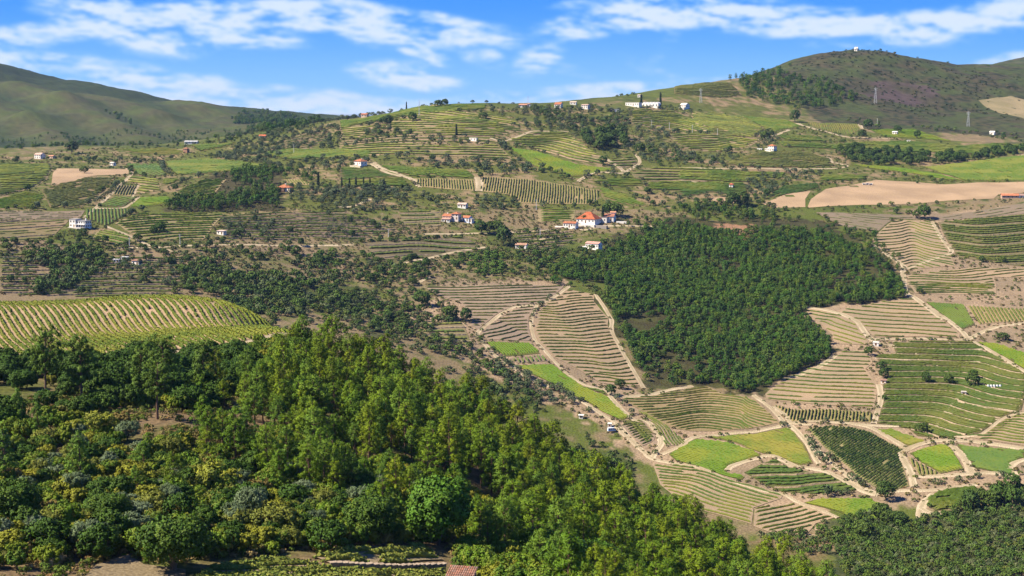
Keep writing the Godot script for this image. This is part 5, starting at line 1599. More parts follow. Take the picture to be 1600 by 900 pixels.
	plot("bright green plot above the track at the far right", "bright", [242.7, -726, 251.3, -722.9, 259.8, -701.1, 249.7, -670.3, 248.3, -692, 245.6, -708.5], [242.4, -725.1, 250.3, -677.1], 1.35, false)
	plot("tan terraces with hedged rows just right of the pine wood top", "terrace_tan", [238.8, -841.6, 289.6, -837.3, 281.7, -811.1, 236.1, -817.7], [235.8, -829, 260.9, -830.3, 285.8, -824.2], 3.97, true)
	plot("steep narrow terraces climbing beside the upper right edge of the pine wood", "terrace_tan", [251, -959, 269, -988, 294, -984, 290, -948, 285, -914, 279.1, -880.4, 245.8, -870.3, 245.5, -899.8, 239, -934], [255, -960, 275, -968, 289, -952], 6.96, true)
	plot("long parallel terraces below the row of dark bushes at the right", "terrace_tan", [242, -858.6, 277.1, -871.5, 293.2, -875.6, 319.4, -865.9, 313.2, -848.6, 293.7, -850.9, 287.2, -827.5, 264.6, -827, 235.7, -833.1], [240.9, -854.7, 271.7, -849.7, 314.3, -859], 5.88, true)
	plot("dull green terraced vineyard high on the right slope", "walled_dull", [298, -983, 360, -990, 366, -988, 323.6, -870.3, 286.7, -898.3, 290, -933], [293, -958, 316, -946, 351, -946], 4.46, false)
	plot("bare pinkish ploughed field on the right hillside", "bare", [215, -1024, 223, -1050, 243, -1090, 267, -1108, 293, -1134, 324, -1127, 342, -1116, 374, -1126, 413, -1119, 392, -1062, 366, -1060, 357, -1043, 324, -1044, 281, -1034, 235, -1026], [], 0.0, false)
	plot("small bare earth wedge left of the ploughed field", "bare", [185, -1039, 212, -1073, 229, -1080, 219, -1051, 214, -1026, 190, -1025], [], 0.0, false)
	plot("little bare red patch beside a dark green tree", "bare", [150, -1059, 172, -1061, 163, -1039, 150, -1047], [], 0.0, false)
	plot("grey fallow strip with faint rows below the ploughed field", "fallow", [218, -1009, 271, -1001, 295, -996, 375, -1021, 364, -992, 299, -987, 270, -992, 251, -961, 233, -966, 223, -988], [219, -1004, 267, -980, 366, -1006], 6.53, false)
	plot("broad yellow green vineyard at the upper right edge", "green", [354, -1213, 392, -1238, 452, -1270, 472, -1281, 415, -1125, 367, -1138], [353, -1203, 367, -1142], 2.23, false)
	plot("thin bright green strip curving above the ploughed field", "bright", [292, -1220, 328, -1211, 355, -1177, 364, -1139, 351, -1145, 333, -1176, 306, -1196], [292, -1220, 327, -1209, 364, -1139], 2.92, false)
	plot("wide yellow green vineyard band behind the white hill house", "green", [252, -1346, 302, -1343, 351, -1377, 395, -1384, 426, -1348, 476, -1374, 499, -1356, 470, -1321, 429, -1293, 375, -1312, 303, -1313, 275, -1316, 250, -1310], [249, -1327, 342, -1343, 478, -1343], 4.50, false)
	plot("brown green vineyard terrace right below the white hill house", "olive", [211, -1252, 245, -1281, 271, -1278, 281, -1248, 277, -1208, 242, -1188, 194, -1185, 179, -1197], [180, -1194, 229, -1199, 279, -1225], 4.50, false)
	plot("long green terraced band left of the round olive grove", "green", [136, -1156, 181, -1159, 227, -1161, 216, -1129, 188, -1114, 132, -1121], [134, -1137, 219, -1144], 4.50, false)
	plot("dark green band below the pale farm lane", "dark", [131, -1111, 187, -1109, 183, -1083, 172, -1066, 152, -1076, 125, -1055], [128, -1086, 183, -1095], 4.50, false)
	plot("green wedge beside the round olive grove", "dark", [190, -1054, 211, -1102, 242, -1113, 239, -1093, 220, -1077], [190, -1056, 240, -1105], 2.59, false)
	plot("small green plot between olive rows above the ploughed field", "green", [251, -1154, 292, -1155, 285, -1134, 253, -1122, 245, -1126], [249, -1140, 289, -1146], 4.50, false)
	plot("olive green vineyard high on the crest below the skyline pines", "olive", [197, -1729, 234, -1732, 265, -1711, 268, -1652, 239, -1622, 214, -1618, 186, -1629], [193, -1653, 271, -1684], 4.50, false)
	plot("brownish green vineyard slope right of the long winery", "olive", [191, -1508, 218, -1538, 253, -1511, 254, -1423, 233, -1365, 200, -1353, 184, -1449], [184, -1449, 249, -1421], 4.50, false)
	plot("yellow green vineyard wedge behind the big round tree", "green", [246, -1523, 293, -1514, 301, -1467, 278, -1437, 257, -1402], [246, -1510, 295, -1457], 4.50, false)
	plot("yellow vineyard square on the upper right slope", "yellow", [312, -1499, 368, -1512, 361, -1465, 339, -1416, 317, -1453], [337, -1505, 326, -1435], 2.20, false)
	plot("green vineyard strip between two pale lanes on the upper right", "green", [259, -1387, 305, -1397, 306, -1363, 260, -1358], [257, -1372, 307, -1380], 4.50, false)
	plot("bright green sloping plot below the heather hill", "bright", [369, -1464, 420, -1474, 432, -1382, 402, -1408, 372, -1409], [367, -1450, 432, -1387], 4.50, false)
	plot("scrubby tan clearing on the right flank of the heather hill", "bare_scrub", [570, -1735, 619, -1762, 639, -1743, 591, -1610, 573, -1674], [], 0.0, false)
	plot("green vineyard strip on the crest of the terraced middle hill", "green", [-180, -1478, -132, -1443, -106, -1484, -66, -1455, -25, -1479, -26, -1429, -64, -1400, -128, -1402, -171, -1403], [-175, -1433, -101, -1438, -24, -1453], 4.50, false)
	plot("tan and green banded terraces near the top of the middle hill", "terrace_band", [-132, -1380, -97, -1386, -34, -1376, 7, -1328, 11, -1310, -19, -1264, -62, -1262, -102, -1316], [-128, -1366, -60, -1318, 8, -1316], 5.20, false)
	plot("brown green banded terraces right of the white wall", "terrace_band", [-172, -1410, -132, -1374, -142, -1316, -161, -1321], [-167, -1372, -134, -1354], 5.20, false)
	plot("wide brown green terraces across the face of the middle hill", "terrace_band", [-155, -1269, -107, -1249, -56, -1218, -12, -1230, 2, -1164, -54, -1180, -115, -1197, -147, -1204], [-151, -1235, -74, -1205, -4, -1198], 5.20, false)
	plot("dark green terraced vineyard right of the stone lane on the middle hill", "terrace_band", [-6, -1252, 20, -1306, 52, -1321, 70, -1227, 84, -1163, 54, -1172, 19, -1220], [-4, -1255, 39, -1265, 75, -1224], 5.20, false)
	plot("smooth bright green vineyard sweep on the middle hill", "bright", [-3, -1221, 18, -1211, 53, -1158, 86, -1148, 62, -1120, 48, -1113, 18, -1143], [0, -1219, 48, -1117], 2.20, false)
	plot("green vineyard below the dotted olive row on the middle hill", "green", [-108, -1146, -82, -1137, -34, -1121, -28, -1096, -76, -1104, -81, -1107, -99, -1125], [-107, -1142, -30, -1104], 3.83, false)
	plot("dark vineyard left of the white house with red roof", "dark", [-140, -1146, -114, -1134, -87, -1101, -134, -1094], [-138, -1124, -93, -1109], 4.50, false)
	plot("light green vineyard behind the row of cypresses", "green", [-134, -1090, -85, -1098, -76, -1073, -131, -1069], [-132, -1080, -78, -1082], 4.48, false)
	plot("pale vineyard of upright rows left of the tan corner lane", "fine", [-76, -1097, -29, -1092, -27, -1059, -70, -1069], [-55, -1094, -53, -1063], 2.00, false)
	plot("large pale vineyard of fine upright rows right of the tan corner lane", "fine", [-24, -1102, 10, -1097, 65, -1074, 65, -1049, 57, -1033, 7, -1033, -4, -1052, -25, -1060], [-10, -1100, -12, -1056], 2.00, false)
	plot("green vineyard patch right of the large pale vineyard", "green", [67, -1082, 89, -1055, 101, -1032, 70, -1039, 67, -1054], [67, -1066, 99, -1036], 3.28, false)
	plot("small brown terraced plot between forked lanes on the middle hill", "terrace_band", [80, -1182, 104, -1217, 106, -1181, 90, -1147, 79, -1167], [81, -1175, 106, -1192], 5.20, false)
	plot("green terraces below the forked lanes", "green", [60, -1103, 101, -1113, 105, -1094, 82, -1083], [61, -1097, 105, -1100], 4.09, false)
	plot("banded green hillside below the long white winery", "terrace_band", [124, -1493, 175, -1516, 185, -1462, 213, -1442, 199, -1379, 149, -1377, 119, -1404], [121, -1442, 172, -1464, 209, -1423], 5.20, false)
	plot("patchy green vineyards above the dark round tree", "terrace_band", [148, -1354, 197, -1362, 236, -1344, 214, -1288, 180, -1258, 157, -1274, 149, -1316], [147, -1330, 192, -1329, 224, -1315], 5.20, false)
	plot("broad green terraces right of the dark oak clump", "terrace_band", [109, -1155, 138, -1169, 177, -1165, 172, -1126, 152, -1114, 120, -1099, 97, -1117, 96, -1131], [98, -1127, 134, -1135, 173, -1139], 5.20, false)
	plot("dark brown green vineyard terraces at the left edge", "terrace_band", [-465, -1273, -420, -1286, -393, -1208, -362, -1098, -355, -1048, -362, -987], [-402, -1097, -371, -1118], 5.20, false)
	plot("bare tan field with a lone bush on the left plateau", "bare", [-393, -1220, -330, -1211, -313, -1157, -335, -1140, -340, -1114, -331, -1073, -349, -1068, -374, -1149], [], 0.0, false)
	plot("brown vineyard below the bare tan field", "olive", [-347, -1039, -336, -1124, -316, -1123, -307, -1071, -297, -1001, -293, -954, -312, -950], [-340, -1022, -313, -1104], 4.50, false)
	plot("bright green vineyard wedge at the left edge", "bright", [-356, -971, -353, -1028, -333, -1005, -321, -946, -341, -928], [-349, -951, -332, -998], 4.08, false)
	plot("bright yellow green field beside the small brick tower house", "yellow", [-406, -1442, -359, -1452, -332, -1425, -328, -1398, -374, -1414], [-403, -1435, -329, -1409], 4.50, false)
	plot("green field below the long pale farm shed", "green", [-335, -1463, -279, -1435, -288, -1420, -311, -1407], [-329, -1440, -279, -1425], 4.50, false)
	plot("large green vineyard with yellow patches on the left plateau", "green", [-326, -1326, -291, -1342, -209, -1192, -234, -1166, -275, -1153, -300, -1227], [-308, -1260, -213, -1189], 4.50, false)
	plot("dark green vineyard right of the bare tan field", "dark", [-357, -1299, -323, -1292, -281, -1146, -305, -1151, -338, -1253], [-348, -1272, -288, -1169], 3.97, false)
	plot("dark terraced plot above the bright green plot", "terrace_band", [-307, -1134, -281, -1122, -262, -1058, -276, -1031, -286, -1082, -301, -1100], [-300, -1107, -271, -1090], 5.20, false)
	plot("small green plot above the dark terraces", "green", [-279, -1122, -263, -1122, -262, -1081, -271, -1087], [-275, -1103, -262, -1111], 4.50, false)
	plot("striped plot of downhill rows left of the bright green plot", "fine", [-301, -1076, -286, -1078, -276, -1020, -290, -1026], [-293, -1074, -282, -1021], 2.00, false)
	plot("dark green sloping plot above the striped bank", "dark", [-287, -1016, -271, -1016, -268, -968, -287, -969], [-283, -1004, -269, -991], 4.50, false)
	plot("vivid green rectangular vineyard plot on the left plateau", "bright", [-269, -1018, -248, -1024, -241, -1000, -253, -974, -265, -970], [-267, -1014, -243, -1003], 2.55, false)
	plot("dark vineyard of dotted downhill rows behind the big white house", "dark", [-287, -951, -267, -962, -255, -954, -258, -907.4, -257.8, -891.7, -279, -918], [-279, -955, -261.4, -894.9], 2.20, false)
	plot("bright striped contour terraces right of the big white house", "terrace_green", [-256, -904.9, -251, -944, -197, -963, -196, -930, -192.6, -886.3, -192.9, -874.9, -226.4, -862.1, -241.1, -880.6], [-254.8, -900.6, -230, -923, -196, -943], 6.91, true)
	plot("narrow terraces beside the diagonal lane below the big white house", "terrace_green", [-258.4, -872.6, -253.9, -882.8, -229.6, -857.2, -234.6, -841.3, -254.5, -850.1], [-257.6, -867.4, -230.2, -854.5], 4.97, true)
	plot("green terraces behind the pine strip on the left plateau", "terrace_green", [-251, -1047, -245, -1119, -226, -1116, -221, -1050, -238, -1029], [-252, -1048, -225, -1087], 5.40, true)
	plot("dry tan terraces at the left edge", "fallow", [-336, -915, -287, -945, -281, -914, -324.6, -883.7], [-331, -901, -285, -931], 6.50, false)
	plot("olive brown terraced pasture left of the big white house", "fallow_green", [-323.5, -880.8, -285, -907, -278.3, -853.1, -289.6, -828.5, -306.2, -832.5], [-314.1, -854.5, -282.2, -886.7], 7.61, false)
	plot("small pale row plot behind the orange roofed house", "fine", [-179, -1101, -167, -1103, -152, -1077, -165, -1079], [-172, -1102, -165, -1080], 2.00, false)
	plot("green vineyard on the left flank of the middle hill", "green", [-201, -1285, -146, -1245, -141, -1197, -191, -1220], [-196, -1251, -144, -1220], 4.50, false)
	plot("dark stone walled terraces in the centre of the valley side", "walled_dark", [-97.1, -908.6, -30.9, -943.6, -18.8, -912.2, -34.3, -893.6, -66.2, -878, -85.4, -874], [-95.7, -902.3, -62.1, -918.7, -22.5, -917.5], 7.13, false)
	plot("old green garden terraces below the pink house", "garden", [-81, -997, -51, -1009, -49, -966, -75, -964], [-79, -979, -50, -991], 5.19, false)
	plot("vivid green vineyard left of the walled notch in the valley floor", "bright", [66.2, -581, 79.5, -597.4, 91.8, -591.6, 102.7, -578, 103.9, -574, 89.3, -563.8, 86.8, -556.8, 93.3, -550.5, 91.5, -546.9, 78.5, -562.5, 68.4, -573.4], [66.6, -580.4, 90.8, -552.7], 1.35, false)
	plot("yellow green vineyard sloping right above the walled notch", "yellow", [85.1, -599.2, 104.6, -601.7, 120.4, -609.1, 123.1, -603.3, 124.3, -585.5, 122.6, -559.6, 116.8, -558.6, 109.4, -573.2, 104.6, -576.7, 95.6, -591.2], [92.8, -598.7, 119.9, -561.9], 1.35, false)
	plot("dark green strips on tan terraces in the middle of the valley floor", "strips", [93.7, -555.5, 103.3, -564.7, 109.1, -568.8, 112.2, -557.5, 120, -547.2, 125.3, -544.2, 131.8, -522.5, 115, -523.6, 104.4, -530.8, 97.6, -543.6, 95.6, -550.9], [96.1, -550.8, 112, -546.9, 126.2, -546.7], 3.38, true)
	plot("curved contour rows right above the foreground pines", "terrace_tan", [58.7, -571.4, 67.1, -569.3, 78.2, -560.4, 91, -543.8, 104.1, -527.7, 102.8, -523.2, 91, -515.7, 87.3, -498.4, 78.1, -509.2, 65.8, -524.4, 59.2, -548.3], [62.8, -567.9, 79.4, -557, 94.5, -536.7], 2.91, true)
	plot("lowest tan terraces with a few slanting rows", "terrace_tan", [91.3, -515.2, 106.2, -517.1, 109.5, -511.5, 117.2, -496.2, 109.2, -492.2, 103, -479.9, 94.2, -484.8, 87.6, -496], [92.3, -510.5, 105.8, -514.9], 3.95, true)
	plot("bright green meadow vineyard above the scrub at the valley bottom", "bright", [109.6, -515.7, 115.3, -517.2, 132.7, -512.3, 138.7, -500, 133, -491.2, 127.2, -486.8, 119.4, -502.6], [109.4, -514.6, 128.6, -490], 1.35, false)
	plot("big dark green vineyard oval ringed by olive trees", "darkrows", [129.6, -604.4, 140.2, -606, 149, -600.7, 154.2, -593.2, 161.2, -566.8, 158, -562.2, 150.5, -520.3, 143.7, -517.9, 139.6, -518.3, 135.2, -538.4, 133.4, -560, 130.8, -587.8], [144.8, -547.9, 161.8, -568.3], 1.55, false)
	plot("light yellow green wedge right of the dark oval vineyard", "yellow", [156.7, -595.4, 163.6, -596, 167.4, -586.2, 173.4, -573.9, 164.1, -570.2, 160.8, -584], [156.6, -594.6, 172.1, -574], 1.35, false)
	plot("rounded bright green plot between two pale tracks", "bright", [162.1, -561.5, 176.9, -569.7, 179.5, -564.1, 175.8, -534.6, 165.8, -531.6, 163.3, -547.6], [162.1, -560.9, 174.7, -533.9], 1.35, false)
	plot("small tan triangle of short vine rows beside the rounded green plot", "fine", [160.4, -558.1, 162.5, -545.7, 165.5, -530.7, 158, -532.3, 158.6, -543.7], [161.6, -550.7, 158.1, -533.2], 1.50, true)
	plot("dark green vineyard at the right edge beside the curved track", "dark", [182.7, -565.9, 204.9, -549.8, 201.7, -540.9, 194.4, -535.5, 191.1, -522.7, 184.2, -529, 179.6, -535.7], [182.3, -564.3, 200, -538.3], 1.35, false)
	plot("green vineyard beside the hairpin track above the scrub", "green", [152.8, -505.6, 159.8, -511.5, 174.2, -512.7, 172.5, -504.1, 161.6, -494.4, 152.2, -492.6, 151.2, -499.6], [153.1, -505.5, 171.6, -506.2], 1.70, false)
	plot("terraced green garden ground left of the winery", "terrace_green", [19, -1019, 46, -1018, 44, -995, 30, -991, 18, -988], [18, -1005, 45, -1005], 4.46, true)
	plot("green terraces on the top shoulder of the middle hill", "terrace_band", [-120, -1495, -77, -1480, -56, -1402, -23, -1400, 7, -1360, 10, -1339, -24, -1345, -74, -1374, -110, -1395], [-115, -1434, -55, -1382, 9, -1350], 5.20, false)
	plot("green hillside plots left of the white house with red roof", "green", [-231, -1323, -206, -1307, -121, -1220, -118, -1181, -193, -1224, -220, -1274], [-228, -1302, -120, -1200], 4.50, false)
	plot("green terraces above the round olive grove lane", "green", [105, -1099, 169, -1115, 166, -1083, 137, -1078, 104, -1080], [104, -1090, 168, -1099], 3.53, false)
	plot("olive green terraces below the crest winery lane", "terrace_band", [193, -1526, 225, -1519, 250, -1522, 254, -1434, 231, -1358, 208, -1390, 184, -1449], [188, -1490, 246, -1431], 5.20, false)
	plot("dry ledges under the olives left of the rambling house", "ledges", [-201, -956, -160, -976, -116, -989, -107.6, -919.2, -153.8, -891.9, -177.4, -879.4], [-193, -916.1, -153.6, -933.2, -112, -948], 4.41, false)
	plot("dry ledges between the road and the dark stone terraces", "ledges", [-133, -971, -103, -975, -78, -950, -98.4, -914.4, -123.8, -905.2], [-128.1, -937.2, -81, -957], 4.11, false)
	plot("stony ledges right of the small cottage below the winery", "ledges", [2, -968, 39, -978, 42.2, -942, 27, -918, 9.7, -881, 1.6, -915.1], [1.6, -938.7, 38, -953], 5.22, false)
	plot("stony ledges on the slope above the near vineyard", "ledges", [-293.8, -804.8, -279.2, -798, -235.8, -809.1, -192, -824.5, -172.4, -758.6, -197.5, -721, -229, -715.2, -260.2, -709.8], [-277.4, -758.3, -232, -783.1, -181.9, -801.7], 4.84, false)
	plot("bushy ledges on the rocky shoulder of the middle hill", "ledges", [-160, -1311, -142, -1314, -99, -1305, -61, -1254, -13, -1257, -11, -1240, -75, -1235, -156, -1279], [-158, -1296, -11, -1250], 6.65, false)
	plot("ledges on the olive slope left of the middle hill", "ledges", [-239, -1360, -229, -1404, -196, -1443, -178, -1418, -174, -1330, -186, -1285, -213, -1309], [-241, -1373, -176, -1389], 8.65, false)
	plot("sunny vineyard of yellow green rows on the near rounded knoll", "near", [-109.4, -272.6, -105.8, -286.9, -99.4, -291.5, -91.6, -296.9, -84.2, -304.7, -73.5, -313.1, -63, -316.8, -58.5, -325.9, -54.7, -345.7, -55.4, -357.7, -60.8, -377.1, -69, -396, -84, -416.6, -100.6, -430.4, -119.8, -435.8, -139.3, -434.2, -156.9, -428.1, -168.9, -423.6], [-82.7, -310.1, -120, -389.4], 1.8, true)
	plot("little terrace of young vines above the dry stone wall", "near_low", [-23.1, -158.8, -21.3, -162, -15.7, -167.1, -11.5, -175.3, -9.8, -172, -8.6, -168.8, -15.1, -160.9, -20.7, -156.4], [-22.4, -158.9, -9.6, -171.4], 1.5, false)
	plot("weedy vines below the dry stone wall at the bottom edge", "near_low", [-34, -144.8, -33, -149.5, -27.7, -155.7, -23.1, -156.4, -20.5, -153.5, -8.4, -162.4, -7.5, -159.9, -5, -132.1, -30.1, -127.7], [-32.4, -146.8, -8.3, -160.2], 1.5, false)
	plot("bare sunlit earth patch at the lower left edge", "near_bare", [-44.7, -141.9, -44.9, -147.1, -42.8, -152, -40.1, -148.5, -35.4, -147.8, -30.7, -127.7, -41.3, -127], [], 0.0, false)

func lay_tracks() -> void:
	track("pale dirt track winding down the valley side", [33.6, -824.8, 19.9, -794.6, 10.7, -784.9, 0.6, -778.6, -7, -763.5, -15.1, -742.5, -18, -728.6, -11.6, -708.2, -5.4, -692.9, 1.5, -682.8, 10.1, -667.4, 21.4, -659.7, 29.5, -649.8, 38.1, -636.3, 47, -619.9, 51.1, -604.6, 55.1, -590], 4.0)
	track("narrow lane between terraces and bright strip", [14.1, -786.1, 10.6, -758, 10.9, -738.7, 12.5, -725.9, 19.2, -703.7, 26.5, -681.5, 35, -666.5, 44.4, -662.4], 3.2)
	track("dirt margin along the pine wood", [48.7, -812.2, 54.6, -770.4, 53.7, -745.8, 59, -704.9, 63.9, -669.3], 4.0)
	track("bare bank below the pine wood", [44.4, -662.4, 50.4, -654.4, 65, -659.1, 75.6, -669, 88, -676.3], 5.0)
	track("pale lane forking above the curved terraces", [46.1, -653.7, 50.2, -638.7, 55.4, -623.9, 61.4, -621.3, 64.5, -600.8, 62.4, -588.4], 4.5)
	track("pale lane end", [63.5, -611.7, 65.2, -597.1, 60.5, -583.1, 58.5, -578.3], 4.5)
	track("pale lane above the pines", [45, -618.7, 50.8, -602.1, 56.3, -585.9, 59.1, -578.2, 66.5, -571.3], 4.0)
	track("lane along the head of the green plots", [63, -581.5, 71.8, -588.4, 78.8, -598.5, 93.4, -602.6, 106, -604.8, 121.4, -612.7], 4.5)
	track("lane below the fringe of short rows", [121.4, -612.7, 125.2, -614.1, 138, -612, 156.6, -601.6, 167.8, -598.5], 4.5)
	track("short lane beside the contour vineyard", [114.8, -657.1, 119.4, -636, 121.6, -613.5], 4.0)
	track("lane beside the yellow green plot", [123.1, -612.4, 125.6, -590, 124.5, -557.6], 4.0)
	track("olive lined lane beside the dark oval", [126.3, -597.8, 129.4, -561.2, 132.5, -533.4, 137.5, -513.6], 4.0)
	track("lane round the tan terraces", [112.3, -560.6, 124.7, -547.2, 132.8, -521.8, 136.9, -514.4], 5.0)
	track("field edge lane", [66.5, -571.1, 78.4, -561.4, 88.1, -545.4, 95.7, -534.6, 104.4, -527.6, 107.8, -517.5, 114.1, -505.2, 118.1, -495.4], 3.2)
	track("lane round the walled notch", [87.5, -558.5, 91, -564.1, 103.8, -572.5, 108.8, -572.5, 112.9, -563.7, 116.1, -555.5], 5.0)
	track("lane junction", [120.8, -638.3, 124.1, -623.2, 124.2, -614.7, 132.3, -608.6], 4.0)
	track("pale lane right of the dark oval", [149.2, -605.2, 155.9, -598.2, 160.1, -582.8, 162.4, -567, 158.7, -562, 155.6, -536.9, 151.9, -518.5], 5.0)
	track("wide pale lane across the right slope", [162.1, -566.5, 169.9, -571.8, 175.5, -574.4, 183, -573, 192.4, -567.8, 205.8, -552.3], 7.0)
	track("short wide lane", [180.9, -571.4, 180.6, -549.8, 176.6, -527.8], 6.0)
	track("lane above the olive plot", [157.1, -531, 165.1, -529.3, 176.6, -528.3, 184.9, -526.7, 190.8, -520.3], 5.5)
	track("lane below the olive plot", [136.8, -516.6, 146.7, -515.7, 156.9, -513.7, 165.2, -515.1, 174.6, -516.3], 5.0)
	track("hairpin lane", [156.4, -509.2, 150.7, -501.5, 146.2, -490.6, 144.9, -481.5], 5.5)
	track("curved lane at the edge", [190.7, -520.3, 192, -530, 196.3, -536.4, 201.1, -539.2], 6.0)
	track("lane spur", [148, -496.4, 150.1, -490.4, 154.6, -489.5], 5.0)
	track("pale lane to the terrace hut", [164.7, -799.2, 181.5, -784.5, 189.6, -768, 189.4, -748.6, 190.2, -731.9, 193.7, -722.9, 198.1, -724.2], 6.0)
	track("lane beside the dark square plot", [233.1, -808.4, 238, -775.2, 241, -744.7, 239.6, -731.3], 5.0)
	track("terrace edge lane", [191, -735, 216.1, -734.2, 239, -729.4], 4.5)
	track("curved lane under the pale rows", [239.2, -730.1, 248.1, -739.8, 263.8, -751.4, 279.9, -754.6], 6.0)
	track("diagonal lane at the right", [241.3, -726.9, 245.9, -701.3, 248.6, -667.2], 5.0)
	track("dirt margin along the wood corner", [164.8, -709.4, 151.6, -691.3, 132.6, -678.3], 6.0)
	track("lane between tan and green slopes", [175.1, -661.5, 170.4, -638.7, 158.1, -603.8], 5.0)
	track("diagonal path in the green vineyard", [182.5, -593.7, 191.2, -612.1, 203.5, -633.3, 211.8, -643.5], 3.0)
	track("wall path", [185.9, -579.1, 196.4, -578.2, 214.3, -600.8, 225.7, -603.7], 3.0)
	track("zigzag lane on the upper terraces", [294, -984, 288, -938, 286, -912, 273, -898.6, 245.3, -873.2, 245.9, -883, 238, -933], 5.0)
	track("lane down from the zigzag", [244.9, -876.7, 231.5, -821.5, 233.7, -807.5, 237.1, -764.6], 6.0)
	track("pale lane below the hill house", [283, -1268, 279, -1225, 287, -1209, 267, -1187, 229, -1179, 138, -1168], 5.0)
	track("pale farm lane", [132, -1118, 156, -1107, 187, -1111], 4.0)
	track("short lane at the right edge", [433, -1227, 463, -1278], 8.0)
	track("short lane by the round tree", [232, -1345, 253, -1380, 281, -1438], 6.0)
	track("lane along the yellow plots", [300, -1490, 309, -1460, 321, -1433, 334, -1402, 374, -1402], 7.0)
	track("short lane", [370, -1508, 361, -1461], 7.0)
	track("pale drive to the white house", [-115, -1157, -99, -1117, -81, -1099, -71, -1071], 6.0)
	track("tan corner lane", [-27, -1099, -25, -1084, -25, -1059], 10.0)
	track("stone lane on the middle hill", [-19, -1259, -6, -1252, 8, -1284, 21, -1314, 53, -1329], 5.0)
	track("bank and lane below the bright sweep", [51, -1096, 66, -1129, 90, -1135, 80, -1189], 6.0)
	track("lane fork", [90, -1135, 107, -1184, 107, -1228], 5.0)
	track("lane down the left plateau", [-348, -1254, -317, -1177, -303, -1099, -284, -959, -279, -915], 4.5)
	track("field path", [-287, -1082, -273, -1010], 3.0)
	track("stony bank lane", [-270, -1019, -267, -966, -285, -959], 4.0)
	track("diagonal lane below the striped terraces", [-257.8, -891.7, -236.6, -868.7, -214.6, -844.2, -188.1, -829.9], 4.0)
	track("valley road", [-235.3, -834.6, -193.5, -854.7, -164, -872.6, -132.6, -887.4, -101.5, -903], 5.0)
	track("pale lane in the olives", [-124, -1000, -114, -1005, -104, -1028], 6.0)
	track("pale lane below the stone terraces", [-72.3, -853.6, -65.6, -870.3, -50.3, -884.4, -34.6, -902.7, -17.5, -917.1], 6.0)
	track("stone path", [-57.8, -815.6, -49, -837], 4.0)
	track("short lane below the winery", [14.6, -939, 29, -950], 4.0)
	track("pale drive", [-113, -1161, -102, -1132, -75, -1091, -70, -1067], 5.0)
	track("road below the pink house", [-60.1, -942.4, -30, -952, -23, -954, -9, -957, 10, -964, 27, -970], 4.0)
	track("winery forecourt", [39, -980, 49, -969, 57, -975, 63, -978, 87, -980, 98, -980], 5.0)
	track("sandy headland of the near vineyard", [-62, -313.4, -58.1, -323.9, -54.4, -340.2], 3.5)
	track("sandy headland behind the tall pines", [-88.8, -287.4, -81.7, -295.7, -72.6, -309, -62, -313.4], 3.0)
	track("short stone path between green vineyard terraces", [228.5, -726.9, 227.5, -717, 224, -706.2], 1.6)
	track("small stone path in the green vineyard", [207.3, -715.9, 205.5, -703.1, 204.8, -699.1], 1.4)
	track("wall between terraces of the green vineyard", [213.5, -697.1, 206.7, -674.1], 1.4)
	track("long terrace wall across the green vineyard", [181.1, -666.6, 196, -663.2, 210.9, -660, 238.5, -645.5], 1.6)
	track("second terrace wall in the green vineyard", [174, -649.3, 191.5, -647.3, 208.2, -642.8], 1.4)
	track("lower terrace wall in the green vineyard", [165.7, -617.8, 190.1, -613.8], 1.4)
	track("sloping terrace wall in the green vineyard", [202.6, -629.9, 212.2, -618.7, 221.8, -606.4], 1.6)
	track("second sloping terrace wall in the green vineyard", [193.6, -614.6, 203, -603.2, 210.9, -598.1], 1.4)
	track("upper terrace wall in the green vineyard", [197.2, -719.6, 225.6, -714.1, 242.3, -713], 1.5)
	track("wide terrace wall in the green vineyard", [183.8, -702.4, 206.2, -699.1, 240.3, -689.9, 248.7, -677.5], 1.5)

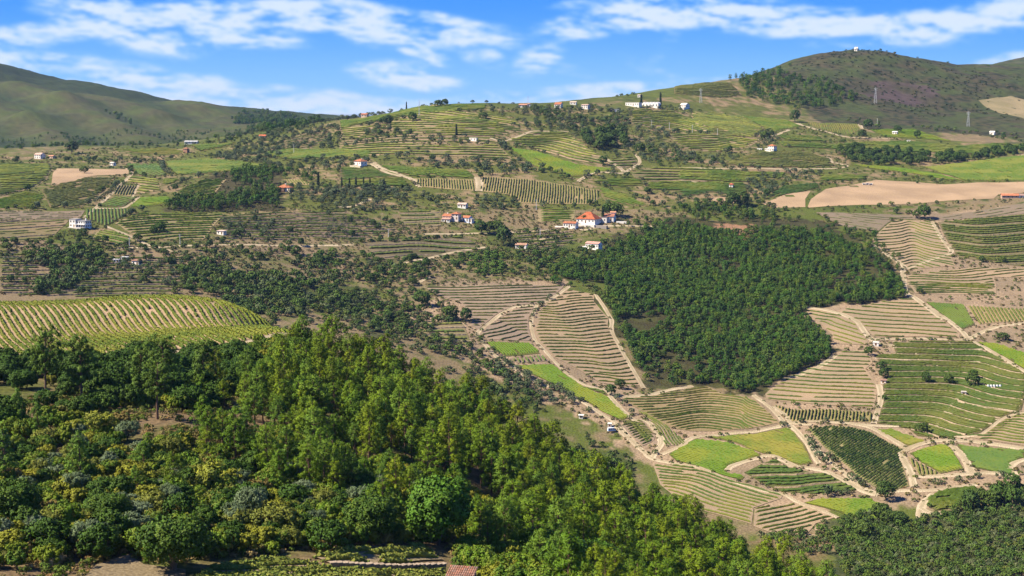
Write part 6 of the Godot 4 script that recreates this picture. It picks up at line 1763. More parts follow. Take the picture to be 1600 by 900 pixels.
func lay_zones() -> void:
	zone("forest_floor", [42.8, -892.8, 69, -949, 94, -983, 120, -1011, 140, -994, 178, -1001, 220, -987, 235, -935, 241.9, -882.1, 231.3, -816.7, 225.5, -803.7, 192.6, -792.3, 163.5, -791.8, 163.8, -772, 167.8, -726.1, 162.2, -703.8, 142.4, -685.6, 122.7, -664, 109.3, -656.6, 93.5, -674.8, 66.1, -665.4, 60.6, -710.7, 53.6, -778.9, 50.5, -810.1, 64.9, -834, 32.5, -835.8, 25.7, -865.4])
	zone("red_soil", [145, -983, 170, -984, 161.4, -931.3, 146.1, -929.5, 140, -945])
	zone("dry_grass", [-302.3, -828.6, -236.9, -840.4, -174.3, -863.6, -108, -911.1, -101.4, -853.5, -149.2, -759.8, -179.5, -739.3, -259.4, -707.5])
	zone("scrub", [111.9, -477.6, 119.8, -497.3, 142, -483.5, 157.2, -491.2, 173.5, -503.3, 191.2, -510.8, 152.1, -402.6, 96.5, -419])
	zone("olive_floor", [-13.4, -696.5, 2.5, -683.8, 21.4, -660.5, 32.2, -647.2, 29.8, -636.3, 17, -635.9, 8, -644.4, -11.1, -675.4])
	zone("terrace_soil", [-54.8, -745.4, -37.8, -826.9, 30.7, -838.5, 58.4, -665.1, 64.3, -662, 122.4, -662, 162.6, -705.8, 163.5, -791.8, 229.1, -806, 290, -1013, 386, -1010, 190.1, -484.8, 95.4, -510.5, 53.7, -577.4, 37.4, -621.2, -18.9, -683.1])
	zone("field_green", [-178, -977, -326, -2408, -71, -1441, 67, -1480, 190, -1626, 260, -1754, 291, -1659, 331, -1467, 510, -1342, 424, -1112, 230, -1103, 188, -1035, 123, -1037, 83, -1018, -46, -1022, -134, -985])
	zone("field_green", [-541, -1390, -264, -1459, -182, -1254, -143, -983, -214.6, -855.4, -354, -905])
	zone("heather", [400, -1730, 451, -1795, 504, -1803, 530, -1777, 524, -1718, 482, -1685, 435, -1697])
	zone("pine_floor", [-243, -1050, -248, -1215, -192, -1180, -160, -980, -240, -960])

func lay_groves() -> void:
	grove("forest_tree", "dark green pine in the dense wood on the far slope", [46.5, -885, 72.4, -933.2, 97, -963, 119, -983, 137, -967, 153, -960, 172, -968, 213, -955, 227.5, -914.5, 236.8, -870.6, 230.5, -820.9, 226.9, -808.9, 193.5, -796, 165.8, -794.1, 163.8, -772, 166.5, -726.3, 161.4, -706, 143.1, -689.4, 123.4, -667.9, 109.9, -660.5, 94, -678.6, 66.5, -669.5, 62.3, -711.1, 55.5, -779.5, 52, -810.4, 66.7, -831.8, 32.6, -838.6, 25.7, -865.4], 2.95, 0.1, 0.8)
	grove("forest_tree", "pine in the wood strip on the left plateau", [-241, -962, -236, -1010, -213, -1013, -192, -1052, -173, -1051, -165, -992, -179, -978, -204, -970], 5.0, 0.1, 1.0)
	grove("forest_tree", "pine in the wood behind the orange roofed house", [-229, -1149, -214, -1175, -190, -1145, -155, -1115, -153, -1089, -182, -1108, -181, -1082, -195, -1070, -214, -1082], 5.5, 0.1, 1.0)
	grove("oak_tree", "dark rounded oak in the clump on the middle hill", [62, -1276, 76, -1313, 105, -1330, 106, -1274, 90, -1249, 72, -1234], 9.0, 0.0, 1.5)
	grove("scrub_bush", "bush on the wooded bank below the crest houses", [7, -1460, 22, -1416, 51, -1336, 78, -1347, 113, -1401, 119, -1441, 76, -1429, 40, -1466, 22, -1470], 6.5, 0.3, 1.1)
	grove("forest_tree", "pine on the left flank of the heather hill", [277, -1745, 330, -1827, 361, -1789, 391, -1749, 416, -1682, 362, -1620, 312, -1586, 290, -1628, 270, -1647], 8.0, 0.15, 1.2)
	grove("forest_tree", "thin pine on the skyline left of the heather hill", [242, -1788, 280, -1788, 342, -1893, 377, -1929, 383, -1901, 332, -1837, 281, -1761], 16.0, 0.2, 1.1)
	grove("oak_tree", "leafy tree in the long hedge line below the hill house", [291, -1292, 316, -1319, 354, -1308, 380, -1290, 426, -1285, 466, -1310, 485, -1327, 473, -1296, 416, -1254, 351, -1226, 329, -1215, 293, -1232], 8.5, 0.1, 1.0)
	grove("olive_tree", "olive tree in the round grove below the hill house", [192, -1132, 223, -1163, 260, -1176, 250, -1145, 244, -1131, 217, -1117, 207, -1083, 190, -1061, 177, -1077], 7.0, 0.05, 1.0)
	grove("olive_tree", "olive tree on the long slope left of the middle hill", [-291, -1396, -268, -1425, -256, -1460, -230, -1466, -198, -1461, -178, -1425, -183, -1398, -204, -1370, -215, -1322, -202, -1223, -230, -1270, -274, -1374], 9.0, 0.3, 1.0)
	grove("olive_tree", "olive tree in the belt below the row of cypresses", [-173, -1069, -146, -1072, -87, -1062, -84, -1026, -160, -1012], 7.0, 0.25, 1.0)
	grove("olive_tree", "olive tree on the hillside behind the pink house", [-144, -1059, -73, -1062, -31, -1053, 6, -1030, 2, -1019, -26, -1009, -39, -1023, -51, -1009, -81, -1003, -104, -982, -134, -980], 6.5, 0.3, 1.0)
	grove("olive_tree", "olive tree on the dry slope left of the pink house", [-201, -956, -161, -980, -114, -990, -106.5, -922.3, -155.8, -903.7, -182.5, -905.7], 8.0, 0.4, 1.0)
	grove("olive_tree", "young olive tree planted in rows on bare reddish soil", [-221.4, -792.6, -189.6, -825.1, -175.6, -757.1, -198.1, -731.8], 6.5, 0.15, 0.8)
	grove("olive_tree", "silvery olive tree behind the near pines", [-12.9, -693.8, 2.5, -682.4, 21.4, -659.2, 31.3, -647.1, 29.5, -637.9, 17.1, -638.8, 9.8, -645.8, -1.4, -660.1, -10.6, -678.1], 5.2, 0.05, 1.0)
	grove("olive_tree", "olive tree beside the parked van above the pines", [31.4, -639.5, 45, -623.7, 41.8, -622.2, 32, -633], 5.2, 0.05, 1.0)
	grove("olive_tree", "olive tree in the tan plot between two lanes at the valley bottom", [155.5, -529.1, 176, -526.5, 189.7, -519.7, 175.5, -516, 154.5, -515.5], 7.5, 0.1, 1.0)
	grove("scrub_bush", "grey green bush on the steep scrub slope at the lower right", [119.6, -496.3, 132, -497.4, 141.7, -482.5, 156.9, -490.2, 173.3, -502.9, 183.8, -508.8, 190.5, -508.7, 155, -410.5, 120.3, -419.7, 105.1, -425, 111.9, -477.6], 2.0, 0.0, 0.72)
	grove("oak_tree", "dark tree rising from the scrub at the lower right", [108.9, -490.1, 119.8, -497.3, 132.5, -499.4, 142.3, -482.3, 136.2, -463.2, 124.3, -457.4, 117.2, -475.9, 109.7, -478.3], 7.5, 0.3, 1.0)
	grove("oak_tree", "dark tree at the head of the lower right scrub", [173.8, -504.3, 184.5, -510.9, 190.9, -509.7, 185.3, -494.3, 175.5, -484.7, 163.9, -480.3, 154.8, -483.5, 157.2, -491.2], 7.5, 0.3, 1.0)
	grove("scrub_bush", "dark bush on the stony slope above the near vineyard", [-279.2, -798, -259.9, -814.8, -248.1, -825.8, -226.6, -785.2, -222.8, -747, -241.9, -714.1, -258.6, -772.2, -271.5, -779.6], 4.2, 0.15, 1.4)
	grove("scrub_bush", "dark bush in the thicket behind the near vineyard", [-188.7, -804.4, -168.3, -833.3, -146.4, -825.2, -148.2, -792.6, -134.1, -835.2, -105.8, -891.3, -85.2, -732.8, -107.1, -711.7, -135.1, -714.7, -156.8, -739.4, -179.5, -739.3], 4.3, 0.38, 1.4)
	grove("scrub_bush", "scattered bush on the stony slope below the valley road", [-301.3, -825.8, -242.3, -841.3, -173.1, -857.5, -106.6, -898.6, -103.6, -872.2, -148.7, -823.6, -187.5, -804.8, -230.2, -789.2, -260.2, -815.8, -279.2, -798, -260.2, -709.8], 9.0, 0.5, 0.9)
	grove("scrub_bush", "bush in the green hollow between thicket and schist terraces", [-96.6, -884.4, -84.2, -867.7, -62.3, -861.4, -43.3, -853, -56.3, -810.9, -49.6, -784.2, -29.4, -762.5, -23.2, -752.5, -64.8, -709.3, -99.6, -723.3, -118.7, -866.2], 5.0, 0.3, 1.2)
	grove("orchard_tree", "bright green orchard tree below the stone terraces", [-36.4, -895, -2.6, -903.9, -3.5, -841.2, -25.6, -834], 5.0, 0.0, 1.0)
	grove("scrub_bush", "bush among the olive trees below the white winery", [-1, -967, 39, -970, 44.1, -919.6, 17.4, -859.7, 1.4, -835.5, -2.6, -891], 6.5, 0.35, 1.1)
	grove("scrub_bush", "bush on the wooded slope round the lone white house", [14.9, -870.4, 37, -919, 60, -954, 100, -972, 98, -945, 57.6, -845.4, 27.6, -845.6], 4.8, 0.1, 1.2)
	grove("scrub_bush", "tree in the thicket around the winery", [82, -963, 98, -976, 110, -1011, 108, -970, 88, -949], 6.0, 0.2, 1.4)
	grove("scrub_bush", "bush scattered beneath the reddish forest clearing", [147, -988, 170, -987, 160.7, -931.3, 141.1, -934.8], 9.0, 0.3, 1.0)
	grove("scrub_bush", "bush in the belt above the dense wood", [134, -1053, 185, -1046, 219, -1010, 223, -986, 204, -1000, 149, -999, 121, -1023], 6.5, 0.25, 1.2)
	grove("scrub_bush", "bush on the rocky shoulder of the middle hill", [-150, -1345, -125, -1363, -99, -1305, -70, -1271, -68, -1241, -115, -1253, -145, -1283], 9.5, 0.3, 1.1)
	grove("olive_tree", "olive tree on the olive covered shelf below the long winery", [115, -1380, 129, -1378, 150, -1362, 143, -1314, 129, -1294, 112, -1317], 8.5, 0.1, 1.1)
	grove("scrub_bush", "bush among the terraces right of the oak clump", [113, -1273, 123, -1263, 151, -1244, 167, -1207, 161, -1186, 135, -1186, 117, -1169, 109, -1203], 10.0, 0.3, 1.2)
	grove("scrub_bush", "bush on the brushy ground left of the crest winery", [51, -1419, 75, -1438, 105, -1451, 117, -1403, 110, -1378, 76, -1407, 63, -1316, 55, -1320], 9.0, 0.3, 1.2)
	grove("forest_tree", "pine at the foot of the left hill", [-747, -2063, -696, -2108, -655, -2162, -576, -2235, -504, -2228, -420, -2211, -279, -1469, -391, -1518, -449, -1482, -523, -1446], 12.0, 0.4, 0.75)
	grove("forest_tree", "pine covering the low shoulder of the left hill", [-490, -2466, -478, -2549, -446, -2549, -398, -2536, -355, -2459, -199, -1497, -212, -1465, -230, -1451, -267, -1493, -419, -2238, -457, -2354], 9.5, 0.05, 1.25)
	grove("forest_tree", "dark tree in a gully of the left hill", [-705, -2442, -653, -2390, -601, -2273, -573, -2224, -604, -2229, -660, -2322], 20.0, 0.3, 1.2)
	grove("heath_bush", "bush on the heather hill", [359, -1862, 417, -1952, 469, -1991, 501, -1970, 546, -1958, 576, -1937, 617, -1914, 683, -1927, 670, -1835, 583, -1593, 537, -1661, 429, -1566, 412, -1655, 396, -1747], 10.0, 0.42, 0.55)
	grove("scrub_bush", "bush at the foot of the heather hill", [372, -1569, 392, -1524, 433, -1509, 485, -1532, 525, -1452, 503, -1391, 463, -1428, 423, -1475, 369, -1464, 362, -1528], 12.0, 0.35, 1.2)
	grove("scrub_bush", "bush along the terraced lane left of the hill house", [141, -1234, 153, -1245, 146, -1202, 135, -1186], 7.0, 0.1, 1.1)
	grove("olive_tree", "olive tree in the row between bright sweep and pale vineyard", [-36, -1144, -15, -1144, 16, -1142, 15, -1110, -10, -1116, -37, -1120], 9.0, 0.1, 1.0)
	grove("olive_tree", "olive tree in the dotted row on the middle hill", [-69, -1154, -40, -1149, -37, -1127, -66, -1129], 9.0, 0.1, 1.0)
	grove("scrub_bush", "scattered bush on the open mid slope", [-307.7, -844, -218, -869.2, -152, -981, -62, -978, -42.1, -923.5, 32.9, -899.9, 50.7, -852.9, -38.1, -832.8, -48, -747.2, -53, -720.9, -119.1, -741.7, -169.6, -740.4, -259.1, -706.8], 6.5, 0.47, 0.8)
	grove("scrub_bush", "scattered bush between the upper plots", [-387, -1501, -212, -1465, -70, -1421, 182, -1554, 262, -1528, 475, -1313, 387, -1066, 185, -1017, 83, -1010, -46, -1006, -162, -1050, -247, -987, -334, -919, -483, -1332], 11.0, 0.44, 0.8)
	grove("scrub_bush", "scattered bush on the slope between winery and fallow strip", [118, -1037, 212, -1014, 236, -978, 281, -994, 239, -902.5, 225, -986, 129, -1011], 6.0, 0.42, 0.8)
	grove("scrub_bush", "scattered bush at the margin of the valley floor plots", [-48, -747.2, -16.6, -722.1, 17.6, -634.3, 44, -591.9, 66, -545, 53, -570.1, 22.4, -604.8, -18.3, -659.7, -49, -710.3], 5.0, 0.42, 0.7)
	grove("forest_tree", "scattered pine left of the dense wood", [12, -871.6, 33.4, -913.5, 71, -968, 96, -1002, 122, -1028, 143, -1011, 117, -987, 68.3, -936.1, 40.2, -880.7, 30.6, -835.6, 61.1, -834.1, 49.6, -800.6, 37.4, -816.2, 15.2, -832.9], 8.5, 0.35, 0.85)
	grove("forest_tree", "scattered pine above the dense wood", [122, -1033, 184, -1009, 223, -998, 242, -947, 249.4, -895.1, 241.6, -844.4, 237.6, -873.5, 228, -925, 213, -977, 134, -983], 7.0, 0.35, 0.8)
	grove("scrub_bush", "bush of the brushy slope hidden behind the ridge wood", [-115, -760, -47.7, -741.2, -19.5, -705.9, 0, -671.1, 23, -620, 43.3, -581.6, 52, -558.4, 35.6, -546.2, -28.8, -623, -72.5, -655.7, -120.4, -708.5], 4.2, 0.36, 1.0)
	grove("olive_tree", "olive tree dotted between the upper hill plots", [-404, -2237, -326, -2408, -71, -1431, 180, -1539, 254, -1479, 261, -1313, 188, -1035, 83, -1018, -46, -1019, -160, -1102, -280, -1314], 11.0, 0.42, 1.15)
	grove("oak_tree", "small dark tree among the upper hill plots", [-249, -1492, -70, -1421, 182, -1554, 286, -1404, 466, -1288, 406, -1118, 188, -1035, 83, -1018, -153, -1050, -260, -953, -334, -919, -483, -1332, -332, -1466], 34.0, 0.42, 0.7)
	grove("oak_tree", "small dark tree on the open mid slope", [-307.7, -844, -218, -869.2, -152, -981, -62, -978, -42.1, -923.5, 32.9, -899.9, 50.7, -852.9, -38.1, -832.8, -48, -747.2, -53, -720.9, -119.1, -741.7, -169.6, -740.4, -259.1, -706.8], 16.0, 0.42, 0.65)
	grove("scrub_bush", "bush filling the lower left of the dense wood", [51.2, -810.2, 70.3, -830.3, 92.9, -810.7, 94.9, -736.2, 88.9, -688.2, 66.7, -671.4, 62.3, -711.1, 55.5, -779.5], 3.4, 0.1, 1.1)
	grove("scrub_bush", "bush on the bank below the lowest tan terraces", [105.4, -491.2, 117, -495.2, 114.1, -476.3, 107, -454.3, 98.3, -457, 85.7, -484.5, 94.2, -484.8], 3.2, 0.3, 0.9)
	grove("scrub_bush", "bush of the thicket beyond the tip of the near vineyard", [-162.5, -755, -115.9, -790.5, -95.6, -693.1, -111.8, -675.2, -137.6, -713.6], 4.3, 0.15, 1.2)
	tree_line("olive_tree", "olive tree in the row along the lane left of the dark oval", [127.5, -587.5, 126.9, -573.3, 126.1, -556.9, 128.9, -548.5], 6.5, 0.9)
	tree_line("olive_tree", "olive tree in the second row left of the dark oval", [131.1, -567, 131, -558, 131.1, -548.6], 6.5, 0.9)
	tree_line("olive_tree", "olive tree in the row under the dark oval", [131.2, -540.2, 132.9, -533.1, 134.7, -525.4, 137.3, -516.9], 5.5, 0.9)
	tree_line("olive_tree", "olive tree in the row below the tan terrace strips", [119.1, -519.3, 123, -519, 126.6, -519, 131, -519.3], 9.0, 1.0)
	tree_line("olive_tree", "olive tree edging the small fringe of rows", [121.4, -611.1, 128.8, -612.1, 138.1, -612.1, 146.3, -607.1, 154.8, -607.2, 157.5, -604.5], 16.0, 0.8)
	tree_line("olive_tree", "olive tree beside the lane under the contour vineyard", [48.3, -650.7, 52.8, -641.7, 55.4, -632.4, 58.6, -620.6], 7.0, 0.8)
	tree_line("olive_tree", "olive tree between the schist plot and tan terraces", [21.2, -798.6, 15.7, -782.8, 10.7, -764.6, 11.3, -748.3, 13.2, -734.3], 9.0, 0.8)
	tree_line("olive_tree", "olive tree lining the pale track below the bright strip", [-17, -722.4, -7.4, -699.5, 1.5, -679.6, 12, -663.1, 21.8, -658.1, 32, -643.6, 40.5, -630], 7.0, 0.8)
	tree_line("scrub_bush", "dark bush in the long row below the ploughed field", [220, -1016, 255, -1019, 280, -1029, 313, -1036, 345, -1035, 372, -1022], 11.0, 0.95)
	tree_line("scrub_bush", "bush in the row at the right edge terraces", [283.6, -899.4, 282.8, -885.8, 296.7, -886.6, 309.4, -883.6, 319.6, -873.9], 11.0, 0.9)
	tree_line("scrub_bush", "dark bush in the hedge below the fallow strip", [273, -1006, 282, -1003, 293, -1004, 299, -1007], 6.0, 1.5)
	tree_line("olive_tree", "olive tree along the diagonal lane on the left plateau", [-303, -1085, -294, -1024, -291, -978, -294, -961], 7.0, 1.0)
	tree_line("olive_tree", "olive tree in the line above the striped terraces", [-256, -922, -255, -950, -248, -962], 6.5, 1.1)
	tree_line("olive_tree", "olive tree in the line below the green plateau vineyard", [-258, -1073, -257, -1111, -249, -1138, -227, -1133], 9.0, 1.0)
	tree_line("olive_tree", "olive tree in the line crossing the plateau vineyards", [-323, -1299, -293, -1190, -278, -1150], 9.0, 1.0)
	tree_line("olive_tree", "olive tree in the hedge row behind the bare tan field", [-454, -1370, -403, -1340, -372, -1344, -327, -1329], 10.0, 1.1)
	tree_line("olive_tree", "olive tree along the lane with the pale bank", [-285, -1363, -260, -1297, -234, -1246, -211, -1210, -196, -1186], 9.0, 1.1)
	tree_line("olive_tree", "olive tree in the hedge below the brown vineyard", [-329, -937, -310, -947, -290, -949], 9.0, 1.0)
	tree_line("olive_tree", "olive tree in the row below the crest terraces", [-89, -1216, -77, -1223, -84, -1197, -62, -1190], 11.0, 1.0)
	tree_line("olive_tree", "olive tree on the line left of the bright sweep", [-8, -1234, -4, -1198, 9, -1163, 15, -1134, 14, -1119], 9.0, 1.1)
	tree_line("scrub_bush", "bush on the bank below the bright sweep", [24, -1120, 39, -1107, 50, -1098], 14.0, 1.2)
	tree_line("scrub_bush", "dark hedge bush below the ploughed field corner", [324, -1120, 337, -1116, 349, -1112], 8.0, 1.0)
	tree_line("scrub_bush", "bush in the line above the ploughed field", [242, -1105, 255, -1115, 270, -1122, 291, -1137], 8.0, 1.0)
	tree_line("scrub_bush", "bush in the strip above the thin bright strip", [301, -1177, 318, -1175, 331, -1155, 351, -1145], 8.0, 1.0)
	tree_line("scrub_bush", "bush on the crest skyline of the middle hill", [-128, -1503, -113, -1490, -14, -1496, 0, -1509, 7, -1493], 13.0, 1.1)
	tree_line("scrub_bush", "bush on the crest left of the winery", [121, -1619, 132, -1637, 148, -1646], 9.0, 1.2)
	tree_line("scrub_bush", "bush along the skyline of the heather hill", [509, -1964, 528, -1972, 549, -1986, 565, -1983, 580, -1983], 20.0, 1.2)
	tree_line("scrub_bush", "lone bush on the right skyline", [601, -1971, 606, -1942, 633, -1950, 658, -1965, 667, -1964], 75.0, 1.1)
	tree_line("hedge_bush", "bush of the dark hedge on the terrace below the road", [-96.5, -909.8, -83.1, -916.9, -69.5, -923.8, -55.8, -932.4, -41.7, -939, -30.3, -943.7], 3.2, 1.0)
	plant("oak_tree", "large dark round tree standing alone beside a pale lane", 241.7, -1350.1, 1.55)
	plant("oak_tree", "round dark tree on the tan bank at the right edge", 256.3, -726.4, 1.0)
	plant("oak_tree", "dark tree above the brown vineyard near the round tree", 299.4, -1500.4, 1.6)
	plant("oak_tree", "round tree beside the yellow vineyard square", 344.5, -1393.0, 1.2)
	plant("oak_tree", "dark tree at the corner of the yellow vineyard square", 367.7, -1464.0, 1.5)
	plant("oak_tree", "dark bush beside the small white shed on the right", 393.7, -1444.8, 1.0)
	plant("oak_tree", "lone round tree on the bright plot below the heather hill", 402.8, -1407.8, 1.0)
	plant("oak_tree", "pair of crest trees on the middle hill, right one", -68.4, -1445.7, 1.2)
	plant("oak_tree", "pair of crest trees on the middle hill, left one", -75.5, -1444.4, 1.0)
	plant("oak_tree", "dark round tree on the upper terraces of the middle hill", -27.7, -1365.7, 1.3)
	plant("oak_tree", "dark tree left of the mast on the middle hill", -95.5, -1365.2, 1.5)
	plant("oak_tree", "dark tree at the left end of the crest terraces", -119.8, -1367.3, 1.4)
	plant("oak_tree", "tree beside the dark crest tree on the left", -125.5, -1376.5, 1.2)
	plant("oak_tree", "tall dark conical tree beside the small tiled cottage", -5.5, -922.9, 1.7)
	plant("oak_tree", "large dark tree right of the pink house", -15.2, -954.5, 1.5)
	plant("oak_tree", "olive green tree beside the large dark tree", -10.0, -956.9, 1.4)
	plant("oak_tree", "wide dark tree below the pink house road", -20.8, -951.9, 1.4)
	plant("oak_tree", "dark tree behind the winery chimney block", 68.2, -1005.3, 1.5)
	plant("oak_tree", "grey tree behind the winery roof on the right", 74.0, -1004.0, 1.5)
	plant("oak_tree", "tree in front of the winery red roof", 51.5, -983.6, 0.9)
	plant("oak_tree", "round tree on the terrace below the hut", 181.6, -707.5, 0.8)
	plant("oak_tree", "green tree left of the walled vineyard, upper of two", 182.0, -683.8, 0.9)
	plant("oak_tree", "green tree left of the walled vineyard, lower of two", 180.2, -671.8, 0.7)
	plant("oak_tree", "leftmost grey green tree inside the walled vineyard", 197.6, -661.3, 0.75)
	plant("oak_tree", "middle grey green tree inside the walled vineyard", 207.8, -658.7, 0.8)
	plant("oak_tree", "right grey green tree inside the walled vineyard", 217.3, -652.5, 0.85)
	plant("oak_tree", "small tree above the right tree of the walled vineyard", 221.0, -664.1, 0.6)
	plant("oak_tree", "small dark bush at the left edge of the walled vineyard", 171.6, -637.3, 0.5)
	plant("oak_tree", "dark bush at the foot of the walled vineyard", 174.6, -588.0, 0.8)
	plant("oak_tree", "blue green tree at the foot of the tall tan terraces", 52.0, -666.0, 0.75)
	plant("oak_tree", "dark bush beside the white post below the tan terraces", 47.0, -655.3, 0.7)
	plant("oak_tree", "dark tree at the top of the schist terraces on the left", -33.4, -750.4, 1.5)
	plant("oak_tree", "dark green tree beside the garden plot", -24.8, -749.9, 1.2)
	plant("oak_tree", "bushy tree between garden plot and thicket", -49.7, -774.0, 1.2)
	plant("oak_tree", "dark tree on the striped terraces, left of two", -224.8, -880.6, 0.8)
	plant("oak_tree", "dark tree on the striped terraces, right of two", -221.6, -883.9, 0.9)
	plant("oak_tree", "dark tree below the bare earth patch", 169.1, -1033.1, 2.0)
	plant("oak_tree", "dark tree beside the bare earth patch", 161.6, -1029.7, 1.6)
	plant("oak_tree", "large dark tree at the right end of the hedge", 291.0, -991.1, 1.3)
	plant("oak_tree", "dark tree left of the large hedge tree", 285.6, -992.7, 1.1)
	plant("oak_tree", "dark bush on the bare tan field", -349.1, -1152.5, 0.9)
	plant("oak_tree", "dark tree right of the left farmhouse", -438.1, -1406.6, 1.9)
	plant("oak_tree", "dark bush on the tan terrace beside the pine wood", 238.6, -817.6, 0.6)
	plant("oak_tree", "dark tree below the bright sweep of vines", 75.2, -1161.3, 1.2)
	plant("oak_tree", "tree on the bank right of the oak clump", 111.4, -1230.5, 1.4)
	plant("oak_tree", "dark bush at the end of the bright meadow vineyard", 138.3, -507.4, 0.9)
	plant("cypress_tree", "slim cypress at the left end of the cypress row", -129.0, -1068.0, 0.9)
	plant("cypress_tree", "second slim cypress from the left in the row", -123.1, -1067.7, 0.9)
	plant("cypress_tree", "third slim cypress from the left in the row", -118.2, -1067.5, 0.9)
	plant("cypress_tree", "tallest slim cypress in the row", -112.4, -1067.4, 1.1)
	plant("cypress_tree", "fifth slim cypress in the row", -107.6, -1067.3, 0.8)
	plant("cypress_tree", "slim cypress at the right end of the row", -96.7, -1065.3, 1.0)
	plant("cypress_tree", "broad dark cypress right of the orange roofed house", -147.7, -1074.2, 1.3)
	plant("cypress_tree", "black cypress beside the winery red roof", 63.9, -988.6, 1.4)
	plant("cypress_tree", "cypress at the middle of the long crest winery", 140.0, -1537.7, 1.4)
	plant("cypress_tree", "cypress at the right of the long crest winery", 161.4, -1543.0, 1.6)
	plant("cypress_tree", "lone cypress on the left crest of the middle hill", -110.7, -1487.9, 1.2)
	plant("cypress_tree", "small dark cypress on the middle hill terraces", -49.9, -1269.7, 1.0)

func lay_near_hill() -> void:
	grove("pine_tree", "pine thinning out from the ridge wood into the shrubs", [-60.7, -262.8, -45, -242.8, -39.4, -212.2, -32.7, -213.3, -26.2, -216.4, -19.6, -217.2, -13, -219.3, -6.2, -222.1, -5.5, -195.6, -14.5, -193.5, -19.5, -189.9, -24.6, -188, -29.7, -187.1, -34.9, -186.9, -41.5, -198.4, -48.6, -209.5], 4.6, 0.25, 0.72)
	grove("green_shrub", "shrub along the dark foot of the ridge wood", [-68.4, -227.5, -62.6, -229.3, -57, -232.4, -51.5, -236.8, -44.8, -212.1, -37.6, -205.8, -30.7, -199.6, -22.7, -198.6, -15, -200.8, -7, -213.2, -6.3, -226.7, -16.7, -224.7, -26.3, -217.8, -34, -215.2, -41.4, -215.1, -48.7, -228.3, -57.3, -264.2, -60.6, -238.1], 2.2, 0.0, 0.85)
	grove("pine_tree", "green pine in the wood descending the near ridge", [-46.4, -300.6, -42.3, -306.3, -33.4, -301.9, -22.4, -303, -13.9, -300.5, -2.8, -303.2, 6.8, -291.3, 17.5, -289.3, 26.4, -282.7, 36.6, -278.9, 44, -268, 52.9, -261.6, 60.8, -257.9, 64.7, -251.4, 56.6, -219.1, 46.8, -209.1, 37.6, -198.5, 31.7, -197.3, 26, -197.1, 16.8, -192.9, 9.6, -205.4, 2.1, -221.2, -6.3, -226.7, -16.7, -224.7, -26.4, -218.7, -34.1, -215.6, -40.2, -216.4, -45.9, -231.4, -50, -260.7, -48.2, -282.3], 3.6, 0.0, 0.76)
	grove("pine_tree", "pine of the lower wood edge near the bottom centre", [-6, -215, 2, -215.4, 9.5, -202.4, 16.4, -188.5, 20, -151.1, 24.4, -151.6, 37.2, -196.4, 18.3, -128.4, 14.8, -128.4, 11.5, -129.6, 8.1, -132.1, 5, -142.1, 1.6, -174, -4.7, -184], 5.0, 0.25, 0.75)
	grove("green_shrub", "leafy shrub of the thicket on the near hillside", [-86.4, -216.8, -86.7, -234.2, -87.3, -255.4, -82, -265.3, -76.2, -275.3, -70.5, -285.7, -64.1, -296.2, -52.2, -298.2, -50.6, -262.1, -48.2, -228.8, -41.4, -215.1, -33.8, -215.9, -26.4, -218.7, -16.7, -224.7, -6.3, -226.7, 2, -215.4, 3.4, -183, 3.9, -137.9, -0.6, -134.7, -4.1, -160.1, -8.5, -181.5, -13, -173.4, -17.3, -167.9, -21.5, -164, -25.5, -160.2, -29.4, -156.9, -33.2, -153.8, -36.8, -150.9, -42, -149.2, -47.1, -147.7, -50.3, -144.9, -53.4, -142.1, -56.2, -139.1, -61.9, -153.8, -68.4, -170.6, -76.1, -190.5], 2.9, 0.4, 0.85)
	grove("dark_shrub", "dark shrub in the shaded thicket under the tall pines", [-103.6, -261, -99.3, -269.2, -93.5, -274, -86, -278.3, -78.2, -282.6, -71.9, -291.7, -65, -300, -52.7, -301.1, -50.6, -237.6, -58.9, -231.2, -66.7, -221.7, -72.7, -211.9, -76, -204.9, -79.3, -198.5], 3.2, 0.2, 1.1)
	grove("pine_tree", "small pine standing among the shrubs of the near hillside", [-84.3, -211.5, -78.6, -212.8, -72.9, -214.5, -67.1, -216.1, -61.5, -221.2, -56, -228.1, -50.6, -237.6, -39.4, -212.2, -32.4, -211.1, -25.6, -211.8, -19.1, -211.8, -12.6, -213.5, -6, -215, -9.5, -184.7, -15.3, -179.7, -21.1, -176.9, -26.9, -175.7, -32.7, -175.2, -37.8, -173.4, -42.9, -172.2, -48.1, -171.6, -52.6, -169.5, -57.1, -167.5, -61.4, -165.5, -65.7, -163.5, -73.9, -184.6], 11.0, 0.42, 0.6)
	grove("dark_shrub", "dark bushy shrub scattered over the near hillside", [-77.8, -194.9, -72.5, -197.7, -67.1, -200.8, -61.6, -204, -55.8, -204.7, -50, -205.9, -44.4, -208, -38.1, -208.6, -32, -210.4, -25.9, -214.1, -19.4, -214.9, -12.8, -217.2, -6.2, -219.8, -8.5, -181.5, -13, -173.1, -17.2, -167.3, -21.4, -163.2, -25.5, -159.8, -29.4, -156.9, -34, -154.3, -38.5, -151.9, -42.8, -149.7, -47.1, -147.7, -50.3, -144.9, -53.4, -142.1, -56.2, -139.1, -62.3, -154.8, -69.4, -173.1], 6.0, 0.35, 0.85)
	grove("brown_shrub", "low rusty brown shrub between the green bushes", [-84.3, -211.5, -79.3, -215.4, -74.3, -219.7, -69, -224.1, -63.6, -228.9, -55.3, -226.2, -47.6, -225.8, -40.1, -221.6, -33.1, -219, -26.3, -217.8, -19.7, -218.9, -13.1, -221.2, -6.3, -224.4, -8.5, -181.5, -13, -173.1, -17.2, -167.3, -21.4, -163.2, -25.5, -159.8, -29.4, -156.9, -34, -154.1, -38.4, -151.6, -42.7, -149.3, -47, -147.2, -50.2, -144.6, -53.3, -141.9, -56.2, -139.1, -61.7, -153.2, -67.9, -169.2, -75.1, -187.9], 4.2, 0.42, 1.0)
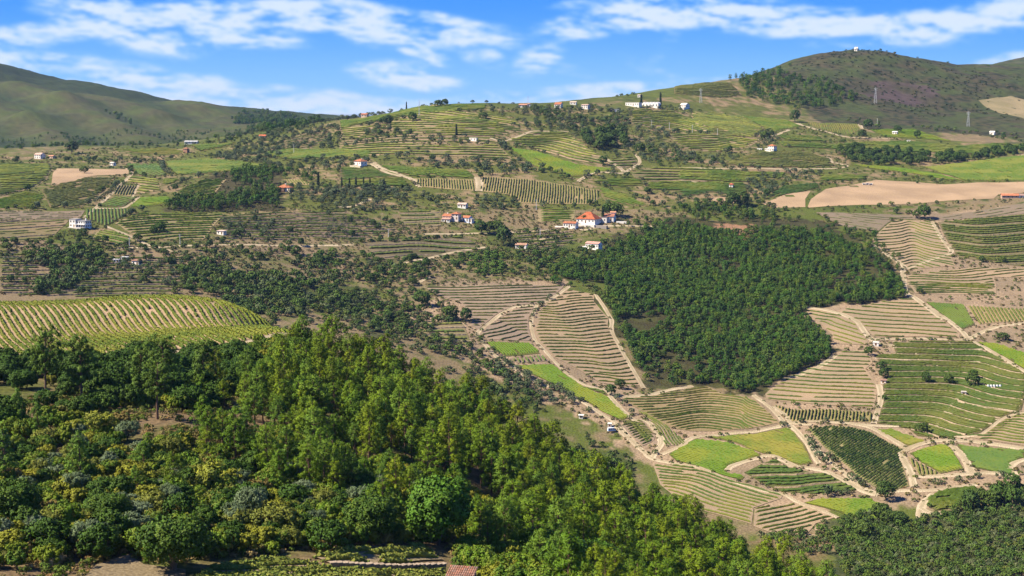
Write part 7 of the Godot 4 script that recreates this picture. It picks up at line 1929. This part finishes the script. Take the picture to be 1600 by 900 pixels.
	grove("grey_shrub", "grey green shrub between the brighter bushes", [-80.8, -202.5, -76, -206.1, -71.1, -210, -65.9, -213.9, -60.6, -218, -52.8, -216, -45.6, -216.1, -38.8, -214.4, -32.3, -213.5, -25.9, -214.1, -19.4, -214.9, -12.8, -217.2, -6.2, -219.8, -8.7, -186.2, -13.2, -176.7, -17.5, -170.2, -21.7, -165.6, -25.8, -162, -29.8, -158.9, -34.3, -155.7, -38.7, -152.8, -43, -150.2, -47.1, -147.7, -50.6, -145.7, -53.9, -143.6, -57.1, -141.4, -63.6, -158.2, -71.4, -178.2], 8.0, 0.42, 0.9)
	grove("lime_shrub", "yellowish green bush on the near hillside", [-69.2, -201.5, -63.3, -203.4, -57.3, -205.6, -51.2, -208.1, -45.2, -211.8, -38.9, -209.5, -32.8, -207.7, -27, -206.9, -18.9, -168.3, -23.4, -163.7, -27.7, -159.9, -31.9, -156.6, -36, -153.7, -40.2, -152.9, -44.3, -152.3, -48.4, -151.8, -52.4, -151.1, -59.8, -173.1], 6.0, 0.42, 0.75)
	grove("green_shrub", "leafy shrub at the foot of the near pines", [-4.2, -223.7, 3, -214.8, 9.6, -205.4, 16.4, -188.5, 20, -151.1, 11.9, -125.9, 8, -126.8, 4.1, -129.7, 0, -135.1, -1.9, -184.8], 3.2, 0.1, 1.0)
	grove("green_shrub", "undergrowth bush along the near vineyard edge", [-60.8, -307.2, -52.9, -330.2, -46.5, -311, -50.5, -288.2, -56.2, -264.7, -63.2, -291.7], 2.4, 0.0, 0.7)
	plant("tall_pine", "tall dark umbrella topped pine against the sunny vineyard, left one", -77.7, -230.7, 0.9)
	plant("tall_pine", "slender dark pine right of the left umbrella topped pine", -72.1, -232.1, 0.82)
	plant("tall_pine", "tallest dark pine with bare trunk against the sunny vineyard", -59.6, -237.1, 1.0)
	plant("tall_pine", "dark pine leaning beside the tallest bare trunked pine", -63.7, -238.2, 0.95)
	plant("tall_pine", "lower ragged pine in front of the tallest bare trunked pine", -57.0, -222.0, 0.76)
	plant("tall_pine", "dark pine right of the tallest pine at the wood corner", -54.8, -245.9, 0.76)
	plant("young_pine", "bright pyramidal young pine on the left hillside", -56.1, -178.6, 0.9)
	plant("young_pine", "bright feathery pine cut by the left edge", -64.6, -175.1, 0.85)
	plant("young_pine", "pointed young pine below the left umbrella pine", -69.2, -201.5, 0.72)
	plant("young_pine", "small pine behind the pyramidal young pine", -74.3, -208.0, 0.81)
	plant("pine_tree", "rounded pine standing out at the upper end of the ridge wood", -38.1, -294.9, 1.05)
	plant("pine_tree", "thin topped pine at the very top of the ridge wood", -47.7, -306.3, 0.7)
	plant("yellow_shrub", "bright yellow green bush under the tall pines", -62.2, -209.0, 1.0)
	plant("yellow_shrub", "yellow green bush in the middle of the hillside", -39.7, -181.1, 1.05)
	plant("yellow_shrub", "small lemon yellow bush below the yellow green bush", -37.2, -172.6, 0.5)
	plant("lime_shrub", "broad olive yellow mound of broom on the left hillside", -44.2, -167.9, 1.3)
	plant("lime_shrub", "yellowish bush right of the broom mound", -44.8, -178.7, 0.9)
	plant("lime_shrub", "olive yellow bush low in the centre left", -28.8, -166.4, 1.3)
	plant("dark_oak", "large dark evergreen bush low on the left hillside", -36.6, -147.5, 1.0)
	plant("dark_oak", "dark spreading evergreen left of the bright broadleaf tree", -17.6, -172.3, 0.95)
	plant("dark_oak", "dark round evergreen at the left edge", -58.2, -159.8, 0.75)
	plant("dark_oak", "dark evergreen in front of the broom mound", -47.8, -162.9, 0.7)
	plant("dark_oak", "dark evergreen behind the spreading evergreen", -21.6, -194.9, 0.6)
	plant("dark_shrub", "dark rounded bush beside the bare earth patch", -45.2, -149.8, 0.95)
	plant("dark_shrub", "dark bush left of the spreading evergreen", -21.9, -162.5, 1.2)
	plant("grey_shrub", "round silver grey bush beside the large dark evergreen", -43.8, -157.2, 1.15)
	plant("grey_shrub", "pale grey bush right of the yellow green bush", -32.8, -171.2, 1.1)
	plant("grey_shrub", "pale grey bush below the yellow green bush", -36.2, -171.2, 0.9)
	plant("grey_shrub", "grey bush at the middle of the near hillside", -28.2, -185.5, 1.0)
	plant("grey_shrub", "silver bush behind the spreading evergreen", -19.3, -198.7, 1.0)
	plant("grey_shrub", "grey bush on the left hillside below the feathery pine", -54.6, -155.5, 1.0)
	plant("broadleaf_tree", "tall bright green broadleaf tree right of centre at the bottom", -9.7, -178.4, 1.0)
	plant("broadleaf_tree", "bright green broadleaf tree behind the tall one", -8.8, -200.1, 0.95)
	plant("broadleaf_tree", "vivid green leafy tree among the lower pines", 3.3, -184.5, 0.85)
	plant("broadleaf_tree", "low green leafy tree at the bottom edge of the pines", 12.4, -194.5, 0.95)
	plant("broadleaf_tree", "green leafy tree left of the bottom edge tree", 7.8, -183.6, 0.8)
	plant("young_pine", "pale green young pine right of the stone hut", -3.2, -180.8, 0.72)
	plant("young_pine", "second young pine above the stone hut", -0.5, -192.1, 0.81)
	plant("grass_clump", "clump of dry straw coloured grass at the lower left", -49.7, -145.6, 1.5)
	plant("grass_clump", "second clump of dry straw coloured grass at the lower left", -48.9, -147.1, 1.3)
	plant("grass_clump", "third clump of dry straw coloured grass by the left edge", -53.4, -146.0, 1.2)

func lay_carpets() -> void:
	carpet("tussock", "grass_tussocks", "tussocks and low herbs roughening the open slopes", [-334, -919, -312, -931, -289, -942, -265, -951, -240, -960, -214, -981, -186, -999, -157, -1014, -129, -1012, -101, -1012, -74, -1013, -46, -1014, -14, -1015, 18, -1014, 51, -1012, 83, -1010, 111, -1015, 139, -1020, 173, -1010, 206, -997, 238, -985, 270, -992, 302, -999, 333, -1001, 363, -997, 325.2, -890, 288, -784.8, 262.4, -794.6, 235.6, -802.9, 239.6, -844.5, 238.9, -909.8, 236, -978, 208, -984, 181, -992, 149, -994, 118, -995, 69, -952, 27.7, -865.7, 52.9, -825.1, 57.6, -736.9, 61.6, -666, 82.4, -669, 102.7, -666.5, 122.4, -662, 162.6, -705.8, 193.5, -751.7, 228.4, -803.4, 246.2, -789.3, 263.3, -775.3, 279.2, -760, 255.9, -694.3, 233.1, -630.1, 212.4, -572.2, 194.7, -522.7, 179.9, -481.5, 168.4, -487.3, 156.5, -492.9, 144.3, -498.4, 131.7, -503.9, 119, -509.7, 107.3, -522.9, 94.9, -535.7, 81.6, -547.6, 67.7, -559.1, 56.1, -583.9, 43.1, -606.3, 29.1, -628.2, 14, -649.3, -2.1, -670.7, -19.1, -691.9, -54.8, -745.4, -76.6, -747.2, -98, -745.3, -119.1, -741.7, -144, -738.9, -169.3, -739, -187.6, -730.9, -205.7, -723.8, -223.6, -717.5, -241.5, -712, -258.6, -705.4, -290, -793.9], 3.4, 0.12)
	carpet("tussock", "hill_tussocks", "low growth between the fields of the upper slopes", [-507, -1401, -476, -1426, -442, -1447, -405, -1462, -365, -1467, -318, -1486, -265, -1477, -209, -1448, -161, -1423, -114, -1405, -70, -1412, -31, -1420, 9, -1452, 50, -1467, 92, -1490, 135, -1512, 180, -1539, 218, -1511, 254, -1479, 291, -1464, 326, -1445, 360, -1422, 391, -1394, 419, -1363, 445, -1328, 466, -1288, 366, -1006, 336, -1009, 305, -1008, 272, -1000, 240, -993, 207, -1004, 174, -1015, 140, -1023, 111, -1019, 83, -1013, 51, -1015, 19, -1017, -14, -1018, -46, -1017, -74, -1016, -102, -1015, -129, -1016, -157, -1019, -187, -1004, -215, -986, -241, -965, -266, -956, -291, -947, -314, -937, -336, -924], 5.5, 0.05)
	carpet("herb", "wild_herbs", "herbs and dry grass between the shrubs of the near hillside", [-88.7, -222.8, -84.8, -230.7, -80.9, -239.6, -76.6, -249.4, -71.8, -259.2, -66, -271.7, -59.6, -285.3, -52.2, -298.2, -50.6, -262.1, -48.2, -228.8, -40.1, -221.9, -32.8, -217.3, -25.9, -214.1, -19.5, -216.4, -13, -220.1, -6.3, -224.4, -0.5, -218.3, 4.9, -210.6, 6.5, -184.7, 6.6, -140.2, 1.3, -136, -3.8, -132.7, -8.5, -181.5, -13.5, -172.6, -18.2, -166.7, -22.9, -162.5, -27.2, -158.2, -31.4, -154.6, -35.5, -151.3, -40.4, -147.1, -45, -143.1, -47.3, -137, -49.1, -130.8, -50.7, -125, -56.6, -140, -62.4, -155.1, -69.3, -172.7, -77.3, -193.4], 1.25, 0.12)
